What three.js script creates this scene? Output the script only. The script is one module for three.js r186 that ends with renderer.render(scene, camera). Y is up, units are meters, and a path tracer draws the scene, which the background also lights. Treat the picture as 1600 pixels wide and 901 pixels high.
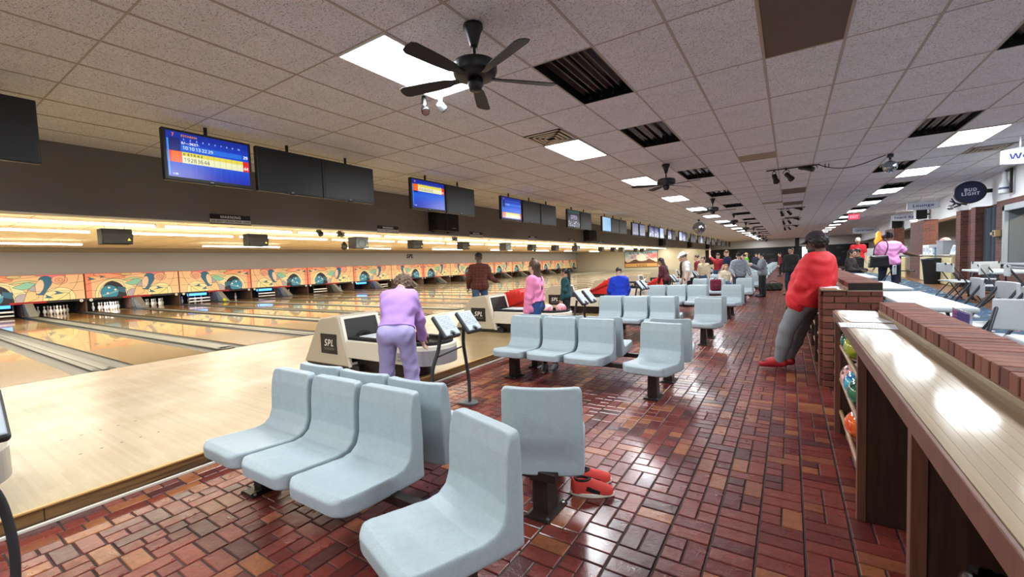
import * as THREE from 'three';
import { RoundedBoxGeometry } from 'three/addons/geometries/RoundedBoxGeometry.js';
import { mergeGeometries } from 'three/addons/utils/BufferGeometryUtils.js';
import { RectAreaLightUniformsLib } from 'three/addons/lights/RectAreaLightUniformsLib.js';
import { FontLoader } from 'three/addons/loaders/FontLoader.js';
import { TextGeometry } from 'three/addons/geometries/TextGeometry.js';

// ------------------------------------------------------------------ camera, light, exposure
const scene = new THREE.Scene();
scene.background = new THREE.Color(0.02, 0.02, 0.022);
const camera = new THREE.PerspectiveCamera(68.18, 1600 / 901, 0.05, 200);
camera.rotation.order = 'YXZ';
camera.position.set(0, 1.54, 0);
camera.rotation.set(-0.0557, 0.5786, -0.0385);
const renderer = new THREE.WebGLRenderer({ antialias: true });
renderer.toneMapping = THREE.LinearToneMapping;
renderer.toneMappingExposure = 2.4;
renderer.shadowMap.enabled = true;
RectAreaLightUniformsLib.init();
const PANEL_LIGHT = 22, PANEL_GLOW = 3.2, LANE_LIGHT = 58, LANE_GLOW = 11;
const PANEL_COLOR = new THREE.Color(0.93, 0.97, 1.0), LANE_COLOR = new THREE.Color(1.0, 0.92, 0.75);

// ------------------------------------------------------------------ helpers
let seed = 12345;
const rnd = () => { seed = (seed * 1664525 + 1013904223) >>> 0; return seed / 4294967296; };
const rr = (a, b) => a + (b - a) * rnd();
const pick = (a) => a[Math.floor(rnd() * a.length) % a.length];
const V = (x, y, z) => new THREE.Vector3(x, y, z);
const names = {};
function numbered(n) { const c = names[n] = (names[n] ?? -1) + 1; return c ? n + '_' + String(c).padStart(3, '0') : n; }
const ORD = ['nearest', 'second nearest', 'third nearest', 'fourth nearest', 'fifth nearest', 'sixth nearest', 'seventh nearest', 'eighth nearest', 'ninth nearest', 'tenth nearest', 'eleventh nearest', 'twelfth nearest', 'thirteenth nearest', 'fourteenth nearest', 'fifteenth nearest', 'sixteenth nearest', 'seventeenth nearest', 'eighteenth nearest'];
function tag(o, label, category, group) { o.userData.label = label; o.userData.category = category; if (group) o.userData.group = group; return o; }
function shade(o) { o.castShadow = true; o.receiveShadow = true; return o; }
function thing(name, label, category, pos = [0, 0, 0], turn = 0, group) {
  const o = new THREE.Group(); o.name = numbered(name); scene.add(o);
  o.position.set(...pos); o.rotation.y = turn; return tag(o, label, category, group);
}
function part(name, geo, mat, parent, label) {
  const m = shade(new THREE.Mesh(Array.isArray(geo) ? merge(geo) : geo, mat)); m.name = name; parent.add(m);
  if (label) m.userData.label = label; return m;
}
function solo(name, geo, mat, label, category, pos = [0, 0, 0], turn = 0, group) {
  const m = shade(new THREE.Mesh(Array.isArray(geo) ? merge(geo) : geo, mat)); m.name = numbered(name); scene.add(m);
  m.position.set(...pos); m.rotation.y = turn; return tag(m, label, category, group);
}
function struct(name, geo, mat, label, parent = scene) {
  const m = geo ? shade(new THREE.Mesh(Array.isArray(geo) ? merge(geo) : geo, mat)) : new THREE.Group();
  m.name = parent === scene ? numbered(name) : name; parent.add(m);
  if (parent === scene) { m.userData.kind = 'structure'; if (label) m.userData.label = label; } return m;
}
function copyThing(src, label, pos, turn = 0, group) {
  const c = src.clone(); c.name = numbered(src.name.replace(/_\d{3}$/, '')); scene.add(c);
  c.userData = { ...src.userData }; if (label) c.userData.label = label; if (group) c.userData.group = group;
  c.position.set(...pos); c.rotation.y = turn; return c;
}
function merge(list) {
  const a = list.map((g) => { const n = g.index ? g.toNonIndexed() : g.clone(); for (const k of Object.keys(n.attributes)) if (!['position', 'normal', 'uv', 'color'].includes(k)) n.deleteAttribute(k); n.morphAttributes = {}; return n; });
  const col = a.some((g) => g.attributes.color);
  for (const g of a) {
    const n = g.attributes.position.count;
    if (!g.attributes.uv) g.setAttribute('uv', new THREE.BufferAttribute(new Float32Array(n * 2), 2));
    if (col && !g.attributes.color) g.setAttribute('color', new THREE.BufferAttribute(new Float32Array(n * 3).fill(1), 3));
    if (!g.attributes.normal) g.computeVertexNormals();
  }
  return mergeGeometries(a, false);
}
// uv in metres from the dominant axis of each normal
function triUV(g, s = 1) {
  g = g.index ? g.toNonIndexed() : g;
  const p = g.attributes.position, n = g.attributes.normal, uv = new Float32Array(p.count * 2);
  for (let i = 0; i < p.count; i++) {
    const ax = Math.abs(n.getX(i)), ay = Math.abs(n.getY(i)), az = Math.abs(n.getZ(i)), x = p.getX(i), y = p.getY(i), z = p.getZ(i);
    if (ay >= ax && ay >= az) { uv[2 * i] = x * s; uv[2 * i + 1] = z * s; } else if (ax >= az) { uv[2 * i] = z * s; uv[2 * i + 1] = y * s; } else { uv[2 * i] = x * s; uv[2 * i + 1] = y * s; }
  }
  g.setAttribute('uv', new THREE.BufferAttribute(uv, 2)); return g;
}
const box = (w, h, d, x = 0, y = 0, z = 0) => new THREE.BoxGeometry(w, h, d).translate(x, y, z);
const span = (x0, x1, y0, y1, z0, z1) => box(x1 - x0, y1 - y0, z1 - z0, (x0 + x1) / 2, (y0 + y1) / 2, (z0 + z1) / 2);
const rbox = (w, h, d, x = 0, y = 0, z = 0, r = 0.006, s = 2) => new RoundedBoxGeometry(w, h, d, s, Math.min(r, w / 2.01, h / 2.01, d / 2.01)).translate(x, y, z);
const rspan = (x0, x1, y0, y1, z0, z1, r = 0.006, s = 2) => rbox(x1 - x0, y1 - y0, z1 - z0, (x0 + x1) / 2, (y0 + y1) / 2, (z0 + z1) / 2, r, s);
const cyl = (r1, r2, h, x = 0, y = 0, z = 0, seg = 20) => new THREE.CylinderGeometry(r1, r2, h, seg).translate(x, y, z);
const sph = (r, x = 0, y = 0, z = 0, a = 20, b = 14) => new THREE.SphereGeometry(r, a, b).translate(x, y, z);
const lathe = (pts, seg = 24) => new THREE.LatheGeometry(pts.map((p) => new THREE.Vector2(p[0], p[1])), seg);
const tube = (pts, r, seg = 20, rs = 8) => new THREE.TubeGeometry(new THREE.CatmullRomCurve3(pts.map((p) => V(...p))), seg, r, rs, false);
function bar(a, b, r, r2 = r, seg = 10) {
  const A = V(...a), B = V(...b), d = B.clone().sub(A), g = new THREE.CylinderGeometry(r2, r, d.length(), seg);
  g.applyQuaternion(new THREE.Quaternion().setFromUnitVectors(V(0, 1, 0), d.clone().normalize())); return g.translate(...A.add(B).multiplyScalar(0.5).toArray());
}
function extr(pts, depth, bevel = 0, holes = []) {
  const s = new THREE.Shape(pts.map((p) => new THREE.Vector2(p[0], p[1])));
  for (const h of holes) s.holes.push(new THREE.Path(h.map((p) => new THREE.Vector2(p[0], p[1]))));
  return new THREE.ExtrudeGeometry(s, { depth: depth - 2 * bevel, bevelEnabled: bevel > 0, bevelThickness: bevel, bevelSize: bevel, bevelOffset: -bevel, bevelSegments: 2, curveSegments: 12 }).translate(0, 0, -depth / 2 + bevel);
}
const rotY = (g, a) => g.rotateY(a), rotX = (g, a) => g.rotateX(a), rotZ = (g, a) => g.rotateZ(a), mv = (g, x, y, z) => g.translate(x, y, z);

// ------------------------------------------------------------------ textures and materials
function canvasTex(w, h, draw, o = {}) {
  const c = document.createElement('canvas'); c.width = w; c.height = h; const g = c.getContext('2d'); draw(g, w, h);
  const t = new THREE.CanvasTexture(c); if (!o.data) t.colorSpace = THREE.SRGBColorSpace;
  t.wrapS = t.wrapT = o.clamp ? THREE.ClampToEdgeWrapping : THREE.RepeatWrapping; if (o.rep) t.repeat.set(o.rep[0], o.rep[1]); t.anisotropy = 8; return t;
}
function dataTex(w, h, f, o = {}) {   // f(x, y) -> [r, g, b] 0..1 (sRGB values for colour maps)
  const d = new Uint8Array(w * h * 4);
  for (let y = 0; y < h; y++) for (let x = 0; x < w; x++) { const v = f(x, y), i = (y * w + x) * 4; for (let c = 0; c < 3; c++) d[i + c] = Math.max(0, Math.min(255, Math.round((v.length ? v[c] : v) * 255))); d[i + 3] = 255; }
  const t = new THREE.DataTexture(d, w, h); t.magFilter = THREE.LinearFilter; t.minFilter = THREE.LinearMipmapLinearFilter; t.generateMipmaps = true; if (!o.data) t.colorSpace = THREE.SRGBColorSpace;
  t.wrapS = t.wrapT = THREE.RepeatWrapping; if (o.rep) t.repeat.set(o.rep[0], o.rep[1]); t.needsUpdate = true; return t;
}
function hash(x, y, s = 0) { let h = (x * 374761393 + y * 668265263 + s * 974711) | 0; h = Math.imul(h ^ (h >>> 13), 1274126177); return ((h ^ (h >>> 16)) >>> 0) / 4294967296; }
function vnoise(x, y, px, py, s = 0) {   // periodic value noise
  const xi = Math.floor(x), yi = Math.floor(y), fx = x - xi, fy = y - yi, u = fx * fx * (3 - 2 * fx), v = fy * fy * (3 - 2 * fy), m = (a, p) => ((a % p) + p) % p;
  const a = hash(m(xi, px), m(yi, py), s), b = hash(m(xi + 1, px), m(yi, py), s), c = hash(m(xi, px), m(yi + 1, py), s), d = hash(m(xi + 1, px), m(yi + 1, py), s);
  return a + (b - a) * u + (c - a) * v + (a - b - c + d) * u * v;
}
function fbm(x, y, px, py, o = 4, s = 0) { let v = 0, a = 0.5, n = 0; for (let i = 0; i < o; i++) { v += a * vnoise(x, y, px, py, s + i); n += a; x *= 2; y *= 2; px *= 2; py *= 2; a *= 0.5; } return v / n; }
const std = (color, roughness = 0.6, o = {}) => new THREE.MeshStandardMaterial({ color, roughness, ...o });
const phys = (color, roughness = 0.5, o = {}) => new THREE.MeshPhysicalMaterial({ color, roughness, ...o });
const glow = (color, k, o = {}) => new THREE.MeshStandardMaterial({ color: 0x000000, emissive: color, emissiveIntensity: k, roughness: 0.6, ...o });
const lin = (r, g, b) => new THREE.Color().setRGB(r, g, b);

const grainBump = dataTex(256, 256, (x, y) => fbm(x / 8, y / 8, 32, 32, 4, 3) * 0.6 + hash(x, y, 9) * 0.4, { data: true, rep: [4, 4] });
const speckle = dataTex(512, 512, (x, y) => { const n = hash(x, y, 1), m = hash(x >> 1, y >> 1, 2), l = 0.97 + (fbm(x / 64, y / 64, 8, 8, 3, 5) - 0.5) * 0.05; const v = n > 0.93 ? l - 0.3 : m > 0.94 ? l - 0.2 : l; return [v, v, v]; }, { rep: [5, 5] });
const woodGrain = (base, dark, s, o = {}) => dataTex(256, 512, (x, y) => {
  const n = fbm(x / 10 + 3 * fbm(x / 64, y / 256, 4, 2, 3, s + 7), y / 128, 26, 4, 4, s), f = Math.pow(vnoise(x / 2, y / 40, 128, 13, s + 3), 3) * 0.35, k = Math.min(1, n * 0.85 + f);
  return [0, 1, 2].map((c) => base[c] + (dark[c] - base[c]) * k);
}, o);
const plain = (r, g, b) => [r / 255, g / 255, b / 255];
const M = {
  black: std(0x0d0d0f, 0.45), matteBlack: std(0x111113, 0.8), darkGrey: std(0x2a2c2f, 0.6), chrome: std(0xc9ccd0, 0.2, { metalness: 1 }), steel: std(0x8d9196, 0.4, { metalness: 0.8 }),
  white: std(0xe9ebec, 0.5), whitePlastic: std(0xdfe6ea, 0.45), seatPlastic: phys(0xa6b5bc, 0.5, { map: speckle, bumpMap: grainBump, bumpScale: 0.0006 }),
  bronze: std(0x2b2220, 0.4, { metalness: 0.4 }), rubber: std(0x161616, 0.9),
  darkWood: std(0xffffff, 0.45, { map: woodGrain(plain(74, 44, 30), plain(38, 22, 16), 11, { rep: [2, 1] }) }),
  redWood: std(0xffffff, 0.5, { map: woodGrain(plain(116, 72, 54), plain(82, 48, 38), 12, { rep: [2, 1] }) }),
};
// ------------------------------------------------------------------ shared layout (metres)
const GX = (i) => -0.2013 + 0.6096 * i, GZ = (j) => -3.5865 + 1.2192 * j;      // ceiling grid lines
const CEIL = 3.385, FASCIA = GX(-13), ENDZ = GZ(-46), BACKZ = GZ(7), LANE_Y = 0.12, FOUL = -9.1, EDGE = -4.0, MASKX = -26.95, PAIR = 3.58, LANEW = 1.79, DIV0 = -3.85, RAISED = 0.36;
const _pv = V(0, 0, 0);
camera.updateMatrixWorld(); camera.updateProjectionMatrix();
function seenArea(x, y, z, area, nx, ny, nz) {   // approximate pixels that a small face takes in the picture
  _pv.set(x, y, z); const d = camera.position.clone().sub(_pv), r = d.length(), f = Math.abs(d.x * nx + d.y * ny + d.z * nz) / r;
  _pv.project(camera); if (_pv.z > 1 || Math.abs(_pv.x) > 1.12 || Math.abs(_pv.y) > 1.15) return 0;
  return area * f / (r * r);
}
// one brick: top with a chamfer and four sides, 18 triangles, y up, centred on its footprint
function brickGeo(w, d, h, ch = 0.004) {
  const a = w / 2, b = d / 2, p = [], q = (...v) => { p.push(...v[0], ...v[1], ...v[2], ...v[0], ...v[2], ...v[3]); };
  const T = [[-a + ch, h, -b + ch], [-a + ch, h, b - ch], [a - ch, h, b - ch], [a - ch, h, -b + ch]], S = [[-a, h - ch, -b], [-a, h - ch, b], [a, h - ch, b], [a, h - ch, -b]], B = S.map((v) => [v[0], 0, v[2]]);
  q(...T); for (let i = 0; i < 4; i++) { const j = (i + 1) % 4; q(T[j], T[i], S[i], S[j]); q(S[j], S[i], B[i], B[j]); }
  const g = new THREE.BufferGeometry(); g.setAttribute('position', new THREE.Float32BufferAttribute(p, 3)); g.computeVertexNormals(); return triUV(g);
}
// ------------------------------------------------------------------ concourse floor of glazed brick pavers
{
  const bump = dataTex(512, 512, (x, y) => fbm(x / 42, y / 42, 12.19 | 0, 12, 3, 21) * 0.75 + fbm(x / 6, y / 6, 85, 85, 2, 22) * 0.25, { data: true, rep: [2, 2] });
  const wear = dataTex(512, 512, (x, y) => { const n = fbm(x / 24, y / 24, 21, 21, 4, 31), s = hash(x >> 1, y >> 1, 33) > 0.992 ? 0.45 : 1; const v = (0.78 + 0.3 * n) * s; return [v, v, v]; }, { rep: [2.3, 2.3] });
  const rough = dataTex(256, 256, (x, y) => 0.25 + 0.35 * fbm(x / 20, y / 20, 12, 12, 3, 41), { data: true, rep: [1.5, 1.5] });
  const cols = [0x7e352c, 0x6f2b26, 0x9a5c3a, 0x562727, 0x83392c, 0x8d4f36, 0x622623];
  const mats = cols.map((c) => phys(c, 0.85, { map: wear, bumpMap: bump, bumpScale: 0.0035, roughnessMap: rough, clearcoat: 0.35, clearcoatRoughness: 0.16 }));
  const mixed = phys(0xffffff, 0.85, { map: wear, vertexColors: true, bumpMap: bump, bumpScale: 0.0035, roughnessMap: rough, clearcoat: 0.35, clearcoatRoughness: 0.16 });
  const floor = struct('floor', span(-4.05, 0.9, -0.3, -0.007, ENDZ, BACKZ), std(0x37302d, 0.75), 'red brick paver concourse floor with dark joints');
  const P = 0.2135, bricks = [], weights = [0, 0, 1, 1, 1, 2, 3, 4, 5, 6, 0];
  for (let c = 0; c * P < 4.78; c++) {
    const x0 = -3.985 + c * P; let z = BACKZ - 3.2 - rnd() * 0.2;
    while (z > ENDZ + 0.2) {
      const t = rnd(), far = z < -24, w = P - 0.011, h = P / 2 - 0.009, T = P - 0.009, put = (dx, dz, bw, bd) => { if (x0 + dx + bw / 2 < 0.75) bricks.push([x0 + dx + bw / 2, z - dz - bd / 2, bw, bd, pick(weights)]); };
      if (t < 0.46) { put(0, 0, w, h); z -= P / 2; } else if (t < 0.68) { put(0, 0, h, T); put(P / 2 - 0.001, 0, h, h); put(P / 2 - 0.001, P / 2, h, h); z -= P; } else if (t < 0.9) { put(P / 2 - 0.001, 0, h, T); put(0, 0, h, h); put(0, P / 2, h, h); z -= P; } else { put(0, 0, h, T); put(P / 2 - 0.001, 0, h, T); z -= P; }
    }
  }
  const behind = (x, z) => (x < -1.0 && x > -1.75 && z > -1.9 && z < -1.1) || (x > -3.3 && x < -1.8 && z < -1.5 && z > -2.9);
  bricks.forEach((b) => { b.s = behind(b[0], b[1]) ? 0 : seenArea(b[0], 0, b[1], b[2] * b[3], 0, 1, 0); });
  const order = bricks.slice().sort((a, b) => b.s - a.s), single = new Set(order.slice(0, 298)), rest = [], shapes = {}, C = new THREE.Color();
  for (const b of bricks) {
    const key = b[2].toFixed(3) + b[3].toFixed(3), tx = rr(-0.004, 0.004), tz = rr(-0.004, 0.004), y = -0.012 + rr(-0.0008, 0.0008);
    if (single.has(b)) {
      shapes[key] ??= [0, 1, 2, 3].map((i) => { const g = brickGeo(b[2], b[3], 0.012); const uv = g.attributes.uv; for (let k = 0; k < uv.count; k++) uv.setXY(k, uv.getX(k) + i * 0.37, uv.getY(k) + i * 0.23); return g; });
      const m = part('brick', pick(shapes[key]), mats[b[4]], floor); m.position.set(b[0], y, b[1]); m.rotation.set(tx, 0, tz);
    } else {
      const far = b[1] < -16, g = far ? triUV(new THREE.PlaneGeometry(b[2], b[3]).rotateX(-Math.PI / 2).translate(0, 0.012, 0)) : brickGeo(b[2], b[3], 0.012);
      g.rotateX(tx).rotateZ(tz).translate(b[0], y, b[1]); C.set(cols[b[4]]);
      const n = g.attributes.position.count, col = new Float32Array(n * 3), uv = g.attributes.uv, ou = rnd(), ov = rnd(); for (let k = 0; k < n; k++) { col.set([C.r, C.g, C.b], 3 * k); uv.setXY(k, uv.getX(k) + ou, uv.getY(k) + ov); }
      g.setAttribute('color', new THREE.BufferAttribute(col, 3)); rest.push(g);
    }
  }
  part('brick', mergeGeometries(rest.map((g) => { g.deleteAttribute('index'); return g; })), mixed, floor, 'the many smaller and farther brick pavers').userData.kind = 'stuff';
}
// ------------------------------------------------------------------ approach, step, lanes and gutters
const stripWood = (base, s, w = 0.027, o = {}) => dataTex(512, 1024, (x, y) => {   // 0.54 m across x (20 strips), 4 m along y
  const k = Math.floor(x / 25.6), off = hash(k, 1, s) * 1024, seg = Math.floor((y + off) / (300 + 200 * hash(k, 2, s))), t = hash(k, seg, s + 5), e = (x % 25.6) < 1.2 ? 0.94 : 1, n = fbm(x / 5, y / 60, 102, 17, 3, s);
  const v = (0.94 + 0.07 * t + 0.05 * (n - 0.5)) * e; return [base[0] * v, base[1] * v * (0.985 + 0.02 * t), base[2] * v * (0.95 + 0.06 * t)];
}, { rep: [1 / 0.54, 1 / 4], ...o });
{
  const wear = dataTex(256, 256, (x, y) => 0.35 + 0.35 * fbm(x / 40, y / 40, 6, 6, 4, 51), { data: true, rep: [0.4, 0.4] });
  const wood = phys(0xffffff, 0.75, { map: stripWood(plain(152, 130, 92), 61), roughnessMap: wear, clearcoat: 0.25, clearcoatRoughness: 0.25 });
  const g = span(FOUL, EDGE, 0, LANE_Y, ENDZ, BACKZ); const tg = triUV(g); const uv = tg.attributes.uv; for (let i = 0; i < uv.count; i++) uv.setXY(i, uv.getY(i), uv.getX(i));
  const ap = struct('approach_floor', tg, wood, 'raised maple bowling approach with fine boards along the lanes');
  const dots = []; for (let k = -1; k < 10; k++) for (const [dx, n] of [[-8.9, 7], [-5.5, 5], [-4.9, 5]]) for (let i = 0; i < n; i++) dots.push(new THREE.CircleGeometry(0.012, 10).rotateX(-Math.PI / 2).translate(dx, LANE_Y + 0.001, DIV0 + LANEW / 2 - k * LANEW + (i - (n - 1) / 2) * 0.13));
  part('guide_dot', dots, std(0x4a3422, 0.6), ap, 'small dark guide dots').userData.kind = 'stuff';
  const step = struct('approach_step', triUV(span(EDGE, EDGE + 0.012, 0.012, LANE_Y - 0.012, ENDZ, BACKZ)), std(0xffffff, 0.6, { map: dataTex(512, 128, (x, y) => { const n = fbm(x / 60, y / 20, 9, 7, 4, 71), d = Math.max(0, n * 1.5 - y / 110 - 0.1); const v = 0.9 + 0.15 * (fbm(x / 30, y / 3, 17, 43, 3, 72) - 0.5); return [0.53 * v * (1 - d * 0.75), 0.39 * v * (1 - d * 0.78), 0.22 * v * (1 - d * 0.78)]; }, { rep: [0.4, 8.3] }) }), 'brown plywood riser of the approach step with dark scuffs');
  part('nosing', rspan(EDGE - 0.01, EDGE + 0.02, LANE_Y - 0.012, LANE_Y + 0.002, ENDZ, BACKZ, 0.004), std(0xc39a5c, 0.5), step);
  part('joint', [-0.55, -3.0, -5.45, -7.9].map((z) => span(EDGE + 0.011, EDGE + 0.0135, 0.012, LANE_Y - 0.012, z - 0.003, z + 0.003)), std(0x2c1c10, 0.8), step);
  struct('trim_1', rspan(EDGE + 0.013, EDGE + 0.034, -0.004, 0.022, ENDZ, BACKZ, 0.008), std(0xcfc8ba, 0.45), 'thin white pipe trim along the foot of the approach step');
  // lanes
  const oil = phys(0xffffff, 0.16, { map: stripWood(plain(200, 172, 124), 62), clearcoat: 0.9, clearcoatRoughness: 0.04 }), deck = phys(0xffffff, 0.2, { map: stripWood(plain(160, 112, 56), 63), clearcoat: 0.8, clearcoatRoughness: 0.05 });
  const arrowMat = std(0x5a3018, 0.4), gutterMat = std(0x2a2c25, 0.5), capDark = std(0x35352f, 0.4), capLight = std(0x62645c, 0.5);
  const turn = (g) => { const t = triUV(g), u = t.attributes.uv; for (let i = 0; i < u.count; i++) u.setXY(i, u.getY(i), u.getX(i)); return t; };
  const lg = turn(span(-22.5, FOUL, 0.02, LANE_Y, -0.526, 0.526)), pg = turn(span(-28.4, -22.5, 0.02, LANE_Y, -0.526, 0.526));
  const arrows = []; for (let i = -3; i <= 3; i++) { const s = new THREE.Shape([new THREE.Vector2(-0.08, -0.02), new THREE.Vector2(0.08, 0), new THREE.Vector2(-0.08, 0.02)].map((p) => new THREE.Vector2(-p.x, p.y))); arrows.push(new THREE.ShapeGeometry(s).rotateX(-Math.PI / 2).translate(FOUL - 4.0 - (3 - Math.abs(i)) * 0.28, LANE_Y + 0.0012, i * 0.13)); }
  const foul = span(FOUL - 0.02, FOUL + 0.005, 0.05, LANE_Y + 0.0015, -0.53, 0.53);
  const profile = (dz) => { const p = []; for (let i = 0; i <= 10; i++) { const a = Math.PI * i / 10; p.push([dz - 0.1175 * Math.cos(a), LANE_Y - 0.004 - 0.055 * Math.pow(Math.sin(a), 0.7)]); } return p; };
  const along = (pts, x0, x1) => { const pos = [], n = pts.length; for (let i = 0; i < n - 1; i++) { const a = pts[i], b = pts[i + 1]; pos.push(x0, a[1], a[0], x1, a[1], a[0], x1, b[1], b[0], x0, a[1], a[0], x1, b[1], b[0], x0, b[1], b[0]); } const g = new THREE.BufferGeometry(); g.setAttribute('position', new THREE.Float32BufferAttribute(pos, 3)); g.computeVertexNormals(); return g; };
  const gut = (s) => along([[s * 0.249, 0.02], ...profile(s * 0.25), [0, 0.02]].map((p) => p), -28.4, FOUL - 0.05);
  const gutL = along([[-0.3705, LANE_Y - 0.004], ...profile(-0.2525), [-0.135, LANE_Y - 0.002]], -28.4, FOUL - 0.02), gutR = along([[0.135, LANE_Y - 0.002], ...profile(0.2525), [0.3705, LANE_Y - 0.004]], -28.4, FOUL - 0.02);
  const capG = (h) => merge([rspan(-28.4, FOUL - 0.12, 0.06, LANE_Y + h, -0.135, 0.135, 0.012), cyl(0.135, 0.135, h + 0.06, FOUL - 0.16, LANE_Y + h - (h + 0.06) / 2, 0, 20)]), capHi = capG(0.02), capLo = capG(0.004), rail = merge([rspan(-28.4, FOUL - 0.02, LANE_Y - 0.02, LANE_Y + 0.016, -0.035, 0.035, 0.01), rspan(FOUL - 0.3, FOUL + 0.02, LANE_Y - 0.02, LANE_Y + 0.022, -0.045, 0.045, 0.012)]);
  const tail = merge([span(-28.4, FOUL, 0.0, 0.058, -0.37, 0.37)]), lip = span(FOUL - 0.03, FOUL, 0.03, LANE_Y, -0.37, 0.37);
  for (let m = -2; m < 32; m++) {
    const zb = DIV0 + LANEW - m * LANEW, z = zb - LANEW / 2;                      // boundary m and the lane beyond it
    if (z > ENDZ + 0.6) { const l = struct('bowling_lane', lg, oil, 'glossy maple bowling lane'); l.position.z = z; part('pin_deck', pg, deck, l); part('lane_arrow', arrows, arrowMat, l); part('foul_line', foul, M.black, l); }
    if (zb < ENDZ + 0.4) continue;
    const ret = ((m % 2) + 2) % 2 === 1, d = struct('lane_divider', tail, capDark, 'grey gutters and capping strip between two lanes'); d.position.z = zb;
    part('gutter', gutL, gutterMat, d); part('gutter', gutR, gutterMat, d); part('lip', lip, capDark, d);
    if (ret) part('capping', capHi, capLight, d); else { part('capping', capLo, capDark, d); part('rail', rail, capLight, d); }
  }
  struct('lane_subfloor', span(-29, FOUL - 0.001, -0.3, 0.0, ENDZ, BACKZ), M.matteBlack, 'dark floor under the lanes');
  struct('approach_subfloor', span(FOUL, -4.05, -0.3, -0.001, ENDZ, BACKZ), M.matteBlack);
}
// ------------------------------------------------------------------ suspended ceiling
const special = {};
for (let j = 6; j >= -45; j -= 3) { special[[-5, j]] = 'lamp'; special[[4, j]] = 'lamp'; }
for (const j of [5, 2, -1, -3, -6, -9, -12, -15, -18, -21, -24, -27, -30, -33, -36]) special[[-3, j]] = 'troffer';
for (const j of [1, -2, -5, -8]) special[[3, j]] = 'troffer';
for (const j of [-11, -14, -17, -20, -23, -26]) special[[4, j]] = 'troffer';
special[[0, -1]] = 'brown'; special[[0, -10]] = 'brown'; special[[-1, -5]] = 'half_brown'; special[[0, -13]] = 'brown'; special[[-1, -12]] = 'half_brown'; special[[-5, -2]] = 'vent'; special[[0, -19]] = 'brown'; special[[5, -7]] = 'vent';
{
  const fiss = (s, data) => dataTex(1024, 1024, (x, y) => {   // 1.22 m square of fissured tile
    const a = fbm(x / 16, y / 5, 64, 204, 2, s), b = vnoise(x / 5, y / 11, 204, 93, s + 4), f = Math.abs(a - 0.5) < 0.03 && b > 0.42 ? 1 : hash(x >> 1, y >> 1, s) > 0.975 ? 0.6 : 0;
    if (data) return 1 - f; const t = 0.97 + 0.05 * (fbm(x / 128, y / 128, 8, 8, 3, s + 9) - 0.5); return [t * (1 - 0.5 * f), t * (1 - 0.52 * f), t * (1 - 0.54 * f)];
  }, { data, rep: [1 / 1.22, 1 / 1.22] });
  const mat = std(0xf2f4fa, 0.95, { map: fiss(81, false), bumpMap: fiss(81, true), bumpScale: 0.002 }), stained = std(0xcbbfa8, 0.95, { map: mat.map, bumpMap: mat.bumpMap, bumpScale: 0.002 });
  const ceiling = struct('ceiling', span(FASCIA, GX(12), CEIL + 0.3, CEIL + 0.45, ENDZ, BACKZ), M.matteBlack, 'suspended ceiling of white fissured tiles in a metal grid');
  const list = [];
  for (let i = -13; i < 12; i++) for (let j = -46; j < 7; j++) if (!special[[i, j]]) list.push([i, j]);
  list.forEach((t) => { t.s = seenArea(GX(t[0]) + 0.3, CEIL, GZ(t[1]) + 0.6, 0.74, 0, 1, 0); });
  const single = new Set(list.slice().sort((a, b) => b.s - a.s).slice(0, 298)), tg = [0, 1, 2].map((k) => { const g = triUV(box(0.598, 0.02, 1.208, 0, 0.01, 0)), u = g.attributes.uv; for (let n = 0; n < u.count; n++) u.setXY(n, u.getX(n) + k * 0.41, u.getY(n) + k * 0.27); return g; }), rest = [];
  for (const t of list) {
    const x = GX(t[0]) + 0.3048, z = GZ(t[1]) + 0.6096, y = CEIL + 0.004 + rr(0, 0.0025);
    if (single.has(t)) part('ceiling_tile', pick(tg), mat, ceiling).position.set(x, y, z); else rest.push(pick(tg).clone().translate(x, y, z));
  }
  part('ceiling_tile', mergeGeometries(rest), mat, ceiling, 'the farther ceiling tiles').userData.kind = 'stuff';
  const grid = std(0xb4aca2, 0.6);
  for (let i = -12; i < 12; i++) part('grid_rail', rspan(GX(i) - 0.0115, GX(i) + 0.0115, CEIL, CEIL + 0.02, ENDZ, BACKZ, 0.002, 1), grid, ceiling);
  for (let j = -45; j < 7; j++) part('grid_rail', span(FASCIA, GX(12), CEIL + 0.0008, CEIL + 0.016, GZ(j) - 0.006, GZ(j) + 0.006), grid, ceiling);
  const brown = std(0x6b5d4e, 0.8);
  for (const k in special) {
    const [i, j] = k.split(',').map(Number), kind = special[k], x = GX(i) + 0.3048, z = GZ(j) + 0.6096;
    if (kind === 'brown') { part('brown_panel', rbox(0.585, 0.012, 1.2, x, CEIL + 0.006, z, 0.004), brown, ceiling, 'plain brown ceiling panel'); part('panel_edge', [box(0.012, 0.012, 1.2, x - 0.295, CEIL - 0.002, z), box(0.012, 0.012, 1.2, x + 0.295, CEIL - 0.002, z), box(0.6, 0.012, 0.012, x, CEIL - 0.002, z - 0.6), box(0.6, 0.012, 0.012, x, CEIL - 0.002, z + 0.6)], std(0xb5a58c, 0.6), ceiling); }
    if (kind === 'half_brown') { part('brown_panel', rbox(0.585, 0.012, 0.5, x, CEIL + 0.004, z - 0.3, 0.004), std(0xa39682, 0.8), ceiling, 'half brown ceiling panel'); part('ceiling_tile', triUV(box(0.598, 0.02, 0.66, x, CEIL + 0.014, z + 0.27)), mat, ceiling); }
    if (kind === 'vent') part('ceiling_tile', triUV(box(0.598, 0.02, 0.6, x, CEIL + 0.014, z + 0.305)), mat, ceiling);
  }
}
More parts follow.
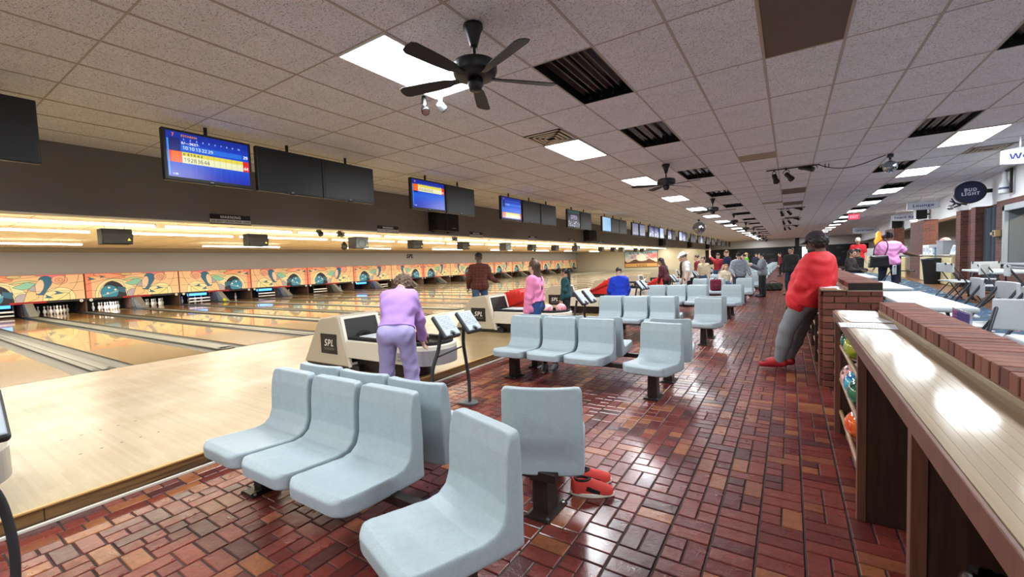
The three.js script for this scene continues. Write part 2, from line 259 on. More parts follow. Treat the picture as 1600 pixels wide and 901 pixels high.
// ------------------------------------------------------------------ walls and bulkheads
{
  const paint = (hex, s) => std(hex, 0.85, { bumpMap: grainBump, bumpScale: 0.0008 }), taupe = paint(0x7a736e), beige = paint(0xaeab9e), grey = paint(0x9c9a94);
  struct('wall_left', span(-29.2, -29, 0, 3.6, ENDZ, BACKZ), M.matteBlack, 'dark wall behind the pinsetters');
  struct('bulkhead', span(FASCIA - 0.16, FASCIA, 2.44, CEIL + 0.3, ENDZ, BACKZ), taupe, 'taupe bulkhead above the foul line');
  struct('trim_2', rspan(FASCIA - 0.17, FASCIA + 0.012, 2.425, 2.445, ENDZ, BACKZ, 0.004), std(0xe6e0cf, 0.5), 'white edge strip under the bulkhead');
  const lc = struct('lane_ceiling', span(-29, FASCIA - 0.16, 3.05, 3.25, ENDZ, BACKZ), std(0xf0e6cc, 0.9), 'cream ceiling over the lanes');
  part('ceiling_joint', Array.from({ length: 45 }, (_, i) => span(-26.9, FASCIA - 0.2, 3.046, 3.051, ENDZ + 1.4 * i - 0.004, ENDZ + 1.4 * i + 0.004)), std(0xa08d66, 0.9), lc);
  struct('wall_lane_back', span(-27.25, -27.1, 1.88, 3.05, ENDZ, BACKZ), paint(0xa4a7ac), 'grey wall above the pin masking units');
  struct('trim_3', rspan(-27.1, -26.75, 2.87, 3.05, ENDZ, BACKZ, 0.01), paint(0x948c7d), 'darker taupe box strip along the top of the grey wall');  // box added to give the wall top a darker taupe band
  struct('wall_end', [span(-29, FASCIA - 0.16, -0.3, 3.25, ENDZ - 0.2, ENDZ)], beige, 'beige end wall beside the last lane');
  struct('wall_far', [span(FASCIA - 0.16, 8, 2.42, CEIL + 0.3, ENDZ - 0.2, ENDZ)], grey, 'grey band of the far wall above the black wall');
  struct('wall_far_black', [span(FASCIA - 0.95, 1.15, -0.3, 2.42, ENDZ - 0.2, ENDZ + 0.01), span(2.35, 8, -0.3, 2.42, ENDZ - 0.2, ENDZ + 0.01), span(1.15, 2.35, 2.3, 2.42, ENDZ - 0.2, ENDZ + 0.01)], std(0xffffff, 0.85, { map: canvasTex(1024, 256, (g, w, h) => { g.fillStyle = '#070608'; g.fillRect(0, 0, w, h); for (let i = 0; i < 420; i++) { const v = 30 + Math.floor(rnd() * 60); g.fillStyle = `rgba(${v},${v},${v + 8},0.6)`; g.beginPath(); g.ellipse(rnd() * w, rnd() * h, 1.5 + rnd() * 4, 2 + rnd() * 4, rnd() * 3, 0, 7); g.fill(); } }, { rep: [0.12, 0.4] }) }), 'black far wall with small pale printed shapes');
  struct('trim_4', span(0.55, 0.95, 2.42, CEIL, ENDZ, ENDZ + 0.06), M.matteBlack, 'dark upright on the far wall');
  struct('wall_back', span(-29, 8, -0.3, 3.7, BACKZ, BACKZ + 0.2), grey, 'wall behind the photographer');
  struct('wall_right', span(7.15, 7.35, -0.3, 3.7, ENDZ, BACKZ), paint(0x8d877c), 'rear wall of the snack bar area');
  struct('floor_far', span(0.9, 7.15, -0.3, -0.005, ENDZ, -34), std(0x4a2f27, 0.4), 'far end of the concourse floor');
}
// ------------------------------------------------------------------ surface nets: turns a distance field into a smooth mesh
function surfaceNets(f, lo, hi, cell, colour) {
  const n = [0, 1, 2].map((k) => Math.max(2, Math.ceil((hi[k] - lo[k]) / cell - 1e-4) + 1)), [nx, ny, nz] = n, F = f instanceof Float32Array ? f : null, val = F ?? new Float32Array(nx * ny * nz);
  if (!F) { let i = 0; for (let z = 0; z < nz; z++) for (let y = 0; y < ny; y++) for (let x = 0; x < nx; x++) val[i++] = f(lo[0] + x * cell, lo[1] + y * cell, lo[2] + z * cell); }
  const id = new Int32Array(nx * ny * nz).fill(-1), pos = [], nor = [], idx = [], off = [0, 1, nx, nx + 1, nx * ny, nx * ny + 1, nx * ny + nx, nx * ny + nx + 1];
  const E = [[0, 1], [2, 3], [4, 5], [6, 7], [0, 2], [1, 3], [4, 6], [5, 7], [0, 4], [1, 5], [2, 6], [3, 7]];
  for (let z = 0; z < nz - 1; z++) for (let y = 0; y < ny - 1; y++) for (let x = 0; x < nx - 1; x++) {
    const b = x + nx * (y + ny * z); let m = 0; for (let c = 0; c < 8; c++) if (val[b + off[c]] < 0) m |= 1 << c;
    if (m === 0 || m === 255) continue;
    let px = 0, py = 0, pz = 0, k = 0;
    for (const [a, c] of E) { if (((m >> a) & 1) === ((m >> c) & 1)) continue; const va = val[b + off[a]], vc = val[b + off[c]], t = va / (va - vc); px += (a & 1) + t * ((c & 1) - (a & 1)); py += ((a >> 1) & 1) + t * (((c >> 1) & 1) - ((a >> 1) & 1)); pz += (a >> 2) + t * ((c >> 2) - (a >> 2)); k++; }
    id[b] = pos.length / 3; px /= k; py /= k; pz /= k; pos.push(lo[0] + (x + px) * cell, lo[1] + (y + py) * cell, lo[2] + (z + pz) * cell);
    const v = (c) => val[b + off[c]], L = (a, c, t) => a + (c - a) * t;
    const gx = L(L(v(1) - v(0), v(3) - v(2), py), L(v(5) - v(4), v(7) - v(6), py), pz), gy = L(L(v(2) - v(0), v(3) - v(1), px), L(v(6) - v(4), v(7) - v(5), px), pz), gz = L(L(v(4) - v(0), v(5) - v(1), px), L(v(6) - v(2), v(7) - v(3), px), py), l = Math.hypot(gx, gy, gz) || 1;
    nor.push(gx / l, gy / l, gz / l);
  }
  const S = [1, nx, nx * ny];
  for (let z = 1; z < nz - 1; z++) for (let y = 1; y < ny - 1; y++) for (let x = 1; x < nx - 1; x++) {
    const b = x + nx * (y + ny * z), s = val[b] < 0;
    for (let a = 0; a < 3; a++) {
      if (s === (val[b + S[a]] < 0)) continue; const u = S[(a + 1) % 3], w = S[(a + 2) % 3], q = [id[b], id[b - u], id[b - u - w], id[b - w]]; if (q.some((i) => i < 0)) continue;
      if (s) idx.push(q[0], q[1], q[2], q[0], q[2], q[3]); else idx.push(q[0], q[2], q[1], q[0], q[3], q[2]);
    }
  }
  const g = new THREE.BufferGeometry(); g.setAttribute('position', new THREE.Float32BufferAttribute(pos, 3)); g.setAttribute('normal', new THREE.Float32BufferAttribute(nor, 3)); g.setIndex(idx);
  if (colour) { const c = new Float32Array(pos.length); for (let i = 0; i < pos.length; i += 3) c.set(colour(pos[i], pos[i + 1], pos[i + 2]), i); g.setAttribute('color', new THREE.BufferAttribute(c, 3)); }
  return g;
}
const smin = (a, b, k) => { const h = Math.max(k - Math.abs(a - b), 0) / k; return Math.min(a, b) - h * h * k * 0.25; }, smax = (a, b, k) => -smin(-a, -b, k);
function polySDF(p, x, y) {
  let d = 1e9, s = 1; for (let i = 0, j = p.length - 1; i < p.length; j = i++) {
    const ex = p[j][0] - p[i][0], ey = p[j][1] - p[i][1], wx = x - p[i][0], wy = y - p[i][1], t = Math.max(0, Math.min(1, (wx * ex + wy * ey) / (ex * ex + ey * ey))), bx = wx - ex * t, by = wy - ey * t; d = Math.min(d, bx * bx + by * by);
    const a = y >= p[i][1], b = y < p[j][1], c = ex * wy > ey * wx; if ((a && b && c) || (!a && !b && !c)) s = -s;
  } return s * Math.sqrt(d);
}
// ------------------------------------------------------------------ moulded bench seats (front along +z, base point under the pan)
function seatGeo(cell, w = 0.255) {
  const P = [[0.282, 0.345], [0.292, 0.412], [0.255, 0.436], [0.05, 0.424], [-0.07, 0.415], [-0.135, 0.425], [-0.175, 0.458], [-0.196, 0.52], [-0.2, 0.62], [-0.208, 0.73], [-0.228, 0.825], [-0.28, 0.83], [-0.284, 0.6], [-0.287, 0.32], [-0.24, 0.315], [0.1, 0.33]];
  return triUV(surfaceNets((x, y, z) => {
    const q = 1 - Math.min(1, Math.abs(x / w) ** 3), s01 = (t) => { t = Math.max(0, Math.min(1, t)); return t * t * (3 - 2 * t); }, up = s01((y - 0.38) / 0.16), pz = z + q * 0.024 * up, py = y + q * 0.02 * (1 - up) * s01((0.3 - z) / 0.2) + s01((y - 0.6) / 0.25) * q * 0.016;
    let d = polySDF(P, pz + 0 * x, py) - 0.004;
    const fx = Math.abs(x) - w, rc = (a, b, r) => Math.hypot(Math.max(a + r, 0), Math.max(b + r, 0)) + Math.min(Math.max(a + r, b + r), 0) - r; d = smax(d, rc(fx, z - 0.294, 0.12), 0.02);
    d = smax(d, rc(fx + 0.012, y - 0.832, 0.055), 0.02);
    return smax(d, fx + 0.012 * Math.max(0, (y - 0.5) / 0.33), 0.024);
  }, [-w - 0.03, 0.28, -0.37], [w + 0.03, 0.88, 0.34], cell));
}
const seatNear = seatGeo(0.0085), seatFar = seatGeo(0.02);
const seatX = [-3.085, -2.565, -2.045, -1.235];
function bench(label, z, face, geo, one) {   // face 1: towards the photographer, -1: away; one: [dx, dz, turn] of the single seat
  const root = thing('seating_bench', label, 'bench', [-2.25, 0, z], 0, face > 0 ? 'moulded benches facing the photographer' : 'moulded benches facing away');
  seatX.forEach((x, i) => { const s = part('seat', geo, M.seatPlastic, root), t = i === 3 ? one : [0, 0, face < 0 ? 0.05 : 0]; s.position.set(x + 2.25 + t[0], 0, t[1]); s.rotation.y = (face > 0 ? 0 : Math.PI) + t[2]; });
  part('beam', rspan(-1.0, 1.12, 0.27, 0.325, face > 0 ? -0.09 : 0.03, face > 0 ? -0.03 : 0.09, 0.006), M.bronze, root);
  for (const x of [-0.93, 0.97]) {
    const zo = x > 0 ? one[1] * 0.6 : 0, p = part('pedestal', [extr([[-0.055, 0.01], [0.055, 0.01], [0.045, 0.275], [-0.045, 0.275]], 0.13, 0.004).translate(x, 0, -0.06 * face + zo), rbox(0.13, 0.025, 0.2, x, 0.312, -0.06 * face + zo, 0.005)], M.bronze, root);
    part('base_plate', extr([[-0.085, 0], [0.085, 0], [0.085, 0.008], [0.055, 0.022], [-0.055, 0.022], [-0.085, 0.008]], 0.26, 0.002).translate(x, 0, -0.05 * face + zo), M.bronze, p);
    for (const [a, b] of [[-0.068, 0.055], [0.068, 0.055], [-0.068, -0.155], [0.068, -0.155]]) part('bolt', cyl(0.01, 0.011, 0.012, x + a, 0.014, face * b + zo, 6), M.steel, p);
  }
}
{
  const k0 = ['nearest', 'second', 'third', 'fourth', 'fifth', 'sixth', 'seventh', 'eighth', 'ninth', 'tenth', 'eleventh', 'twelfth', 'thirteenth', 'fourteenth'];
  for (let k = 0; k < 14; k++) {
    const zf = [-1.46, -4.8, -8.15, -11.8][k] ?? -15.35 - (k - 4) * 3.56, geo = k < 2 ? seatNear : seatFar;
    bench(`pale grey four-seat bench turned towards the photographer, in the ${k0[k]} seating bay`, zf, 1, geo, k ? [-0.02, 0.13, -0.15] : [-0.05, 0.15, -0.3]);
    bench(`pale grey four-seat bench with its backs to the photographer, in the ${k0[k]} seating bay`, zf - 0.73, -1, geo, k ? [0, -0.05, 0.1] : [-0.09, -0.19, 0.4]);
  }
}
// ------------------------------------------------------------------ ceiling light panels, unlit fittings, lane strip lights
function panelLight(w, d, x, y, z, k, color, parent) { const l = new THREE.RectAreaLight(color, k, w, d); l.rotation.x = -Math.PI / 2; l.position.set(x, y, z); parent.add(l); return l; }
{
  const lens = glow(PANEL_COLOR, PANEL_GLOW), rim = std(0xdcdedd, 0.5);
  for (const [i, side] of [[-5, 'left'], [4, 'right']]) {
    let n = 0;
    for (let j = 6; j >= -45; j -= 3) {
      const z = GZ(j) + 0.6096, x = GX(i) + 0.3048, t = thing('ceiling_light', j > 1 ? `lit ceiling panel of the ${side} row behind the photographer` : `bright white ceiling light panel, ${ORD[n++] ?? 'one of the farthest'} in the ${side} row`, 'ceiling light', [x, CEIL, z], 0, `${side} row of lit ceiling panels`);
      part('frame', [box(0.598, 0.02, 0.014, 0, -0.003, 0.602), box(0.598, 0.02, 0.014, 0, -0.003, -0.602), box(0.014, 0.02, 1.2, 0.292, -0.003, 0), box(0.014, 0.02, 1.2, -0.292, -0.003, 0)], rim, t);
      part('diffuser', rbox(0.568, 0.02, 1.19, 0, -0.004, 0, 0.006), lens, t);
      panelLight(0.55, 1.17, 0, -0.018, 0, PANEL_LIGHT, PANEL_COLOR, t);
    }
  }
  const holder = rbox(0.03, 0.04, 0.02); const pan = std(0x0e0e10, 0.35, { metalness: 0.3 }), shine = std(0x3a3c40, 0.22, { metalness: 0.9 }); const cnt = {};
  for (const k in special) if (special[k] === 'troffer') {
    const [i, j] = k.split(',').map(Number), row = i < 0 ? 'left' : 'right'; cnt[row] ??= 0;
    const inView = j < (row === 'left' ? 0 : -1), t = thing('unlit_light_fitting', inView ? `dark open ceiling fitting without lamps, ${ORD[cnt[row]++]} in the ${row} dark row` : `dark open ceiling fitting of the ${row} dark row, out of view overhead`, 'light fitting', [GX(i) + 0.3048, CEIL, GZ(j) + 0.6096], 0, `${row} row of dark ceiling fittings`);
    part('housing', [box(0.59, 0.01, 1.2, 0, 0.14, 0), box(0.01, 0.14, 1.2, 0.292, 0.07, 0), box(0.01, 0.14, 1.2, -0.292, 0.07, 0), box(0.59, 0.14, 0.01, 0, 0.07, 0.598), box(0.59, 0.14, 0.01, 0, 0.07, -0.598)], pan, t);
    for (const x of [-0.21, -0.07, 0.07, 0.21]) { part('reflector', extr([[-0.045, 0], [0, 0.035], [0.045, 0], [0.03, 0], [0, 0.022], [-0.03, 0]], 1.1, 0).translate(x, 0.06, 0), shine, t); }
    part('ballast_cover', rbox(0.1, 0.03, 1.12, 0, 0.12, 0, 0.008), pan, t);
    for (const x of [-0.21, -0.07, 0.07, 0.21]) for (const z of [-0.57, 0.57]) part('lamp_holder', holder, M.black, t).position.set(x, 0.05, z);
  }
  for (const [i, j, l] of [[-5, -2, 'square white air diffuser beside the second light panel of the left row'], [5, -7, 'square air diffuser behind the nearest light panel in view of the right row']]) {
    const t = thing('air_diffuser', l, 'air vent', [GX(i) + 0.3048, CEIL, GZ(j) + 0.3048]); const ring = (a, y, w) => [box(2 * a, 0.008, w, 0, y, a - w / 2), box(2 * a, 0.008, w, 0, y, -a + w / 2), box(w, 0.008, 2 * a, a - w / 2, y, 0), box(w, 0.008, 2 * a, -a + w / 2, y, 0)];
    for (const a of [0.29, 0.22, 0.16, 0.1]) part('louver', ring(a, -0.006 - (0.29 - a) * 0.06, 0.035), std(0xc9bfae, 0.5), t); part('throat', box(0.56, 0.01, 0.56, 0, 0.03, 0), M.matteBlack, t);
  }
  const tubeMat = glow(new THREE.Color(1, 0.95, 0.84), LANE_GLOW), bodyMat = std(0xd8d2c4, 0.5);
  for (const [x, row] of [[-11.0, 'hidden'], [-13.9, 'front'], [-16.4, 'middle'], [-22.0, 'rear']]) for (let k = 0; k < 17; k++) {  // hidden row: unseen lamps added to brighten approach, lanes and ceiling bounce
    if (row === 'rear' && !(k < 2 || k % 2 === 1)) continue;
    const z = BACKZ - 3.9 - k * 3.66 + (row === 'middle' ? 0.7 : row === 'rear' ? -0.3 : 0); if (z < ENDZ + 2) continue;
    const t = thing('strip_light', row === 'hidden' ? 'added strip light, unseen behind the bulkhead, brightening approach and lanes' : `slim lit strip light, ${ORD[k] ?? 'far one'} in the ${row} lane row`, 'strip light', [x, 2.98, z], 0, `strip lights of the ${row} row over the lanes`);
    part('body', rbox(0.05, 0.04, 3.5, 0, -0.03, 0, 0.01), bodyMat, t); for (const q of [-1.2, 1.2]) part('hanger', cyl(0.008, 0.008, 0.09, 0, 0.03, q, 8), bodyMat, t); part('lamp_tube', new THREE.CylinderGeometry(0.02, 0.02, 3.44, 10).rotateX(Math.PI / 2).translate(0, -0.085, 0), tubeMat, t); part('lamp_holder', rbox(0.04, 0.06, 0.03, 0, -0.08, 1.735), bodyMat, t); part('lamp_holder', rbox(0.04, 0.06, 0.03, 0, -0.08, -1.735), bodyMat, t);
    panelLight(0.07, 3.44, 0, -0.11, 0, LANE_LIGHT * (row === 'rear' ? 2.6 : row === 'hidden' ? 0.6 : 1), LANE_COLOR, t);
  }
}
// ------------------------------------------------------------------ pin masking units, pins, pit fittings
const LANEZ = (n) => DIV0 + LANEW / 2 - (n - 7) * LANEW;                          // centre of lane n; lanes 7 and 8 share the return at DIV0
{
  const art = canvasTex(1024, 336, (g, w, h) => {
    const P = (c, f, s = 3) => { g.beginPath(); f(); g.fillStyle = c; if (c) g.fill(); if (s) { g.strokeStyle = '#3a2a26'; g.lineWidth = s; g.stroke(); } };
    g.fillStyle = '#f6d0a4'; g.fillRect(0, 0, w, h); g.fillStyle = '#f3977c'; g.fillRect(0, 0, 60, h); g.fillRect(0, 0, 420, 46);
    P('#f7b08c', () => g.ellipse(250, 40, 160, 34, 0.15, 0, 7)); P('#d9d79a', () => g.ellipse(420, 18, 60, 16, 0, 0, 7)); P('#f0829a', () => { g.moveTo(560, 0); g.lineTo(860, 0); g.bezierCurveTo(850, 50, 740, 60, 690, 30); g.closePath(); });
    P('#f2ecc0', () => { g.moveTo(90, h); g.bezierCurveTo(80, 120, 250, 30, 400, 110); g.bezierCurveTo(520, 180, 540, 280, 470, h); g.closePath(); }); P('#f6e4b8', () => { g.moveTo(118, h); g.bezierCurveTo(120, 160, 260, 60, 380, 130); g.lineTo(430, h); g.closePath(); });
    P('#1f2836', () => { g.moveTo(150, h); g.bezierCurveTo(150, 190, 200, 130, 265, 112); g.bezierCurveTo(350, 130, 400, 190, 410, h); g.closePath(); }); P('#3391bd', () => g.ellipse(235, 268, 92, 96, 0, 0, 7)); P('#2f6d8f', () => { g.moveTo(320, 190); g.lineTo(400, 210); g.lineTo(400, 290); g.lineTo(318, 260); g.closePath(); }); P('#6fb4cf', () => { g.moveTo(150, 300); g.lineTo(330, 236); g.lineTo(326, 268); g.lineTo(158, 328); g.closePath(); }, 2);
    for (const [x, y] of [[232, 204], [296, 236], [214, 282]]) { P('#f2f2ea', () => g.arc(x, y, 14, 0, 7), 2); }
    P('#8fd4c0', () => { g.moveTo(400, 150); g.lineTo(520, 88); g.lineTo(640, 120); g.lineTo(570, 168); g.lineTo(470, 182); g.closePath(); }); P('#c9dcae', () => { g.moveTo(380, 110); g.bezierCurveTo(440, 60, 520, 60, 600, 80); g.lineTo(520, 92); g.closePath(); }); P('#b3aebf', () => g.ellipse(470, 290, 52, 62, 0.7, 0, 7));
    P('#ecd09a', () => { g.moveTo(520, 200); g.bezierCurveTo(600, 150, 640, 200, 600, 300); g.lineTo(520, h); g.lineTo(480, h); g.closePath(); });
    P('#2d6f9a', () => { g.moveTo(620, 60); g.bezierCurveTo(640, 0, 730, 0, 738, 70); g.bezierCurveTo(735, 140, 680, 190, 650, 260); g.lineTo(590, 250); g.closePath(); }); P('#efd9bd', () => { g.ellipse(622, 150, 38, 92, 0.22, 0, 7); }); P('#b3aebf', () => { g.moveTo(585, 120); g.lineTo(520, 190); g.lineTo(588, 210); g.closePath(); });
    P('#f3edbd', () => { g.moveTo(640, h); g.bezierCurveTo(640, 220, 720, 160, 820, 170); g.bezierCurveTo(900, 180, 940, 250, 930, h); g.closePath(); }); P('#ebe6a8', () => { g.moveTo(690, h); g.bezierCurveTo(700, 240, 780, 220, 880, 250); g.lineTo(880, h); g.closePath(); });
    P('#f4b79b', () => g.ellipse(800, 70, 72, 58, 0, 0, 7)); P(null, () => { for (let i = 0; i < 40; i++) { const a = i * 0.32, r = 50 - i * 1.2; g.lineTo(800 + r * Math.cos(a), 72 + r * 0.8 * Math.sin(a)); } });
    for (const [x, y, s, a] of [[60, 70, 46, 0.05], [170, 44, 34, -0.2], [780, 236, 46, 0.1], [690, 284, 44, 0.3]]) { g.save(); g.translate(x, y); g.rotate(a); P('#2d7396', () => { g.moveTo(s, 6); g.lineTo(-s * 0.7, -s * 0.5); g.lineTo(-s * 0.3, 4); g.lineTo(-s * 0.7, s * 0.55); g.closePath(); }, 2); g.restore(); }
    g.strokeStyle = '#4a3832'; g.lineWidth = 3; for (const [a, b, c, d, e, f, i, j] of [[0, 150, 200, 80, 300, 60, 620, 20], [860, 0, 840, 140, 760, 200, 660, 230], [980, 0, 960, 180, 860, 280, 760, h], [400, 230, 560, 190, 640, 220, 1010, 220], [0, 240, 60, 220, 90, 250, 120, 230], [880, 120, 940, 110, 980, 110, 1020, 100]]) { g.beginPath(); g.moveTo(a, b); g.bezierCurveTo(c, d, e, f, i, j); g.stroke(); }
    g.fillStyle = '#e5705f'; g.fillRect(0, 0, w, 7); g.fillStyle = '#7a3028'; g.fillRect(0, 0, 5, h); g.fillRect(w - 5, 0, 5, h);
  }, { clamp: true });
  const artMat = std(0xffffff, 0.55, { map: art }), band = std(0x1b1618, 0.5), red = std(0xd03a45, 0.5, { map: canvasTex(512, 64, (g, w, h) => { g.fillStyle = '#d8434d'; g.fillRect(0, 0, w, h); g.fillStyle = '#7c1a24'; g.font = 'bold 54px sans-serif'; g.textAlign = 'center'; g.fillText('SOUTH PLAINS', w / 2, 51, w - 20); }, { clamp: true }) });
  const atlas = canvasTex(512, 512, (g) => { g.fillStyle = '#14100f'; g.fillRect(0, 0, 512, 512); for (let i = 0; i < 36; i++) { const x = (i % 6) * 85 + 42, y = Math.floor(i / 6) * 85 + 42; g.fillStyle = '#f3f1ea'; g.beginPath(); g.arc(x, y, 36, 0, 7); g.fill(); g.fillStyle = '#222'; g.font = 'bold 50px sans-serif'; g.textAlign = 'center'; g.fillText(String(i + 6), x, y + 18, 56); } }, { clamp: true }), discMat = std(0xffffff, 0.5, { map: atlas });
  const flip = [0, 0, 1, 1, 0, 0, 1, 0, 1, 1, 0, 0, 1, 0, 0, 1, 1, 0], gA = box(0.04, 1.13, PAIR - 0.02, 0, 1.315, 0);
  const put = (mir) => { const g = gA.clone(), u = g.attributes.uv, n = g.attributes.normal; for (let i = 0; i < u.count; i++) { if (Math.abs(n.getX(i)) < 0.5) u.setXY(i, 0.5, 0.999); else if (mir) u.setX(i, 1 - u.getX(i)); } return g; };
  const gL = put(false), gR = put(true), lift = extr([[-0.25, 0.08], [1.0, 0.0], [1.05, 0.05], [0.2, 0.55], [-0.05, 0.58], [-0.25, 0.5]], 0.26, 0.012), liftMat = std(0x8f9290, 0.4, { metalness: 0.3 }), kick = std(0x5b4030, 0.7);
  const pinPts = [[0, 0], [0.0255, 0], [0.028, 0.006], [0.036, 0.04], [0.05, 0.08], [0.0603, 0.114], [0.058, 0.15], [0.045, 0.19], [0.032, 0.22], [0.0245, 0.245], [0.0228, 0.262], [0.0245, 0.285], [0.03, 0.31], [0.0323, 0.335], [0.03, 0.36], [0.02, 0.376], [0, 0.381]];
  const pinGeo = lathe(pinPts, 18), pinMat = phys(0xf4f2ec, 0.3, { clearcoat: 0.5 }), stripe = lathe([[0.0262, 0.238], [0.0258, 0.246]], 18), stripe2 = lathe([[0.0246, 0.268], [0.0256, 0.279]], 18), redM = std(0xb3202b, 0.4);
  const ordinal = (k) => ['first', 'second', 'third', 'fourth', 'fifth', 'sixth', 'seventh', 'eighth', 'ninth', 'tenth', 'eleventh', 'twelfth', 'thirteenth', 'fourteenth', 'fifteenth', 'sixteenth', 'seventeenth'][k];
  for (let k = -1; k < 15; k++) {                                               // panel k starts at the boundary before it
    const z0 = DIV0 - LANEW - k * PAIR, zc = z0 - PAIR / 2; if (zc < ENDZ + 1.6) continue; const where = k < 0 ? 'at the left edge of the picture' : `${ordinal(k)} whole panel from the left`;
    const t = thing('masking_unit', `colourful stained-glass style pin masking panel with blue ball, ${where}`, 'masking panel', [MASKX, 0, zc], 0, 'masking panels above the pins');
    part('art_panel', flip[k + 1] ? gR : gL, artMat, t); part('lower_band', rspan(-0.02, 0.035, 0.66, 0.755, -PAIR / 2 + 0.01, PAIR / 2 - 0.01, 0.004), band, t);
    part('name_plate', new THREE.BoxGeometry(1.05, 0.085, 0.012).rotateY(Math.PI / 2).translate(0.045, 0.712, -0.02), red, t, 'red name plate');
    for (const s of [1, -1]) { const n = s > 0 ? 9 + 2 * k : 10 + 2 * k, i = n - 6; if (i < 0 || i > 35) continue; const d = new THREE.CircleGeometry(0.065, 18), u = d.attributes.uv; for (let q = 0; q < u.count; q++) u.setXY(q, ((i % 6) * 85 + 42 + (u.getX(q) - 0.5) * 76) / 512, 1 - (Math.floor(i / 6) * 85 + 42 - (u.getY(q) - 0.5) * 76) / 512); part('number_disc', d.rotateY(Math.PI / 2).translate(0.042, 0.67, s * (PAIR / 2 - 0.16)), discMat, t, 'white lane number disc'); }
    const l = thing('ball_lift', `grey slanted ball lift cover under the ${k < 0 ? 'leftmost' : ordinal(k) + ' whole'} masking panel`, 'ball lift', [MASKX, LANE_Y, zc], 0, 'ball lift covers at the lane ends'); part('cover', lift, liftMat, l); part('side_panel', extr([[-0.2, 0.08], [0.35, 0.04], [0.05, 0.46], [-0.2, 0.46]], 0.3, 0.004), std(0x4d4f4e, 0.5), l); part('kickback', rspan(-1.3, -0.26, 0.0, 0.6, -0.16, 0.16, 0.01), kick, l);
    const b = solo('kickback_board', rspan(-1.3, -0.03, -0.09, 0.62, -0.03, 0.03, 0.008), kick, `brown wooden kickback board between pin decks left of the ${k < 0 ? 'leftmost' : ordinal(k) + ' whole'} masking panel`, 'board', [MASKX, LANE_Y + 0.02, z0], 0, 'kickback boards between the pin decks');
  }
  struct('pit_back', span(-28.6, -28.4, 0, 2, ENDZ, BACKZ), M.matteBlack, 'black back of the pin pits');
  // pins
  const spots = []; for (let r = 0; r < 4; r++) for (let i = 0; i <= r; i++) spots.push([-27.2 - r * 0.264, (i - r / 2) * 0.3048]);
  const proto = {};
  for (const [lane, n, lab] of [[8, 10, 'white pin standing on the dim lane eight deck at the far left'], [9, 10, 'white red-striped pin in the brightly lit full rack'], [10, 9, 'white pin in the rack right of the brightly lit one'], [11, 4, 'white pin under the blue-lit hood near the yellow-green ball'], [12, 2, 'pale pin of the pair beside the yellow-green ball'], [16, 2, 'white pin of the pair left of the lilac-shirted bowler'], [14, 3, 'dim white pin on the deck past the second blue light'], [20, 5, 'white pin on the lit far deck right of the lilac-shirted bowler'], [22, 6, 'white pin on the far deck left of the plaid-shirted bowler']]) {
    const use = n === 2 ? [spots[6], spots[9]] : spots.slice(10 - n);
    for (const [x, z] of use) { const t = thing('bowling_pin', lab, 'bowling pin', [x, LANE_Y, LANEZ(lane) + z], 0, `pins on lane deck ${lane}`); part('body', pinGeo, pinMat, t); if (lane < 11) { part('neck_stripe', stripe, redM, t); part('neck_stripe', stripe2, redM, t); } }
  }
  // pit lamps, blue lit hoods, sweeps
  const blue = glow(new THREE.Color(0.05, 0.25, 1), 1.6), cool = glow(new THREE.Color(0.9, 0.95, 1), 2.5);
  for (const [n, [lane, k, c]] of [[7, 3, 'b'], [8, 1.6, 'w'], [9, 26, 'w'], [10, 4, 'w'], [11, 12, 'b'], [12, 4, 'w'], [13, 8, 'b'], [14, 3, 'w'], [16, 8, 'w'], [17, 6, 'b'], [20, 14, 'w'], [22, 10, 'w']].entries()) {
    const z = LANEZ(lane), t = thing('pit_lamp', c === 'b' ? `blue lit pit hood, ${ORD[n]} along the pin decks` : `tube lamp over the pin deck, ${ORD[n]} along the pin decks`, 'pit light', [MASKX - 0.12, 0.72, z]);
    part('housing', rbox(0.08, 0.05, 1.78, 0, 0.04, 0, 0.01), M.darkGrey, t); part('lamp_tube', cyl(0.016, 0.016, 0.94, 0, 0, 0, 10).rotateX(Math.PI / 2), c === 'b' ? blue : cool, t);
    if (c === 'b') part('blue_hood', rbox(0.02, 0.16, 0.92, -0.2, -0.12, 0, 0.01), blue, t);
    const L = panelLight(0.12, 0.94, 0, -0.03, 0, k, c === 'b' ? new THREE.Color(0.35, 0.55, 1) : new THREE.Color(0.92, 0.96, 1), t); L.rotation.set(-Math.PI / 2, 0, 0); L.rotation.x = -Math.PI / 2;
  }
  for (const [n, lane] of [7, 11, 13, 15, 18].entries()) { const t = thing('pin_sweep', `white pin sweep bar lowered across a lane, ${ORD[n]} of five`, 'sweep bar', [MASKX - 0.03, LANE_Y, LANEZ(lane)]); part('bar', rbox(0.03, 0.07, 1.0, 0, 0.26, 0, 0.01), M.white, t); part('bar', rbox(0.03, 0.06, 1.0, 0, 0.1, 0, 0.01), M.white, t); for (const s of [1, -1]) part('arm', rbox(0.03, 0.6, 0.04, -0.02, 0.36, s * 0.49, 0.006), M.darkGrey, t); }
  solo('bowling_ball', sph(0.108, 0, 0, 0, 24, 16), phys(0xa9b81c, 0.15, { clearcoat: 1 }), 'yellow-green bowling ball resting at a far lane end', 'bowling ball', [MASKX + 1.2, LANE_Y + 0.11, LANEZ(11) - 0.7]);
  // letters on the grey wall, mural on the end wall
  const font = await new FontLoader().loadAsync('fonts/droid/droid_sans_bold.typeface.json');
  const tg = new TextGeometry('SPL', { font, size: 0.34, depth: 0.03, curveSegments: 6 }); tg.applyMatrix4(new THREE.Matrix4().makeShear(0, 0, 0.25, 0, 0, 0)); tg.rotateY(Math.PI / 2);
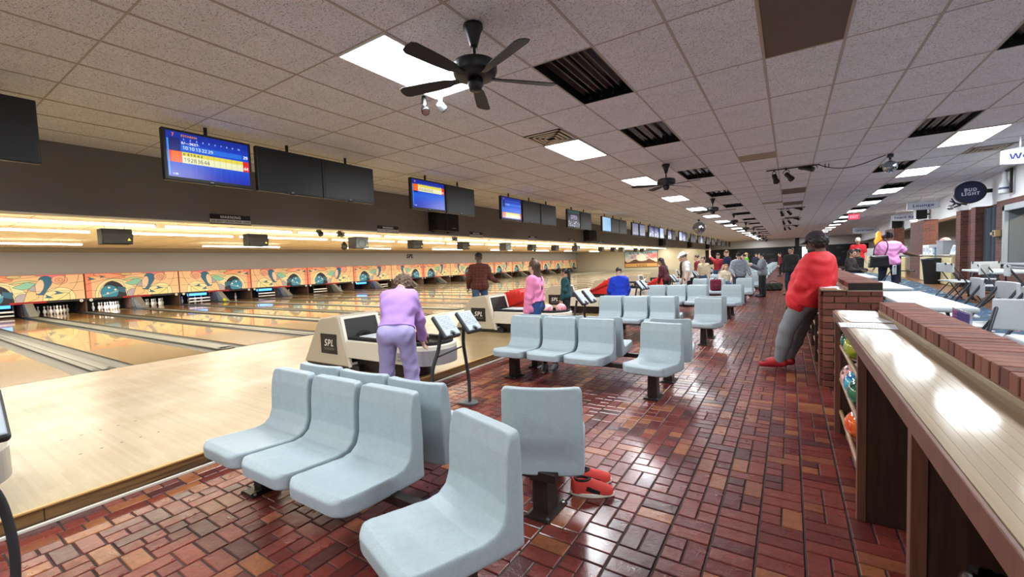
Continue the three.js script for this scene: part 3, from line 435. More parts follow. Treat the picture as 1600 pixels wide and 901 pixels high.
  const letters = solo('wall_letters', tg, M.black, 'black slanted letters SPL on the grey wall over the pins', 'sign', [-27.09, 2.43, -25.35]);
  const mural = thing('wall_mural', 'framed landscape mural with bowling alley name on the end wall', 'mural', [-17.35, 1.65, ENDZ + 0.03]);
  part('picture', box(4.5, 2.2, 0.03), std(0xffffff, 0.6, { map: canvasTex(1024, 512, (g, w, h) => {
    const s = g.createLinearGradient(0, 0, 0, h); s.addColorStop(0, '#7fb0cf'); s.addColorStop(0.5, '#c8cfd6'); s.addColorStop(1, '#c79b6a'); g.fillStyle = s; g.fillRect(0, 0, w, h);
    for (let i = 0; i < 60; i++) { g.fillStyle = ['rgba(255,255,255,.5)', 'rgba(214,110,120,.5)', 'rgba(120,90,140,.4)'][i % 3]; g.beginPath(); g.ellipse((i % 3 === 1 ? 700 : 200) + rnd() * 330, 90 + rnd() * 150, 50 + rnd() * 50, 20 + rnd() * 26, rnd(), 0, 7); g.fill(); }
    g.fillStyle = '#5a3a2c'; g.beginPath(); g.moveTo(0, 330); for (let x = 0; x <= w; x += 32) g.lineTo(x, 300 + 50 * Math.sin(x / 70) * (x < 420 || x > 680 ? 1 : 0.2) + rnd() * 18); g.lineTo(w, 420); g.lineTo(0, 420); g.fill(); g.fillStyle = '#b98d55'; g.fillRect(0, 400, w, 112); g.fillStyle = '#e7e2da'; g.beginPath(); g.ellipse(520, 210, 150, 110, 0, 0, 7); g.fill();
    g.fillStyle = '#1c2430'; g.font = 'bold 96px serif'; g.textAlign = 'center'; g.fillText('SOUTH PLAINS', 500, 92, 860); g.fillText('LANES', 540, 490, 420);
  }, { clamp: true }) }), mural);
  part('frame', [box(4.6, 0.06, 0.05, 0, 1.12, 0), box(4.6, 0.06, 0.05, 0, -1.12, 0), box(0.06, 2.3, 0.05, 2.28, 0, 0), box(0.06, 2.3, 0.05, -2.28, 0, 0)], M.black, mural);
}
// ------------------------------------------------------------------ scoreboard screens, warning signs, speakers
{
  const screen = (draw, w = 512, h = 300, k = 0.42) => { const t = canvasTex(w, h, draw, { clamp: true }); return new THREE.MeshStandardMaterial({ color: 0x050505, roughness: 0.25, emissive: 0xffffff, emissiveMap: t, emissiveIntensity: k }); };
  const score = (o) => screen((g, w, h) => {
    const s = g.createLinearGradient(0, 0, 0, h); s.addColorStop(0, '#0a1f9e'); s.addColorStop(0.55, '#0d5fe0'); s.addColorStop(1, '#0a22b0'); g.fillStyle = s; g.fillRect(0, 0, w, h); g.fillStyle = '#0b2a9a'; g.fillRect(0, 0, w, 40); g.fillStyle = 'rgba(90,170,255,.35)'; for (let i = 1; i < 10; i++) g.fillRect(86 + i * 38, 74, 2, 220);
    g.fillStyle = '#3aa0f0'; g.fillRect(4, 50, 8, 240); g.fillStyle = '#0a1a70'; g.fillRect(12, 40, 66, 100); g.fillStyle = '#ff7a5a'; g.font = 'bold 30px sans-serif'; g.fillText(o.lane, 30, 32); g.fillStyle = '#e08a3a'; g.font = 'bold 22px sans-serif'; g.fillText(o.name, 84, 28, 130);
    g.fillStyle = '#bfe0ff'; g.font = 'bold 16px sans-serif'; for (let i = 0; i < 10; i++) g.fillText(String(i + 1), 96 + i * 38, 50); g.fillStyle = '#fff'; g.font = 'bold 24px sans-serif'; g.fillText(o.rolls, 84, 76); g.fillStyle = 'rgba(60,150,255,.5)'; g.fillRect(84, 82, 380, 32); g.fillStyle = '#fff'; g.font = '30px sans-serif'; o.a.forEach((v, i) => g.fillText(v, 90 + i * 38, 110, 32));
    const y = o.y ?? 128; g.fillStyle = '#ff6a1c'; g.fillRect(12, y, 70, 74); g.fillStyle = '#e8342c'; g.fillRect(12, y, 12, 74); g.fillStyle = '#e8d84c'; g.fillRect(84, y, 386, 26); g.fillStyle = '#f1efc0'; g.fillRect(84, y + 26, 386, 48); g.fillStyle = '#111'; g.font = 'bold 22px sans-serif'; g.fillText(o.rolls2, 90, y + 22); g.font = '36px sans-serif'; o.b.forEach((v, i) => g.fillText(v, 92 + i * 40, y + 64, 36)); g.fillStyle = 'rgba(120,120,60,.5)'; for (let i = 1; i < 10; i++) g.fillRect(86 + i * 38, y, 2, 74);
    g.fillStyle = '#e02a2a'; g.fillRect(470, y, 42, 74); g.fillStyle = '#fff'; g.font = 'bold 30px sans-serif'; g.fillText(o.t, 474, y + 62, 34); g.fillText(o.t2, 474, 108, 34); g.font = 'bold 16px sans-serif'; g.fillText('1:30', 24, 286);
  });
  const scr = {
    s1: score({ lane: '7', name: 'ESTABAN', rolls: '6/---3637-', a: ['10', '10', '13', '22', '29'], rolls2: 'X  8 1 6 -6 2', b: ['19', '28', '36', '44'], t: '44', t2: '29' }),
    s2: score({ lane: '9', name: '', rolls: '', a: [], y: 48, rolls2: '', b: ['20', '30', '36', '43', '52', '61'], t: '61', t2: '' }),
    s3: score({ lane: '11', name: '', rolls: '', a: ['9', '16', '31'], y: 214, rolls2: '', b: ['8', '17'], t: '17', t2: '31' }),
    open: screen((g, w, h) => { g.fillStyle = '#0d0b18'; g.fillRect(0, 0, w, h); g.fillStyle = '#1d4a44'; g.fillRect(0, 0, w, 50); g.fillStyle = '#b7a6d8'; g.font = 'bold 110px sans-serif'; g.textAlign = 'center'; g.fillText('OPEN', w / 2, 160); for (let i = 0; i < 40; i++) { g.fillStyle = ['#c9c4d8', '#6a5a90', '#35304a'][i % 3]; g.fillRect(rnd() * w, 190 + rnd() * 90, 30, 20); } }),
    pale: screen((g, w, h) => { const s = g.createLinearGradient(0, 0, w, h); s.addColorStop(0, '#bcdcf4'); s.addColorStop(1, '#5fa6dc'); g.fillStyle = s; g.fillRect(0, 0, w, h); }, 64, 64, 0.4),
    blue: screen((g, w, h) => { g.fillStyle = '#262a52'; g.fillRect(0, 0, w, h); g.fillStyle = '#6a7090'; g.fillRect(10, 8, w - 20, 90); g.fillStyle = '#2b3a9a'; g.fillRect(0, 140, w, 160); }, 256, 150),
    purple: screen((g, w, h) => { g.fillStyle = '#15142c'; g.fillRect(0, 0, w, h); for (let i = 0; i < 60; i++) { g.fillStyle = ['#7f84b8', '#c4c4e6', '#4a3a78', '#243a8a'][i % 4]; g.fillRect(rnd() * w, rnd() * h, 12 + rnd() * 40, 10 + rnd() * 30); } }, 256, 150),
    bright: screen((g, w, h) => { const s = g.createLinearGradient(0, 0, w, 0); s.addColorStop(0, '#7f9fe8'); s.addColorStop(0.5, '#d4e0f8'); s.addColorStop(1, '#3a6ad0'); g.fillStyle = s; g.fillRect(0, 0, w, h); }, 64, 64, 0.4),
    off: std(0x060608, 0.42),
  };
  const lab = { s1: 'lit scoreboard screen showing lane seven scores', s2: 'lit blue scoreboard screen, second one with scores', s3: 'lit blue scoreboard screen, third one with scores', open: 'screen reading OPEN hung before the bulkhead', pale: 'screen showing plain pale blue', blue: 'screen with a blue and grey picture', purple: 'screen with a busy purple picture', bright: 'brightly lit blue-white screen', off: 'black switched-off screen' };
  const L = [[-0.07, 'off'], [-2.0, 's1'], [-3.03, 'off'], [-4.0, 'off'], [-5.83, 's2'], [-6.82, 'off'], [-8.85, 's3'], [-9.88, 'off'], [-10.88, 'off'], [-12.65, 'open'], [-13.66, 'off'], [-15.7, 'pale'], [-16.68, 'off'], [-17.67, 'off'], [-19.42, 'blue'], [-20.55, 'blue'], [-22.2, 'purple'], [-23.2, 'purple'], [-24.35, 'bright'], [-26.2, 'purple'], [-27.3, 'off'], [-29.3, 'bright'], [-30.3, 'purple'], [-31.3, 'off'], [-33.2, 'off'], [-34.2, 'off'], [-36.2, 'off'], [-37.2, 'purple'], [-38.2, 'off'], [-40.2, 'off'], [-41.2, 'off'], [-43.2, 'off'], [-44.2, 'off'], [-47, 'off'], [-48, 'off'], [-50.2, 'off'], [-51.2, 'off'], [-54, 'off'], [-57, 'off']];
  const cnt = {}, ORD2 = (i) => ['first', 'second', 'third', 'fourth', 'fifth', 'sixth', 'seventh', 'eighth', 'ninth', 'tenth', 'eleventh', 'twelfth', 'thirteenth', 'fourteenth', 'fifteenth', 'sixteenth', 'seventeenth', 'eighteenth', 'nineteenth', 'twentieth', 'twenty-first', 'twenty-second', 'twenty-third', 'twenty-fourth', 'twenty-fifth', 'twenty-sixth', 'twenty-seventh', 'twenty-eighth', 'twenty-ninth', 'thirtieth', 'thirty-first'][i];
  L.forEach(([z, k], i) => {
    cnt[k] = (cnt[k] ?? -1) + 1; const t = thing('scoreboard_screen', i === 0 ? 'black switched-off screen cut by the left edge of the picture' : i > 30 ? 'small far dark screen near the end of the hanging row' : `${lab[k]}, ${ORD2(i)} in the hanging row`, 'screen', [-6.02, 2.975, z - 0.49], 0, 'scoreboard screens hung in a row');
    part('housing', rbox(0.07, 0.6, 0.965, -0.03, 0, 0, 0.012), M.black, t); part('screen', new THREE.BoxGeometry(0.89, 0.525, 0.004).rotateY(Math.PI / 2).translate(0.0065, 0.008, 0), scr[k], t); part('maker_badge', rbox(0.004, 0.012, 0.035, 0.006, -0.275, 0, 0.001), std(0x9a9a9a, 0.4), t); part('ceiling_pole', cyl(0.02, 0.02, 0.4, -0.085, 0.21, 0, 10), M.black, t); part('mount_plate', rbox(0.02, 0.2, 0.2, -0.07, 0, 0), M.black, t); part('sensor_foot', rbox(0.03, 0.015, 0.06, -0.01, -0.305, 0, 0.003), M.black, t);
  });
  const warn = std(0xffffff, 0.5, { map: canvasTex(512, 128, (g, w, h) => { g.fillStyle = '#0c0c0c'; g.fillRect(0, 0, w, 72); g.fillStyle = '#cfcfcb'; g.fillRect(0, 72, w, 56); g.textAlign = 'center'; g.font = 'bold 54px sans-serif'; g.fillStyle = '#e8e8e4'; g.fillText('WARNING', w / 2, 56); g.font = 'bold 42px sans-serif'; g.fillStyle = '#222'; g.fillText('DO NOT CROSS FOUL LINE', w / 2, 115, 490); }, { clamp: true }) });
  for (let k = 0; k < 14; k++) { const t = thing('warning_sign', `small black and white foul line warning sign, ${ORD[k]} along the bulkhead`, 'sign', [FASCIA + 0.012, 2.512, -3.6 - k * 3.46], 0, 'warning signs along the bulkhead'); part('plate', new THREE.BoxGeometry(0.64, 0.15, 0.006).rotateY(Math.PI / 2), warn, t); part('holder', rbox(0.012, 0.02, 0.66, -0.004, -0.08, 0, 0.003), M.black, t); }
  // speakers hanging from the lane ceiling
  const grille = std(0x181b1e, 0.8, { bumpMap: dataTex(64, 64, (x, y) => ((x % 8 < 4) !== (y % 8 < 4) ? 1 : 0), { data: true, rep: [6, 6] }), bumpScale: 0.003 }), wedge = extr([[-0.2, -0.2], [0.16, -0.2], [0.24, 0.02], [0.14, 0.2], [-0.2, 0.2]], 0.62, 0.012).rotateY(0), tri = extr([[-0.035, -0.03], [0.035, -0.03], [0, 0.035]], 0.006), yellow = std(0xe3c53a, 0.4);
  [[-3.8, 'w'], [-7.35, 'w'], [-11.4, 'b'], [-14.6, 'w'], [-18.2, 'w'], [-22.3, 'b'], [-25.6, 'w'], [-29.1, 'w'], [-32.9, 'b'], [-38.6, 'w'], [-41.9, 'w'], [-44.4, 'b'], [-49.4, 'w'], [-52, 'w']].forEach(([z, k], i) => {
    const t = thing('loudspeaker', `dark ${k === 'w' ? 'wedge' : 'square'} loudspeaker under the lane ceiling, ${ORD[i]} in its row`, 'speaker', [-14.95, 2.68, z], 0, 'speakers under the lane ceiling');
    if (k === 'w') { part('cabinet', wedge, M.matteBlack, t); part('grille', rbox(0.02, 0.36, 0.58, 0.2, 0.0, 0, 0.008).translate(-0.0, 0, 0), grille, t); part('logo', tri.clone().rotateY(Math.PI / 2).translate(0.216, -0.08, -0.22), yellow, t, 'small yellow triangle badge'); }
    else { part('cabinet', rbox(0.5, 0.46, 0.62, 0, 0, 0, 0.012), std(0x241e1c, 0.6), t); part('grille', rbox(0.02, 0.42, 0.56, 0.255, 0, 0, 0.008), std(0x4f5a60, 0.7, { bumpMap: grille.bumpMap, bumpScale: 0.003 }), t); part('woofer', new THREE.TorusGeometry(0.17, 0.012, 8, 28).rotateY(Math.PI / 2).translate(0.266, -0.02, 0.02), M.darkGrey, t); part('logo', tri.clone().rotateY(Math.PI / 2).translate(0.27, -0.1, -0.22), yellow, t); }
    part('yoke', [bar([0, 0.2, 0.2], [0, 0.37, 0.2], 0.006), bar([0, 0.2, -0.2], [0, 0.37, -0.2], 0.006)], M.steel, t);
  });
  // black equipment boxes on the bulkhead face, spot lamps under the lane ceiling
  [-8.9, -19.2, -33.0, -43.5, -54].forEach((z, i) => { const t = thing('wall_cabinet', `black speaker cabinet fixed on the bulkhead, ${ORD[i]} of five`, 'speaker', [FASCIA + 0.16, 2.78, z], 0, 'black cabinets on the bulkhead'); part('cabinet', rbox(0.3, 0.5, 0.9, 0, 0, 0, 0.01), M.matteBlack, t); part('seam', rbox(0.01, 0.48, 0.012, 0.152, 0, 0.05, 0.002), M.darkGrey, t); part('label_strip', rbox(0.006, 0.02, 0.16, 0.152, -0.17, -0.25, 0.001), std(0x77797c, 0.4), t); part('bracket', [rbox(0.06, 0.04, 0.06, -0.13, -0.265, 0.3), rbox(0.06, 0.04, 0.06, -0.13, -0.265, -0.3)], M.black, t); });
  const spotHead = () => [cyl(0.075, 0.09, 0.2, 0, 0, 0, 14).rotateZ(0.9), cyl(0.095, 0.095, 0.03, 0.07, -0.055, 0, 14).rotateZ(0)];
  [[-13.2, 2.86, -8.55, 'b'], [-13.2, 2.85, -9.35, 'c'], [-15.2, 2.58, -10.9, 'd'], [-13.0, 2.85, -15.2, 'c'], [-15.2, 2.6, -26.4, 'd'], [-13, 2.85, -28.5, 'c']].forEach(([x, y, z, k], i) => {
    const t = thing('spot_lamp', `small dark spot lamp under the lane ceiling, ${ORD[i]} of six`, 'spotlight', [x, y, z], 0.4 * i, 'spot lamps under the lane ceiling');
    part('body', k === 'd' ? [sph(0.13, 0, -0.05, 0, 16, 12), cyl(0.05, 0.08, 0.1, 0, 0.1, 0, 12)] : spotHead(), M.black, t); if (k === 'c') part('facet_lens', Array.from({ length: 9 }, (_, q) => sph(0.045, 0.1 * Math.cos(q * 2.4), -0.03 + 0.06 * Math.sin(q * 1.7), 0.1 * Math.sin(q * 2.4), 8, 6)), std(0x6e7a74, 0.2, { metalness: 0.7 }), t); part('stem', bar([0, 0.06, 0], [0, 3.05 - y, 0], 0.012), M.black, t); part('yoke', new THREE.TorusGeometry(0.11, 0.008, 6, 14, Math.PI).rotateZ(0), M.black, t);
  });
}
// ------------------------------------------------------------------ knee walls with brick coping, counters and ball racks
const brickWear = [1, 2].map((k) => dataTex(128, 128, (x, y) => { const v = 0.82 + 0.3 * fbm(x / 12, y / 12, 10, 10, 4, k); return [v, v, v]; }, { rep: [3, 3] })), brickMats = [0x7a4336, 0x723d30, 0x804739, 0x6a382d, 0x84503e].map((c) => std(c, 0.75, { map: brickWear[c & 1], bumpMap: grainBump, bumpScale: 0.0012 }));
const mortarOf = 0, mortar = std(0x9a8f82, 0.9), maple = [0, 1, 2, 3].map((k) => phys(0xffffff, 0.6, { map: woodGrain(plain(146 + 3 * k, 128 + 2 * k, 100), plain(134, 114, 86), 90 + k, { rep: [3, 0.7] }), clearcoat: 0.4, clearcoatRoughness: 0.1 }));
const bk = (w, h, d) => triUV(rbox(w, h, d, 0, 0, 0, 0.004, 1)).translate(0, 0, 0);
function coping(parent, x0, x1, y0, y1, z0, z1) {   // rowlock bricks side by side along z
  const P = 0.0765, g = [0, 1].map(() => bk(x1 - x0, y1 - y0, P - 0.009)); const n = Math.floor((z1 - z0) / P), far = [];
  for (let i = 0; i < n; i++) { const b = part('brick', pick(g), pick(brickMats), parent); b.position.set((x0 + x1) / 2 + rr(-0.003, 0.003), (y0 + y1) / 2 + rr(-0.002, 0.002), z0 + P * (i + 0.5)); b.rotation.x = rr(-0.012, 0.012); }
  part('mortar', span(x0 + 0.006, x1 - 0.006, y0, y1 - 0.008, z0, z0 + n * P), std(0x2a2220, 0.9), parent);
}
function brickFace(parent, x0, x1, y0, y1, z, axis = 'z') {   // running bond facing +z (or -x when axis is x: then x0..x1 run along z and z is the plane x)
  const H = 0.0745, L = 0.203; let r = 0;
  for (let y = y0; y + H * 0.6 < y1; y += H, r++) for (let x = x0 - (r % 2) * (L + 0.01) / 2; x < x1 - 0.01; x += L + 0.01) {
    const a = Math.max(x, x0), b = Math.min(x + L, x1), h = Math.min(H - 0.01, y1 - y - 0.005); if (b - a < 0.02) continue; const m = part('brick', axis === 'z' ? bk(b - a, h, 0.06) : bk(0.06, h, b - a), pick(brickMats), parent);
    if (axis === 'z') m.position.set((a + b) / 2, y + h / 2 + 0.005, z - 0.022 + rr(-0.002, 0.002)); else m.position.set(z + 0.022, y + h / 2 + 0.005, (a + b) / 2);
  }
}
{
  // first counter, beside the photographer
  const w1 = struct('wall_knee_1', span(0.6, 0.79, 0, 1.055, -4.36, BACKZ), mortar, 'low brick wall behind the near counter'); coping(w1, 0.592, 0.8, 1.055, 1.135, -4.38, 0.6); brickFace(w1, 0.6, 0.79, 0.0, 1.05, -4.36 - 0.03, 'z');
  const c = thing('ball_counter', 'long low counter with light maple top and dark open cubbies beside the photographer', 'counter', [0, 0, 0]);
  const W = 0.0268; for (let i = 0; i < 10; i++) for (const [za, zb, k] of [[-4.5, -3.32, 0], [-3.317, -0.8, 1], [-0.797, 0.7, 2]]) { const p = part('top_plank', triUV(rspan(0.318 + i * W, 0.318 + (i + 1) * W - 0.0004, 1.02, 1.05, za, zb, 0.0003, 1)), pick(maple), c); }
  part('front_edge', triUV(rspan(0.306, 0.318, 0.985, 1.048, -4.5, 0.7, 0.003)), M.redWood, c); part('back_ledge', triUV(rspan(0.585, 0.598, 1.02, 1.072, -4.38, 0.7, 0.003)), maple[1], c); part('back_panel', triUV(span(0.57, 0.598, 0.03, 1.02, -4.5, 0.7)), M.darkWood, c);
  for (const z of [-4.5, -3.06, -1.8, -0.35]) { const d = part('divider', triUV(rspan(0.36, 0.572, 0.0, 1.02, z - 0.018, z + 0.018, 0.002)), M.darkWood, c); part('post', triUV(rspan(0.32, 0.362, 0.0, 1.02, z - 0.024, z + 0.024, 0.003)), M.redWood, d); }
  const dowel = std(0x9a7a5c, 0.4); for (const y of [0.75, 0.47, 0.19]) { part('ball_rail', bar([0.365, y, -4.48], [0.365, y, -3.08], 0.016), dowel, c); part('ball_rail', bar([0.53, y - 0.04, -4.48], [0.53, y - 0.04, -3.08], 0.016), dowel, c); }
  const swirl = (a, b, s) => phys(0xffffff, 0.12, { clearcoat: 1, map: dataTex(128, 128, (x, y) => { const n = fbm(x / 16 + 2 * fbm(x / 30, y / 30, 5, 5, 2, s), y / 16, 8, 8, 3, s), k = Math.max(0, Math.min(1, (n - 0.35) * 4)); return [0, 1, 2].map((i) => (a[i] + (b[i] - a[i]) * k) / 255); }) });
  const hole = [[0.02, 0.02], [-0.02, 0.02], [0, -0.03]], ballGeo = sph(0.1085, 0, 0, 0, 28, 20), holeGeo = cyl(0.013, 0.013, 0.01, 0, 0.1052, 0, 10);
  const ball = (label, m, pos, holes, rot = [0.6, 0, 0.9], group) => { const t = thing('bowling_ball', label, 'bowling ball', pos, 0, group); const b = part('shell', ballGeo, m, t); if (holes) for (const [a, d] of hole) { const q = part('finger_hole', holeGeo, M.black, b); q.rotation.set(a * 8, 0, d * 8); } b.rotation.set(...rot); return t; };
  globalThis.makeBall = ball; globalThis.swirlMat = swirl;
  const G = 'balls in the counter rack';
  ball('dark green bowling ball on the top rail of the counter rack', swirl([10, 70, 40], [20, 110, 60], 1), [0.447, 0.826, -4.27], 1, undefined, G); ball('yellow-green bowling ball beside the dark green one in the rack', swirl([120, 130, 30], [170, 175, 60], 2), [0.447, 0.826, -4.03], 0, undefined, G);
  ball('pink and white swirled bowling ball on the middle rail of the rack', swirl([214, 150, 140], [240, 220, 214], 3), [0.447, 0.546, -4.27], 1, undefined, G); ball('blue and teal swirled bowling ball on the middle rack rail', swirl([20, 70, 150], [70, 170, 190], 4), [0.447, 0.546, -4.03], 0, undefined, G); ball('deep green bowling ball behind the blue swirled one', swirl([10, 50, 40], [30, 110, 80], 6), [0.447, 0.546, -3.8], 0, undefined, G); ball('orange bowling ball on the lowest rail of the rack', swirl([220, 80, 24], [244, 110, 40], 5), [0.447, 0.266, -3.95], 0, undefined, G);
  // papers on the counter
  const sheet = (label, pos, ry, lines) => { const t = thing('paper_sheet', label, 'paper', pos, ry); part('sheet', box(0.216, 0.0012, 0.279, 0, 0, 0), std(0xf0f0f2, 0.7, { map: canvasTex(128, 160, (g, w, h) => { g.fillStyle = '#f4f4f6'; g.fillRect(0, 0, w, h); g.fillStyle = '#b9bccb'; for (let i = 0; i < lines; i++) g.fillRect(12, 16 + i * 9, 40 + rnd() * 64, 3); }, { clamp: true }) }), t); part('under_sheet', box(0.216, 0.0008, 0.279, 0.012, -0.001, -0.01).rotateY(0.05), std(0xdfe2ea, 0.7), t); };
  sheet('white printed sheet at the far end of the near counter', [0.45, 1.0525, -3.9], 0.1, 10); sheet('printed paper sheet overlapping the counter joint', [0.43, 1.0525, -3.58], 1.5, 12);
  // bin liner in the near cubby
  const bin = thing('trash_bin', 'bin with crumpled black plastic liner in the near cubby', 'trash bin', [0.455, 0, -1.33]);
  part('bin_body', lathe([[0, 0.0], [0.085, 0.0], [0.1, 0.6], [0.094, 0.6], [0.08, 0.02], [0, 0.02]], 28).scale(1, 1, 2.9), M.darkGrey, bin);
  const bag = new THREE.CylinderGeometry(0.112, 0.1, 0.34, 96, 24, true), bp = bag.attributes.position; for (let i = 0; i < bp.count; i++) { const x = bp.getX(i), y = bp.getY(i), z = bp.getZ(i), a = Math.atan2(z, x), t = (y + 0.17) / 0.34, k = 1 + 0.1 * (fbm(a * 4 + 20, t * 6, 99, 99, 4, 8) - 0.5) + 0.03 * Math.sin(a * 23 + t * 9) * t, r = k * (t > 0.93 ? 1 - (t - 0.93) * 3 : 1); bp.setXYZ(i, x * r * 0.98, y + 0.05 * (fbm(a * 2 + 9, 2, 99, 99, 3, 9) - 0.5) + (t > 0.93 ? 0.01 : 0), z * r); } bag.computeVertexNormals(); bag.scale(1, 1, 2.9).translate(0, 0.5, 0);
  part('liner', bag, phys(0x0b0b0d, 0.22, { clearcoat: 0.6, side: THREE.DoubleSide }), bin);
  part('liner_inside', new THREE.CircleGeometry(0.1, 40).rotateX(-Math.PI / 2).scale(1, 1, 2.8).translate(0, 0.52, 0), M.matteBlack, bin);
  // second counter beyond the gap
  const w2 = struct('wall_knee_2', span(0.5, 0.84, 0, 1.11, -16.2, -6.02), mortar, 'brick knee wall with counter beyond the gap'); struct('wall_pier', span(0.325, 0.84, 0, 1.105, -6.3, -6.03), mortar, 'brick end pier of the second counter');
  brickFace(w2, 0.32, 0.842, 0.0, 1.1, -6.0, 'z'); brickFace(w2, -6.28, -6.03, 0, 1.1, 0.295, 'x'); coping(w2, 0.545, 0.845, 1.11, 1.195, -16.2, -5.98);
  const c2 = thing('ball_counter', 'second counter with maple top past the brick pier, where the red-shirted man leans', 'counter', [0, 0, 0]);
  for (let i = 0; i < 8; i++) part('top_plank', triUV(rspan(0.3 + i * 0.03, 0.3 + (i + 1) * 0.03 - 0.0004, 1.106, 1.124, -16.0, -5.97, 0.0003, 1)), pick(maple), c2); part('front_edge', triUV(rspan(0.288, 0.3, 1.06, 1.122, -16.0, -5.97, 0.003)), M.redWood, c2); part('back_ledge', triUV(rspan(0.528, 0.543, 1.106, 1.15, -16, -5.97, 0.003)), maple[0], c2); part('back_panel', span(0.46, 0.5, 0, 1.1, -16, -6.3), M.darkWood, c2);
  for (let z = -7.4; z > -15.9; z -= 1.25) { const d = part('divider', triUV(rspan(0.33, 0.47, 0, 1.1, z - 0.018, z + 0.018, 0.002)), M.darkWood, c2); part('post', triUV(rspan(0.3, 0.335, 0, 1.1, z - 0.025, z + 0.025, 0.003)), M.darkWood, d); } part('ball_rail', [0.7, 0.42, 0.16].map((y) => bar([0.34, y, -15.9], [0.34, y, -6.3], 0.014)), dowel, c2);
  sheet('white paper on the second counter behind the red-shirted man', [0.42, 1.126, -6.35], 0.3, 8);
}
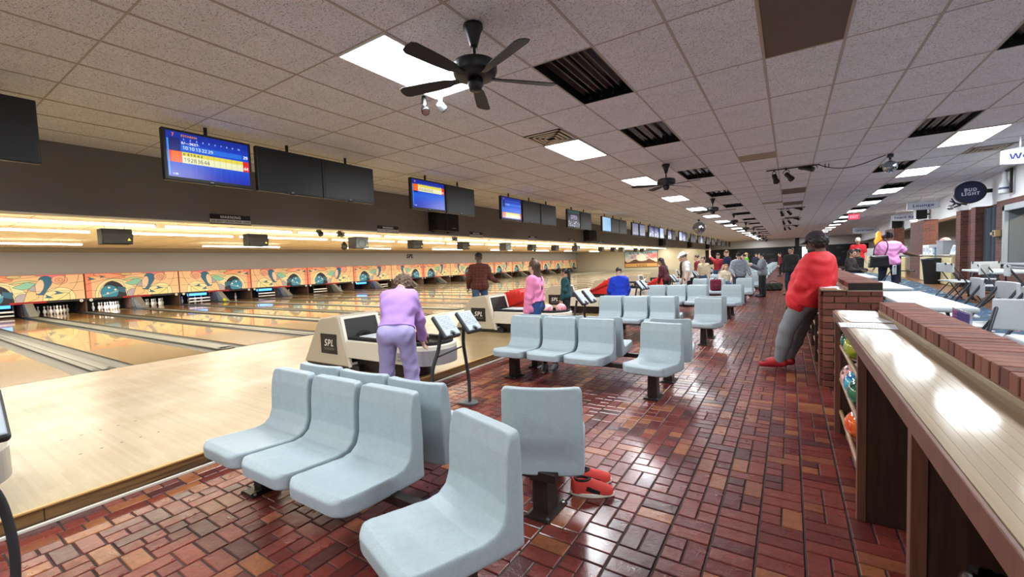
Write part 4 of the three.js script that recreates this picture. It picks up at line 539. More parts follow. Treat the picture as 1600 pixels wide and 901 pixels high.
// ------------------------------------------------------------------ ball returns, bowler consoles, ramps
{
  const cream = phys(0xcdc3ae, 0.4, { clearcoat: 0.3 }), ivory = std(0xe4dece, 0.4), silver = std(0xb9bcbe, 0.35, { metalness: 0.6 }), dark = std(0x1a1514, 0.5);
  const plate = std(0xffffff, 0.5, { map: canvasTex(256, 192, (g, w, h) => { g.fillStyle = '#141110'; g.fillRect(0, 0, w, h); g.fillStyle = '#f2efe8'; g.font = 'italic bold 92px sans-serif'; g.textAlign = 'center'; g.fillText('SPL', w / 2, 118, 200); g.fillStyle = '#8a857c'; g.fillRect(40, 136, 180, 4); g.fillRect(60, 148, 150, 4); }, { clamp: true }) });
  const badge = std(0xffffff, 0.4, { metalness: 0.3, map: canvasTex(256, 96, (g, w, h) => { g.fillStyle = '#b9bcbe'; g.fillRect(0, 0, w, h); g.strokeStyle = '#8f9298'; g.lineWidth = 9; for (let i = 0; i < 3; i++) { g.beginPath(); g.moveTo(60 + i * 16, 88); g.lineTo(60 + i * 16, 22); g.stroke(); } for (let i = 0; i < 2; i++) { g.beginPath(); g.moveTo(112, 12 + i * 12); g.lineTo(170 - i * 8, 12 + i * 12); g.arc(170 - i * 8, 30, 18 - i * 10, -1.57, 1.57); g.lineTo(112, 48 - i * 10); g.moveTo(150, 48); g.arc(172 - i * 6, 66, 18 - i * 10, -1.57, 1.57); g.lineTo(112, 84 - i * 10); g.stroke(); } }, { clamp: true }) });
  const names2 = ['at the left edge of the picture', 'where the lilac-shirted bowler bends', 'beside the girl in pink', 'beside the child in dark green', 'near the blue-hooded boy', 'before the dark-haired bowler', 'by the white-hatted man', 'eighth along the approach', 'ninth along the approach', 'tenth along the approach', 'eleventh along the approach', 'twelfth along the approach'];
  const oval = (a, b, n = 40) => { const p = []; for (let i = 0; i <= n; i++) { const t = Math.PI / 2 - Math.PI * i / n; p.push([a + b * Math.cos(t), b * Math.sin(t)]); } return p; };
  const outline = (L, r) => [[0, r], ...oval(L - r, r), [0, -r]];
  const ring = (L, r, r2) => extr(outline(L, r), 0.25, 0.012, [outline(L - (r - r2), r2).map(([x, y]) => [x + 0.02, y])]).rotateX(-Math.PI / 2);
  const body = extr([[-0.86, 0.0], [0.24, 0.0], [0.05, 0.69], [-0.01, 0.73], [-0.4, 0.68], [-0.48, 0.6]], 0.7, 0.025), rimG = (z) => { const f = extr([[0, 0], [0.66, 0], [0.62, 0.74], [0.05, 0.74]], 0.05, 0.008); return f; };
  for (let k = -1; k < 11; k++) {
    const z = DIV0 - k * PAIR - 0.2, t = thing('ball_return', `cream ball return with black SPL plate, ${names2[k + 1]}`, 'ball return', [k < 0 ? -5.72 : -5.45, LANE_Y, k < 0 ? -0.1 : z], 0, 'ball returns on the approach');
    part('base_plinth', rspan(-0.84, 0.42, 0.0, 0.09, -0.32, 0.32, 0.01), dark, t); const hood = part('hood', body.clone().translate(0, 0.06, 0), cream, t);
    // white framed mouth on the sloping face
    const fa = Math.atan2(0.19, 0.69), face = (g) => g.rotateY(Math.PI / 2).rotateZ(fa).translate(0.152, 0.405, 0);
    part('mouth_frame', face(extr([[-0.35, -0.36], [0.35, -0.36], [0.33, 0.37], [-0.33, 0.37]], 0.045, 0.008, [[[-0.3, -0.3], [0.3, -0.3], [0.28, 0.33], [-0.28, 0.33]]])), ivory, hood); part('mouth_panel', face(box(0.6, 0.66, 0.02, 0, 0.01, 0.0)), M.black, hood); part('mouth_opening', face(new THREE.TorusGeometry(0.16, 0.035, 10, 30).translate(0, -0.06, 0.012)), M.rubber, hood); part('tunnel', face(new THREE.CircleGeometry(0.155, 28).translate(0, -0.06, 0.0125)), std(0x020202, 0.9), hood);
    part('name_plate', box(0.38, 0.29, 0.012, -0.2, 0.37, 0.352), plate, hood, 'black plate lettered SPL in white'); part('name_plate', box(0.33, 0.25, 0.012, -0.2, 0.36, -0.352).rotateY(0), plate, hood);
    // oval ball table
    part('table_base', [extr(outline(1.2, 0.22), 0.2, 0.01).rotateX(-Math.PI / 2).translate(0.2, 0.1, 0)], dark, t);
    part('table_rim', ring(1.6, 0.36, 0.3).translate(0.22, 0.325, 0), ivory, t); part('band', extr(oval(1.24, 0.366, 30).concat(oval(1.24, 0.355, 30).reverse()), 0.19, 0).rotateX(-Math.PI / 2).translate(0.22, 0.3, 0), silver, t, 'silver band round the rounded end'); part('badge', box(0.3, 0.12, 0.008).translate(1.28, 0.3, 0.368), badge, t, 'striped emblem badge');
    part('cushion', [extr(outline(1.56, 0.33), 0.06, 0.01, [outline(1.52, 0.25).map(([x, y]) => [x + 0.02, y])]).rotateX(-Math.PI / 2).translate(0.22, 0.46, 0)], M.rubber, t); part('tray', extr(outline(1.54, 0.29), 0.03, 0.004).rotateX(-Math.PI / 2).translate(0.22, 0.37, 0), std(0x161414, 0.35), t); part('track', rspan(0.25, 1.5, 0.38, 0.4, -0.07, 0.07, 0.01), std(0xc7cdd2, 0.35), t); part('hand_dryer', rspan(0.3, 0.62, 0.42, 0.49, -0.22, 0.22, 0.02), std(0xd9dee2, 0.4), t);
  }
  // balls lying on the returns
  const R = 'balls on the ball returns'; const bx = (k, x, z) => [-5.45 + x, LANE_Y + 0.508, DIV0 - k * PAIR - 0.2 + z];
  makeBall('maroon bowling ball on the return beside the lilac-shirted bowler', phys(0x4a0f1a, 0.1, { clearcoat: 1 }), bx(0, 1.42, 0.1), 1, [0.7, 0.2, -0.5], R); makeBall('dark brown bowling ball on the return at the left edge', phys(0x2e0f10, 0.12, { clearcoat: 1 }), [-4.3, LANE_Y + 0.508, -0.1], 0, undefined, R);
  const pinkSw = swirlMat([205, 120, 130], [236, 190, 196], 21);
  makeBall('coral red bowling ball on the return behind the girl in pink', phys(0xdf4a4a, 0.15, { clearcoat: 1 }), bx(1, 1.02, 0.1), 0, undefined, R); makeBall('yellow bowling ball between the coral and pink balls', phys(0xc9b81e, 0.15, { clearcoat: 1 }), bx(1, 1.24, -0.06), 1, [0.9, 0, 0.3], R); makeBall('pink swirled bowling ball nearest the yellow one', pinkSw, bx(1, 1.4, 0.16), 0, undefined, R); makeBall('pink swirled bowling ball at the end of the return', pinkSw, bx(1, 1.64, 0.04), 0, [1, 2, 0], R);
  makeBall('yellow bowling ball on the return before the dark-haired bowler', phys(0xd8cf2a, 0.2), bx(4, 1.4, 0.1), 0, undefined, R); makeBall('orange bowling ball beside the far yellow one', phys(0xe4682a, 0.2), bx(4, 1.62, 0.0), 0, undefined, R);
  // bowler consoles: two tilted keypads on curved posts
  const padMat = std(0xcdd4d9, 0.4, { map: canvasTex(256, 256, (g, w, h) => { g.fillStyle = '#d4dade'; g.fillRect(0, 0, w, h); g.fillStyle = '#b4bcc2'; g.fillRect(14, 14, 228, 170); g.fillStyle = '#f2f6f8'; for (let r = 0; r < 6; r++) for (let c = 0; c < 6; c++) if ((r * 5 + c * 3) % 4) { g.beginPath(); g.ellipse(38 + c * 36, 36 + r * 26, 12, 7, 0, 0, 7); g.fill(); } g.fillStyle = '#7c858c'; g.beginPath(); g.moveTo(60, 256); g.quadraticCurveTo(128, 150, 196, 256); g.fill(); g.fillStyle = '#23272b'; g.beginPath(); g.ellipse(128, 232, 26, 14, 0, 0, 7); g.fill(); }, { clamp: true }) });
  for (let k = -1; k < 11; k++) for (const s of [0, 1]) {
    const zz = [0.14, -3.22, -6.55, -9.9, -13.2][k + 1] ?? -13.2 - (k - 3) * PAIR, z = zz - s * 0.36, lab = k < 0 ? `grey bowler keypad cut by the left edge, ${s ? 'right' : 'left'} one of its pair` : `grey bowler keypad on a curved post, ${s ? 'right' : 'left'} of the ${ORD[k]} pair`;
    const side = s ? 1 : -1, t = thing('bowler_console', lab, 'keypad', [k < 0 ? -3.1 : -2.95, 0, z], 0, 'bowler keypads on posts');
    part('post', tube([[-0.08, 0.012, side * -0.1], [-0.09, 0.25, side * -0.11], [-0.1, 0.5, side * -0.085], [-0.07, 0.7, side * -0.02], [-0.04, 0.9, 0]], 0.019, 24, 10), M.darkGrey, t); part('base_foot', extr(oval(0.0, 0.085).concat([[-0.12, -0.085], [-0.12, 0.085]]), 0.02, 0.004).rotateX(-Math.PI / 2).translate(-0.06, 0.011, side * -0.09), std(0x6f7478, 0.4, { metalness: 0.5 }), t);
    const h = part('keypad_case', rbox(0.28, 0.05, 0.235, 0, 0, 0, 0.02, 3), std(0x2b2f33, 0.5), t); h.position.set(0.03, 0.94, 0); h.rotation.z = -0.88;
    part('key_panel', rbox(0.25, 0.012, 0.21, -0.002, 0.025, 0, 0.005), std(0x9fa6ac, 0.4), h); part('key_sheet', new THREE.PlaneGeometry(0.2, 0.236).rotateX(-Math.PI / 2).rotateY(Math.PI / 2).translate(-0.002, 0.0325, 0), padMat, h); part('track_knob', sph(0.022, 0.106, 0.028, 0, 14, 10), M.black, h);
    if (!s) part('cross_bar', bar([-0.085, 0.62, 0.04], [-0.085, 0.66, -0.36], 0.01), M.darkGrey, t);
  }
  // red children's ball ramps with a toothed crest
  const rampMat = phys(0xd8281e, 0.45, { clearcoat: 0.3 });
  for (const [x, z, ry, l, big] of [[-5.22, -8.3, 0.1, 'red toothed ball ramp behind the girl in pink', 1.2], [-4.85, -12.0, 0.05, 'red toothed ball ramp left of the blue-hooded boy', 1.35], [-4.3, -15.5, 0.05, 'red toothed ball ramp beyond the blue-hooded boy', 1.15]]) {
    const t = thing('ball_ramp', l, 'ball ramp', [x, LANE_Y, z], ry, 'red toothed ball ramps'); const dome = big === 1.2, side = [[-0.75, 0.0], [-0.3, 0.0], [-0.1, 0.2], [0.2, 0.0], [0.5, 0.0], [0.52, 0.3]], top = [];
    for (let i = 0; i <= 12; i++) { const u = i / 12; const [px, py] = dome ? [0.5 * Math.cos(0.35 + u * 2.5), 0.16 + 0.56 * Math.sin(0.35 + u * 2.5)] : [0.46 - 1.25 * u, 0.1 + 0.62 * (0.5 + 0.5 * Math.cos(Math.PI * Math.pow(u, 0.8)))], [tx, ty] = dome ? [Math.cos(0.45 + u * 2.5) * 0.45, 0.16 + 0.51 * Math.sin(0.45 + u * 2.5)] : [px - 0.05, py - 0.05]; top.push([px, py], [tx, ty]); }
    part('body', extr([...side, ...top], 0.4, 0.02).scale(big, big, big), rampMat, t); part('chute', [extr([[0.42, 0.62], [-0.9, 0.12], [-0.9, 0.1], [0.44, 0.58]], 0.46, 0.006)].map((g) => g.scale(big, big, big)), std(0xb81d18, 0.5), t); part('eye', sph(0.035, -0.62, 0.16, 0.2, 10, 8).scale(big, big, big), M.white, t);
  }
}
// ------------------------------------------------------------------ ceiling fans, effect lamps, mirror balls, exit sign
{
  const fanBlack = std(0x15151a, 0.45, { metalness: 0.2 }), bladeMat = std(0x1c1a1a, 0.6);
  const bladeShape = () => extr([[0.17, -0.02], [0.24, -0.045], [0.38, -0.056], [0.62, -0.062], [0.655, -0.045], [0.665, 0], [0.655, 0.045], [0.62, 0.062], [0.38, 0.056], [0.24, 0.045], [0.17, 0.02]], 0.008, 0.002).rotateX(-Math.PI / 2 + 0.22);
  const blade = bladeShape(), bracket = extr([[0.1, -0.02], [0.2, -0.03], [0.25, 0], [0.2, 0.03], [0.1, 0.02]], 0.01, 0.002).rotateX(-Math.PI / 2 + 0.15);
  for (let k = 0; k < 9; k++) {
    const t = thing('ceiling_fan', `black five-bladed ceiling fan, ${ORD[k]} from the photographer`, 'ceiling fan', [-2.035, CEIL, -2.71 - k * 6.1], 0, 'black ceiling fans');
    part('canopy', lathe([[0, 0], [0.075, 0], [0.076, -0.025], [0.06, -0.05], [0.045, -0.1], [0.03, -0.15], [0.026, -0.165], [0, -0.165]], 28), fanBlack, t); part('down_rod', cyl(0.014, 0.014, 0.14, 0, -0.22, 0, 12), fanBlack, t);
    part('motor', lathe([[0, -0.265], [0.06, -0.268], [0.13, -0.275], [0.165, -0.29], [0.172, -0.31], [0.172, -0.355], [0.16, -0.385], [0.11, -0.405], [0, -0.41]], 36), fanBlack, t); part('switch_cup', lathe([[0, -0.4], [0.062, -0.4], [0.06, -0.45], [0.048, -0.475], [0.046, -0.49], [0, -0.495]], 24), fanBlack, t);
    for (let i = 0; i < 5; i++) { const a = (49 + 72 * i + (k ? 11 * k : 0)) * Math.PI / 180, b = part('blade', blade, bladeMat, t); b.position.y = -0.395; b.rotation.y = a; const q = part('blade_bracket', bracket, fanBlack, b); }
  }
  const led = glow(new THREE.Color(0.85, 0.92, 1), 0.5);
  const can = (parent, x, y, z, ry, rx, r = 0.06, l = 0.2) => { const b = part('lamp_head', lathe([[0, 0], [r * 0.75, 0], [r * 0.8, 0.02], [r * 0.8, l * 0.7], [r, l * 0.75], [r, l], [r * 0.85, l], [r * 0.8, l - 0.02], [0, l - 0.03]], 20), M.black, parent); b.position.set(x, y, z); b.rotation.set(rx, ry, 0, 'YXZ'); const y2 = part('yoke', new THREE.TorusGeometry(r * 1.25, 0.007, 6, 16, Math.PI), M.black, parent); y2.position.set(x, y + 0.01, z); y2.rotation.y = ry + Math.PI / 2; part('clamp', rbox(0.025, 0.06, 0.025, x, y + r * 1.3 + 0.02, z, 0.004), M.black, parent); return b; };
  const trio = (z, n) => {
    const t = thing('effect_lamps', `track of small black effect lamps across the ceiling, ${ORD[n]} of four`, 'track light', [0, CEIL, z], 0, 'tracks of effect lamps');
    part('track', rbox(0.95, 0.02, 0.025, 0.05, -0.012, 0, 0.004), M.black, t); can(t, -0.28, -0.12, 0, 0.5, 2.6); can(t, -0.06, -0.12, 0, 0.9, 2.4); can(t, 0.42, -0.1, 0, -2.2, 1.15, 0.065, 0.3); if (n === 0) { part('bare_clips', [bar([0.62, -0.02, 0], [0.62, -0.1, 0], 0.008), bar([0.68, -0.02, 0], [0.68, -0.1, 0], 0.008)], M.black, t); }
  };
  [-11.05, -20.6, -26.5, -33].forEach(trio);
  solo('power_cable', tube([[0.5, 3.36, -11.0], [0.7, 3.27, -11.0], [0.95, 3.23, -11], [1.2, 3.26, -11], [1.45, 3.34, -10.98], [1.56, 3.37, -10.95]], 0.009, 40, 6), M.black, 'thin black cable sagging between the effect lamps and the mirror-ball motor', 'cable');
  const ball = (label, pos, r) => { const t = thing('mirror_ball', label, 'disco ball', pos); const g = new THREE.IcosahedronGeometry(r, 4).toNonIndexed(); g.computeVertexNormals(); part('motor_box', [rbox(0.09, 0.06, 0.09, 0, -0.04, 0, 0.008), cyl(0.02, 0.02, 0.06, 0, -0.09, 0, 10)], M.black, t); part('ball', g.translate(0, -0.13 - r, 0), std(0x9aa0a6, 0.12, { metalness: 1 }), t); return t; };
  ball('faceted mirror ball on a black motor beside the lit panels of the right row', [1.62, CEIL, -10.95], 0.115); ball('larger mirror ball hanging far back over the left benches', [-3.68, CEIL, -22.4], 0.3);
  for (const [x, dz, l, b] of [[-3.3, -3.46, 'dark small swivel lamp left of the pair below the nearest light panel', 0], [-3.1, -3.5, 'bright lensed small swivel lamp right of the pair below the nearest light panel', 1]]) { const t = thing('swivel_lamp', l, 'spotlight', [x, CEIL, dz]); part('stem', cyl(0.022, 0.03, 0.08, 0, -0.04, 0, 14), M.black, t); part('joint', sph(0.028, 0, -0.09, 0, 14, 10), M.chrome, t); const h = part('lamp_head', lathe([[0, 0.05], [0.03, 0.05], [0.042, 0.02], [0.045, -0.03], [0.04, -0.05], [0, -0.05]], 20), b ? M.steel : M.black, t); h.position.set(0.02, -0.15, 0.01); h.rotation.set(b ? 0.9 : -0.5, 0, b ? 0.2 : 0.6); part('lens', new THREE.CircleGeometry(0.034, 18).rotateX(Math.PI / 2).translate(0, -0.0505, 0), b ? led : M.chrome, h); }
  const ex = thing('exit_sign', 'small red lit exit sign hanging from the ceiling near the right light row', 'exit sign', [2.55, CEIL, -25.9]); part('stem', cyl(0.012, 0.012, 0.1, 0, -0.05, 0, 8), M.white, ex); const exm = new THREE.MeshStandardMaterial({ color: 0x220404, emissive: 0xffffff, emissiveIntensity: 1.1, emissiveMap: canvasTex(128, 64, (g, w, h) => { g.fillStyle = '#e8203a'; g.fillRect(0, 0, w, h); g.fillStyle = '#ff8a94'; g.font = 'bold 48px sans-serif'; g.textAlign = 'center'; g.fillText('EXIT', w / 2, 50); }, { clamp: true }) });
  part('face', box(0.4, 0.24, 0.05, 0, -0.2, 0), exm, ex); part('housing', rbox(0.42, 0.26, 0.04, 0, -0.2, -0.01, 0.01), std(0xb02030, 0.5), ex);
}
// ------------------------------------------------------------------ raised snack bar side: floor, soffit, brick wall, counters, tables
{
  const carpetTex = canvasTex(1024, 1024, (g, w, h) => { g.fillStyle = '#24405c'; g.fillRect(0, 0, w, h); for (let i = 0; i < 260; i++) { g.save(); g.translate(rnd() * w, rnd() * h); g.rotate(rnd() * 6.3); g.fillStyle = pick(['#2f5f82', '#21476a', '#3b7a8c', '#10161f', '#c8745f', '#d9cdb8', '#4d8a6a', '#203858', '#6fa3b8']); const k = rnd(); if (k < 0.45) { g.beginPath(); g.ellipse(0, 0, 10 + rnd() * 50, 4 + rnd() * 12, 0, 0, 7); g.fill(); } else if (k < 0.8) { g.lineWidth = 3 + rnd() * 7; g.strokeStyle = g.fillStyle; g.beginPath(); g.moveTo(-40, 0); g.bezierCurveTo(-10, -40, 20, 40, 60, rnd() * 30); g.stroke(); } else { g.beginPath(); for (let a = 0; a < 10; a++) { const r = a % 2 ? 6 : 18; g.lineTo(r * Math.cos(a * 0.628), r * Math.sin(a * 0.628)); } g.fill(); } g.restore(); } for (let i = 0; i < 20000; i++) { g.fillStyle = `rgba(${rnd() < 0.5 ? '255,255,255' : '0,0,0'},0.07)`; g.fillRect(rnd() * w, rnd() * h, 2, 2); } }, { rep: [0.45, 0.45] });
  const shp = (pts, y0, y1) => { const s = new THREE.Shape(pts.map(([x, z]) => new THREE.Vector2(x, -z))); return triUV(new THREE.ExtrudeGeometry(s, { depth: y1 - y0, bevelEnabled: false }).rotateX(-Math.PI / 2).translate(0, y0, 0)); };
  const edge = [[2.95, BACKZ], [2.95, -9], [3.8, -20], [4.0, -34]];
  struct('floor_raised', shp([[0.84, BACKZ], ...edge, [0.84, -34]], -0.3, RAISED), std(0xffffff, 0.95, { map: carpetTex }), 'raised floor with dark blue patterned carpet');
  struct('floor_wood', shp([...edge, [7.15, -34], [7.15, BACKZ]], -0.3, RAISED), phys(0xffffff, 0.4, { map: woodGrain(plain(150, 104, 66), plain(104, 66, 38), 33, { rep: [1, 0.3] }), clearcoat: 0.4, clearcoatRoughness: 0.25 }), 'raised brown wood floor beside the snack bar');
  // white soffit over the snack bar front, slightly turned out
  const sx = (z) => 4.3 + 0.047 * (-z - 12), paint = std(0xeef2f6, 0.8, { bumpMap: grainBump, bumpScale: 0.0008 });
  struct('bulkhead_right', shp([[sx(BACKZ), BACKZ], [sx(ENDZ), ENDZ], [sx(ENDZ) + 0.35, ENDZ], [sx(BACKZ) + 0.35, BACKZ]], 2.63, CEIL + 0.25), paint, 'white painted bulkhead over the snack bar front');
  struct('ceiling_snack_bar', shp([[sx(BACKZ) + 0.35, BACKZ], [sx(ENDZ) + 0.35, ENDZ], [7.15, ENDZ], [7.15, BACKZ]], 2.95, 3.1), std(0xb9b4aa, 0.9), 'low ceiling inside the snack bar');
  // textured brick for the walls too far to pick bricks apart
  const bt = (data) => dataTex(512, 512, (x, y) => { const H = 64, r = Math.floor(y / H), xx = x + (r % 2) * 64, c = Math.floor(xx / 128), j = (y % H < 7) || (xx % 128 < 7); if (data) return j ? 0.1 : 0.8 + 0.2 * fbm(x / 16, y / 16, 32, 32, 3, 9); const t = hash(c % 4, r, 7), n = 0.85 + 0.3 * fbm(x / 20, y / 20, 25, 25, 3, 8); return j ? [0.36, 0.31, 0.29] : [(0.3 + 0.1 * t) * n, (0.17 + 0.05 * t) * n, (0.145 + 0.04 * t) * n]; }, { data, rep: [1 / 0.852, 1 / 0.6] });
  const brickT = std(0xffffff, 0.8, { map: bt(false), bumpMap: bt(true), bumpScale: 0.01 });
  const X0 = 4.3, bw = (x0, x1, y0, y1, z0, z1) => triUV(span(x0, x1, y0, y1, z0, z1));
  struct('wall_brick_right', [bw(X0, X0 + 0.22, RAISED, 2.63, -15.5, -14.95), bw(X0, X0 + 0.22, RAISED, 1.1, -14.95, -9), bw(X0, X0 + 0.22, 2.42, 2.63, -14.95, -9), bw(X0, X0 + 0.22, RAISED, 2.63, -9, BACKZ)], brickT, 'red brick wall with the grey framed window');
  struct('wall_brick_pier_1', [bw(X0 - 0.06, X0 + 0.3, RAISED, 2.63, -18.3, -17.9), bw(X0 + 0.1, X0 + 0.4, RAISED, 2.63, -17.9, -17.2), bw(X0 - 0.02, X0 + 0.3, RAISED, 2.63, -17.2, -16.85)], brickT, 'recessed brick pier left of the grey curtain');
  struct('wall_brick_pier_2', bw(X0 - 0.05, X0 + 0.35, RAISED, 2.63, -24.2, -22.1), brickT, 'brick pier at the left end of the near snack counter'); struct('wall_brick_pier_3', bw(X0 + 0.1, X0 + 0.5, RAISED, 2.63, -31, -28.6), brickT, 'brick pier behind the far snack counter');
  // window
  const w = struct('window_1', null, null); w.userData.label = 'grey framed service window in the brick wall'; const gm = std(0x8f979d, 0.5);
  part('window_frame', [rspan(X0 - 0.03, X0 + 0.05, 2.36, 2.5, -15.05, -9, 0.01), rspan(X0 - 0.03, X0 + 0.05, 1.02, 1.14, -15.05, -9, 0.01), rspan(X0 - 0.03, X0 + 0.05, 1.02, 2.5, -15.05, -14.93, 0.01)], gm, w); part('window_reveal', [span(X0 + 0.05, X0 + 0.5, 1.1, 2.42, -14.95, -14.9), span(X0 + 0.05, X0 + 0.5, 1.08, 1.12, -14.95, -9), span(X0 + 0.05, X0 + 0.5, 2.4, 2.44, -14.95, -9)], std(0x5a6066, 0.6), w); part('window_sill', rspan(X0 - 0.06, X0 + 0.5, 1.1, 1.135, -15.05, -9, 0.008), gm, w);
  part('glass', span(X0 + 0.3, X0 + 0.306, 1.13, 2.4, -14.9, -9), phys(0xffffff, 0.03, { transmission: 1, thickness: 0 }), w);
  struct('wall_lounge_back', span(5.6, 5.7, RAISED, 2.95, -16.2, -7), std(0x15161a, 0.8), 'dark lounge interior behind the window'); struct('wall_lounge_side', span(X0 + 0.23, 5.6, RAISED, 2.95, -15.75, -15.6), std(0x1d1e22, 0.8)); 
  const cup = thing('paper_cup', 'pale cup on the window ledge', 'cup', [X0 + 0.22, 1.135, -14.3]); part('cup_body', lathe([[0, 0], [0.035, 0], [0.045, 0.12], [0.042, 0.12], [0.033, 0.006], [0, 0.006]], 18), M.white, cup); part('rim', new THREE.TorusGeometry(0.0445, 0.003, 6, 20).rotateX(Math.PI / 2).translate(0, 0.12, 0), M.white, cup);
  const cur = new THREE.PlaneGeometry(0.85, 2.2, 60, 4).rotateY(-Math.PI / 2), cp = cur.attributes.position; for (let i = 0; i < cp.count; i++) cp.setX(i, 0.035 * Math.sin(cp.getZ(i) * 46) + 0.012 * Math.sin(cp.getZ(i) * 17)); cur.computeVertexNormals();
  const curt = thing('door_curtain', 'dark blue-grey pleated curtain filling the opening in the brick wall', 'curtain', [X0 + 0.12, RAISED + 1.08, -16.2]); part('cloth', cur, std(0x39434f, 0.85, { side: THREE.DoubleSide }), curt); part('curtain_rail', bar([0, 1.1, -0.5], [0, 1.1, 0.5], 0.015), M.darkGrey, curt);
  const bx = thing('wall_box', 'tan wall box fixed to the brick beside the curtain', 'box', [X0 - 0.06, 1.85, -15.25]); part('case', rbox(0.1, 0.16, 0.2, 0, 0, 0, 0.01), std(0x8f7a52, 0.6), bx); part('dark_slot', rbox(0.02, 0.1, 0.08, -0.05, 0, -0.03, 0.004), M.darkGrey, bx); part('side_arm', rbox(0.06, 0.07, 0.22, 0.0, 0.0, -0.2, 0.01), std(0xa89468, 0.6), bx);
  // snack counters
  const creamT = [40, 41].map((s) => woodGrain(plain(214, 203, 164), plain(190, 176, 132), s, { rep: [0.6, 0.3] })), creamP = (s) => std(s % 3 ? 0xffffff : 0xf4efe2, 0.55, { map: creamT[s & 1] });
  const c1 = thing('snack_counter', 'cream panelled snack counter between the brick piers', 'counter', [0, RAISED, 0]); for (let i = 0; i < 5; i++) part('front_panel', triUV(rspan(X0 - 0.14, X0 - 0.1, 0.03, 0.93, -18.35 - (i + 1) * 0.75 + 0.008, -18.35 - i * 0.75, 0.004)), creamP(40 + i), c1); part('carcass', span(X0 - 0.1, X0 + 0.5, 0, 0.93, -22.1, -18.35), std(0xb0a684, 0.7), c1); part('countertop', rspan(X0 - 0.18, X0 + 0.55, 0.93, 0.97, -22.1, -18.35, 0.008), std(0xb9bcb4, 0.4), c1); part('door_knob', [[-18.6], [-19.35], [-20.1]].map(([z]) => sph(0.02, X0 - 0.155, 0.6, z, 10, 8)), M.steel, c1);
  const c2 = thing('snack_counter', 'far cream snack counter with grey upper screen, past the brick pier', 'counter', [0, RAISED, 0]); const seg = (a, b, y0, y1, th, n = 1) => { const A = V(a[0], 0, a[1]), B = V(b[0], 0, b[1]), L = A.distanceTo(B), g = []; for (let i = 0; i < n; i++) g.push(triUV(rbox(L / n - 0.01, y1 - y0, th, (i + 0.5) * L / n - L / 2, (y0 + y1) / 2, 0, 0.004)).rotateY(-Math.atan2(B.z - A.z, B.x - A.x)).translate((A.x + B.x) / 2, 0, (A.z + B.z) / 2)); return g; };
  seg([3.55, -32.0], [4.15, -24.4], 0, 0.86, 0.05, 5).forEach((g, i) => part('front_panel', g, creamP(50 + i), c2)); part('upper_screen', seg([3.6, -32.0], [4.18, -24.4], 0.86, 1.32, 0.05), std(0xa9adaa, 0.5), c2); part('countertop', seg([3.8, -32.0], [4.4, -24.4], 0.84, 0.88, 0.5), std(0xb9bcb4, 0.4), c2); part('end_return', seg([3.55, -32.0], [4.8, -32.4], 0, 0.95, 0.05), creamP(56), c2);
  // goods on the counter
  const ct = RAISED + 0.972, g1 = 'boxes on the snack counter';
  const carton = (l, p, s, c, ry = 0) => { const t = thing('carton', l, 'box', p, ry, g1); part('box_body', rbox(s[0], s[1], s[2], 0, s[1] / 2, 0, 0.006), std(c, 0.7), t); part('lid_flap', rbox(s[0] + 0.006, 0.012, s[2] + 0.006, 0, s[1], 0, 0.003), std(c, 0.6), t); part('print', box(0.004, s[1] * 0.45, s[2] * 0.6, -s[0] / 2 - 0.003, s[1] * 0.5, 0), std(0x9aa6b4, 0.7), t); };
  carton('white carton at the left end of the snack counter', [X0 + 0.05, ct, -21.75], [0.3, 0.34, 0.36], 0xd6dbe0); carton('white carton second from the left on the snack counter', [X0 + 0.05, ct, -21.3], [0.3, 0.34, 0.36], 0xc6ced6); carton('small pale carton in the middle of the snack counter', [X0 + 0.02, ct, -20.85], [0.25, 0.22, 0.3], 0xdfe3e8); carton('small blue carton beside the tall grey box', [X0 + 0.02, ct, -20.45], [0.22, 0.24, 0.2], 0x3d5f94);
  const gb = thing('card_terminal', 'tall grey box standing on the snack counter', 'box', [X0 + 0.08, ct, -19.7]); part('case', rbox(0.4, 0.44, 0.75, 0, 0.22, 0, 0.015), std(0x8d9399, 0.5), gb); part('lid', rbox(0.42, 0.03, 0.78, 0, 0.445, 0, 0.008), std(0x9aa0a6, 0.5), gb);
  const pt = thing('tilted_notice', 'white notice board tilted on the right end of the snack counter', 'notice', [X0 + 0.0, ct, -18.85]); part('board', rbox(0.02, 0.3, 0.5, 0, 0.15, 0, 0.004).rotateZ(-0.25), M.white, pt); part('print', box(0.003, 0.18, 0.36).rotateZ(-0.25).translate(0.028, 0.16, 0), std(0x9fb6c6, 0.7), pt); part('prop', bar([0.05, 0.25, 0], [0.16, 0, 0], 0.01), M.white, pt);
  const pk = thing('plush_lamp', 'round pink item behind the white cartons', 'decoration', [X0 + 0.3, ct, -21.0]); part('round_body', sph(0.16, 0, 0.42, 0, 18, 12), std(0xc98f92, 0.8), pk); part('stand', cyl(0.05, 0.08, 0.3, 0, 0.15, 0, 14), M.white, pk);
  // trash can before the counter
  const tc = thing('trash_can', 'black tapered trash can with clear liner before the cream counter', 'trash can', [4.0, RAISED, -19.6]); part('can', lathe([[0, 0], [0.2, 0], [0.27, 0.78], [0.29, 0.8], [0.29, 0.83], [0.26, 0.83], [0.2, 0.03], [0, 0.03]], 28), M.matteBlack, tc); part('liner', lathe([[0.27, 0.72], [0.295, 0.82], [0.285, 0.86], [0.25, 0.84]], 28), std(0x1c2226, 0.3), tc); part('propped_card', rbox(0.02, 0.3, 0.12, 0.05, 1.0, 0.05, 0.004), std(0x5d7f86, 0.6), tc);
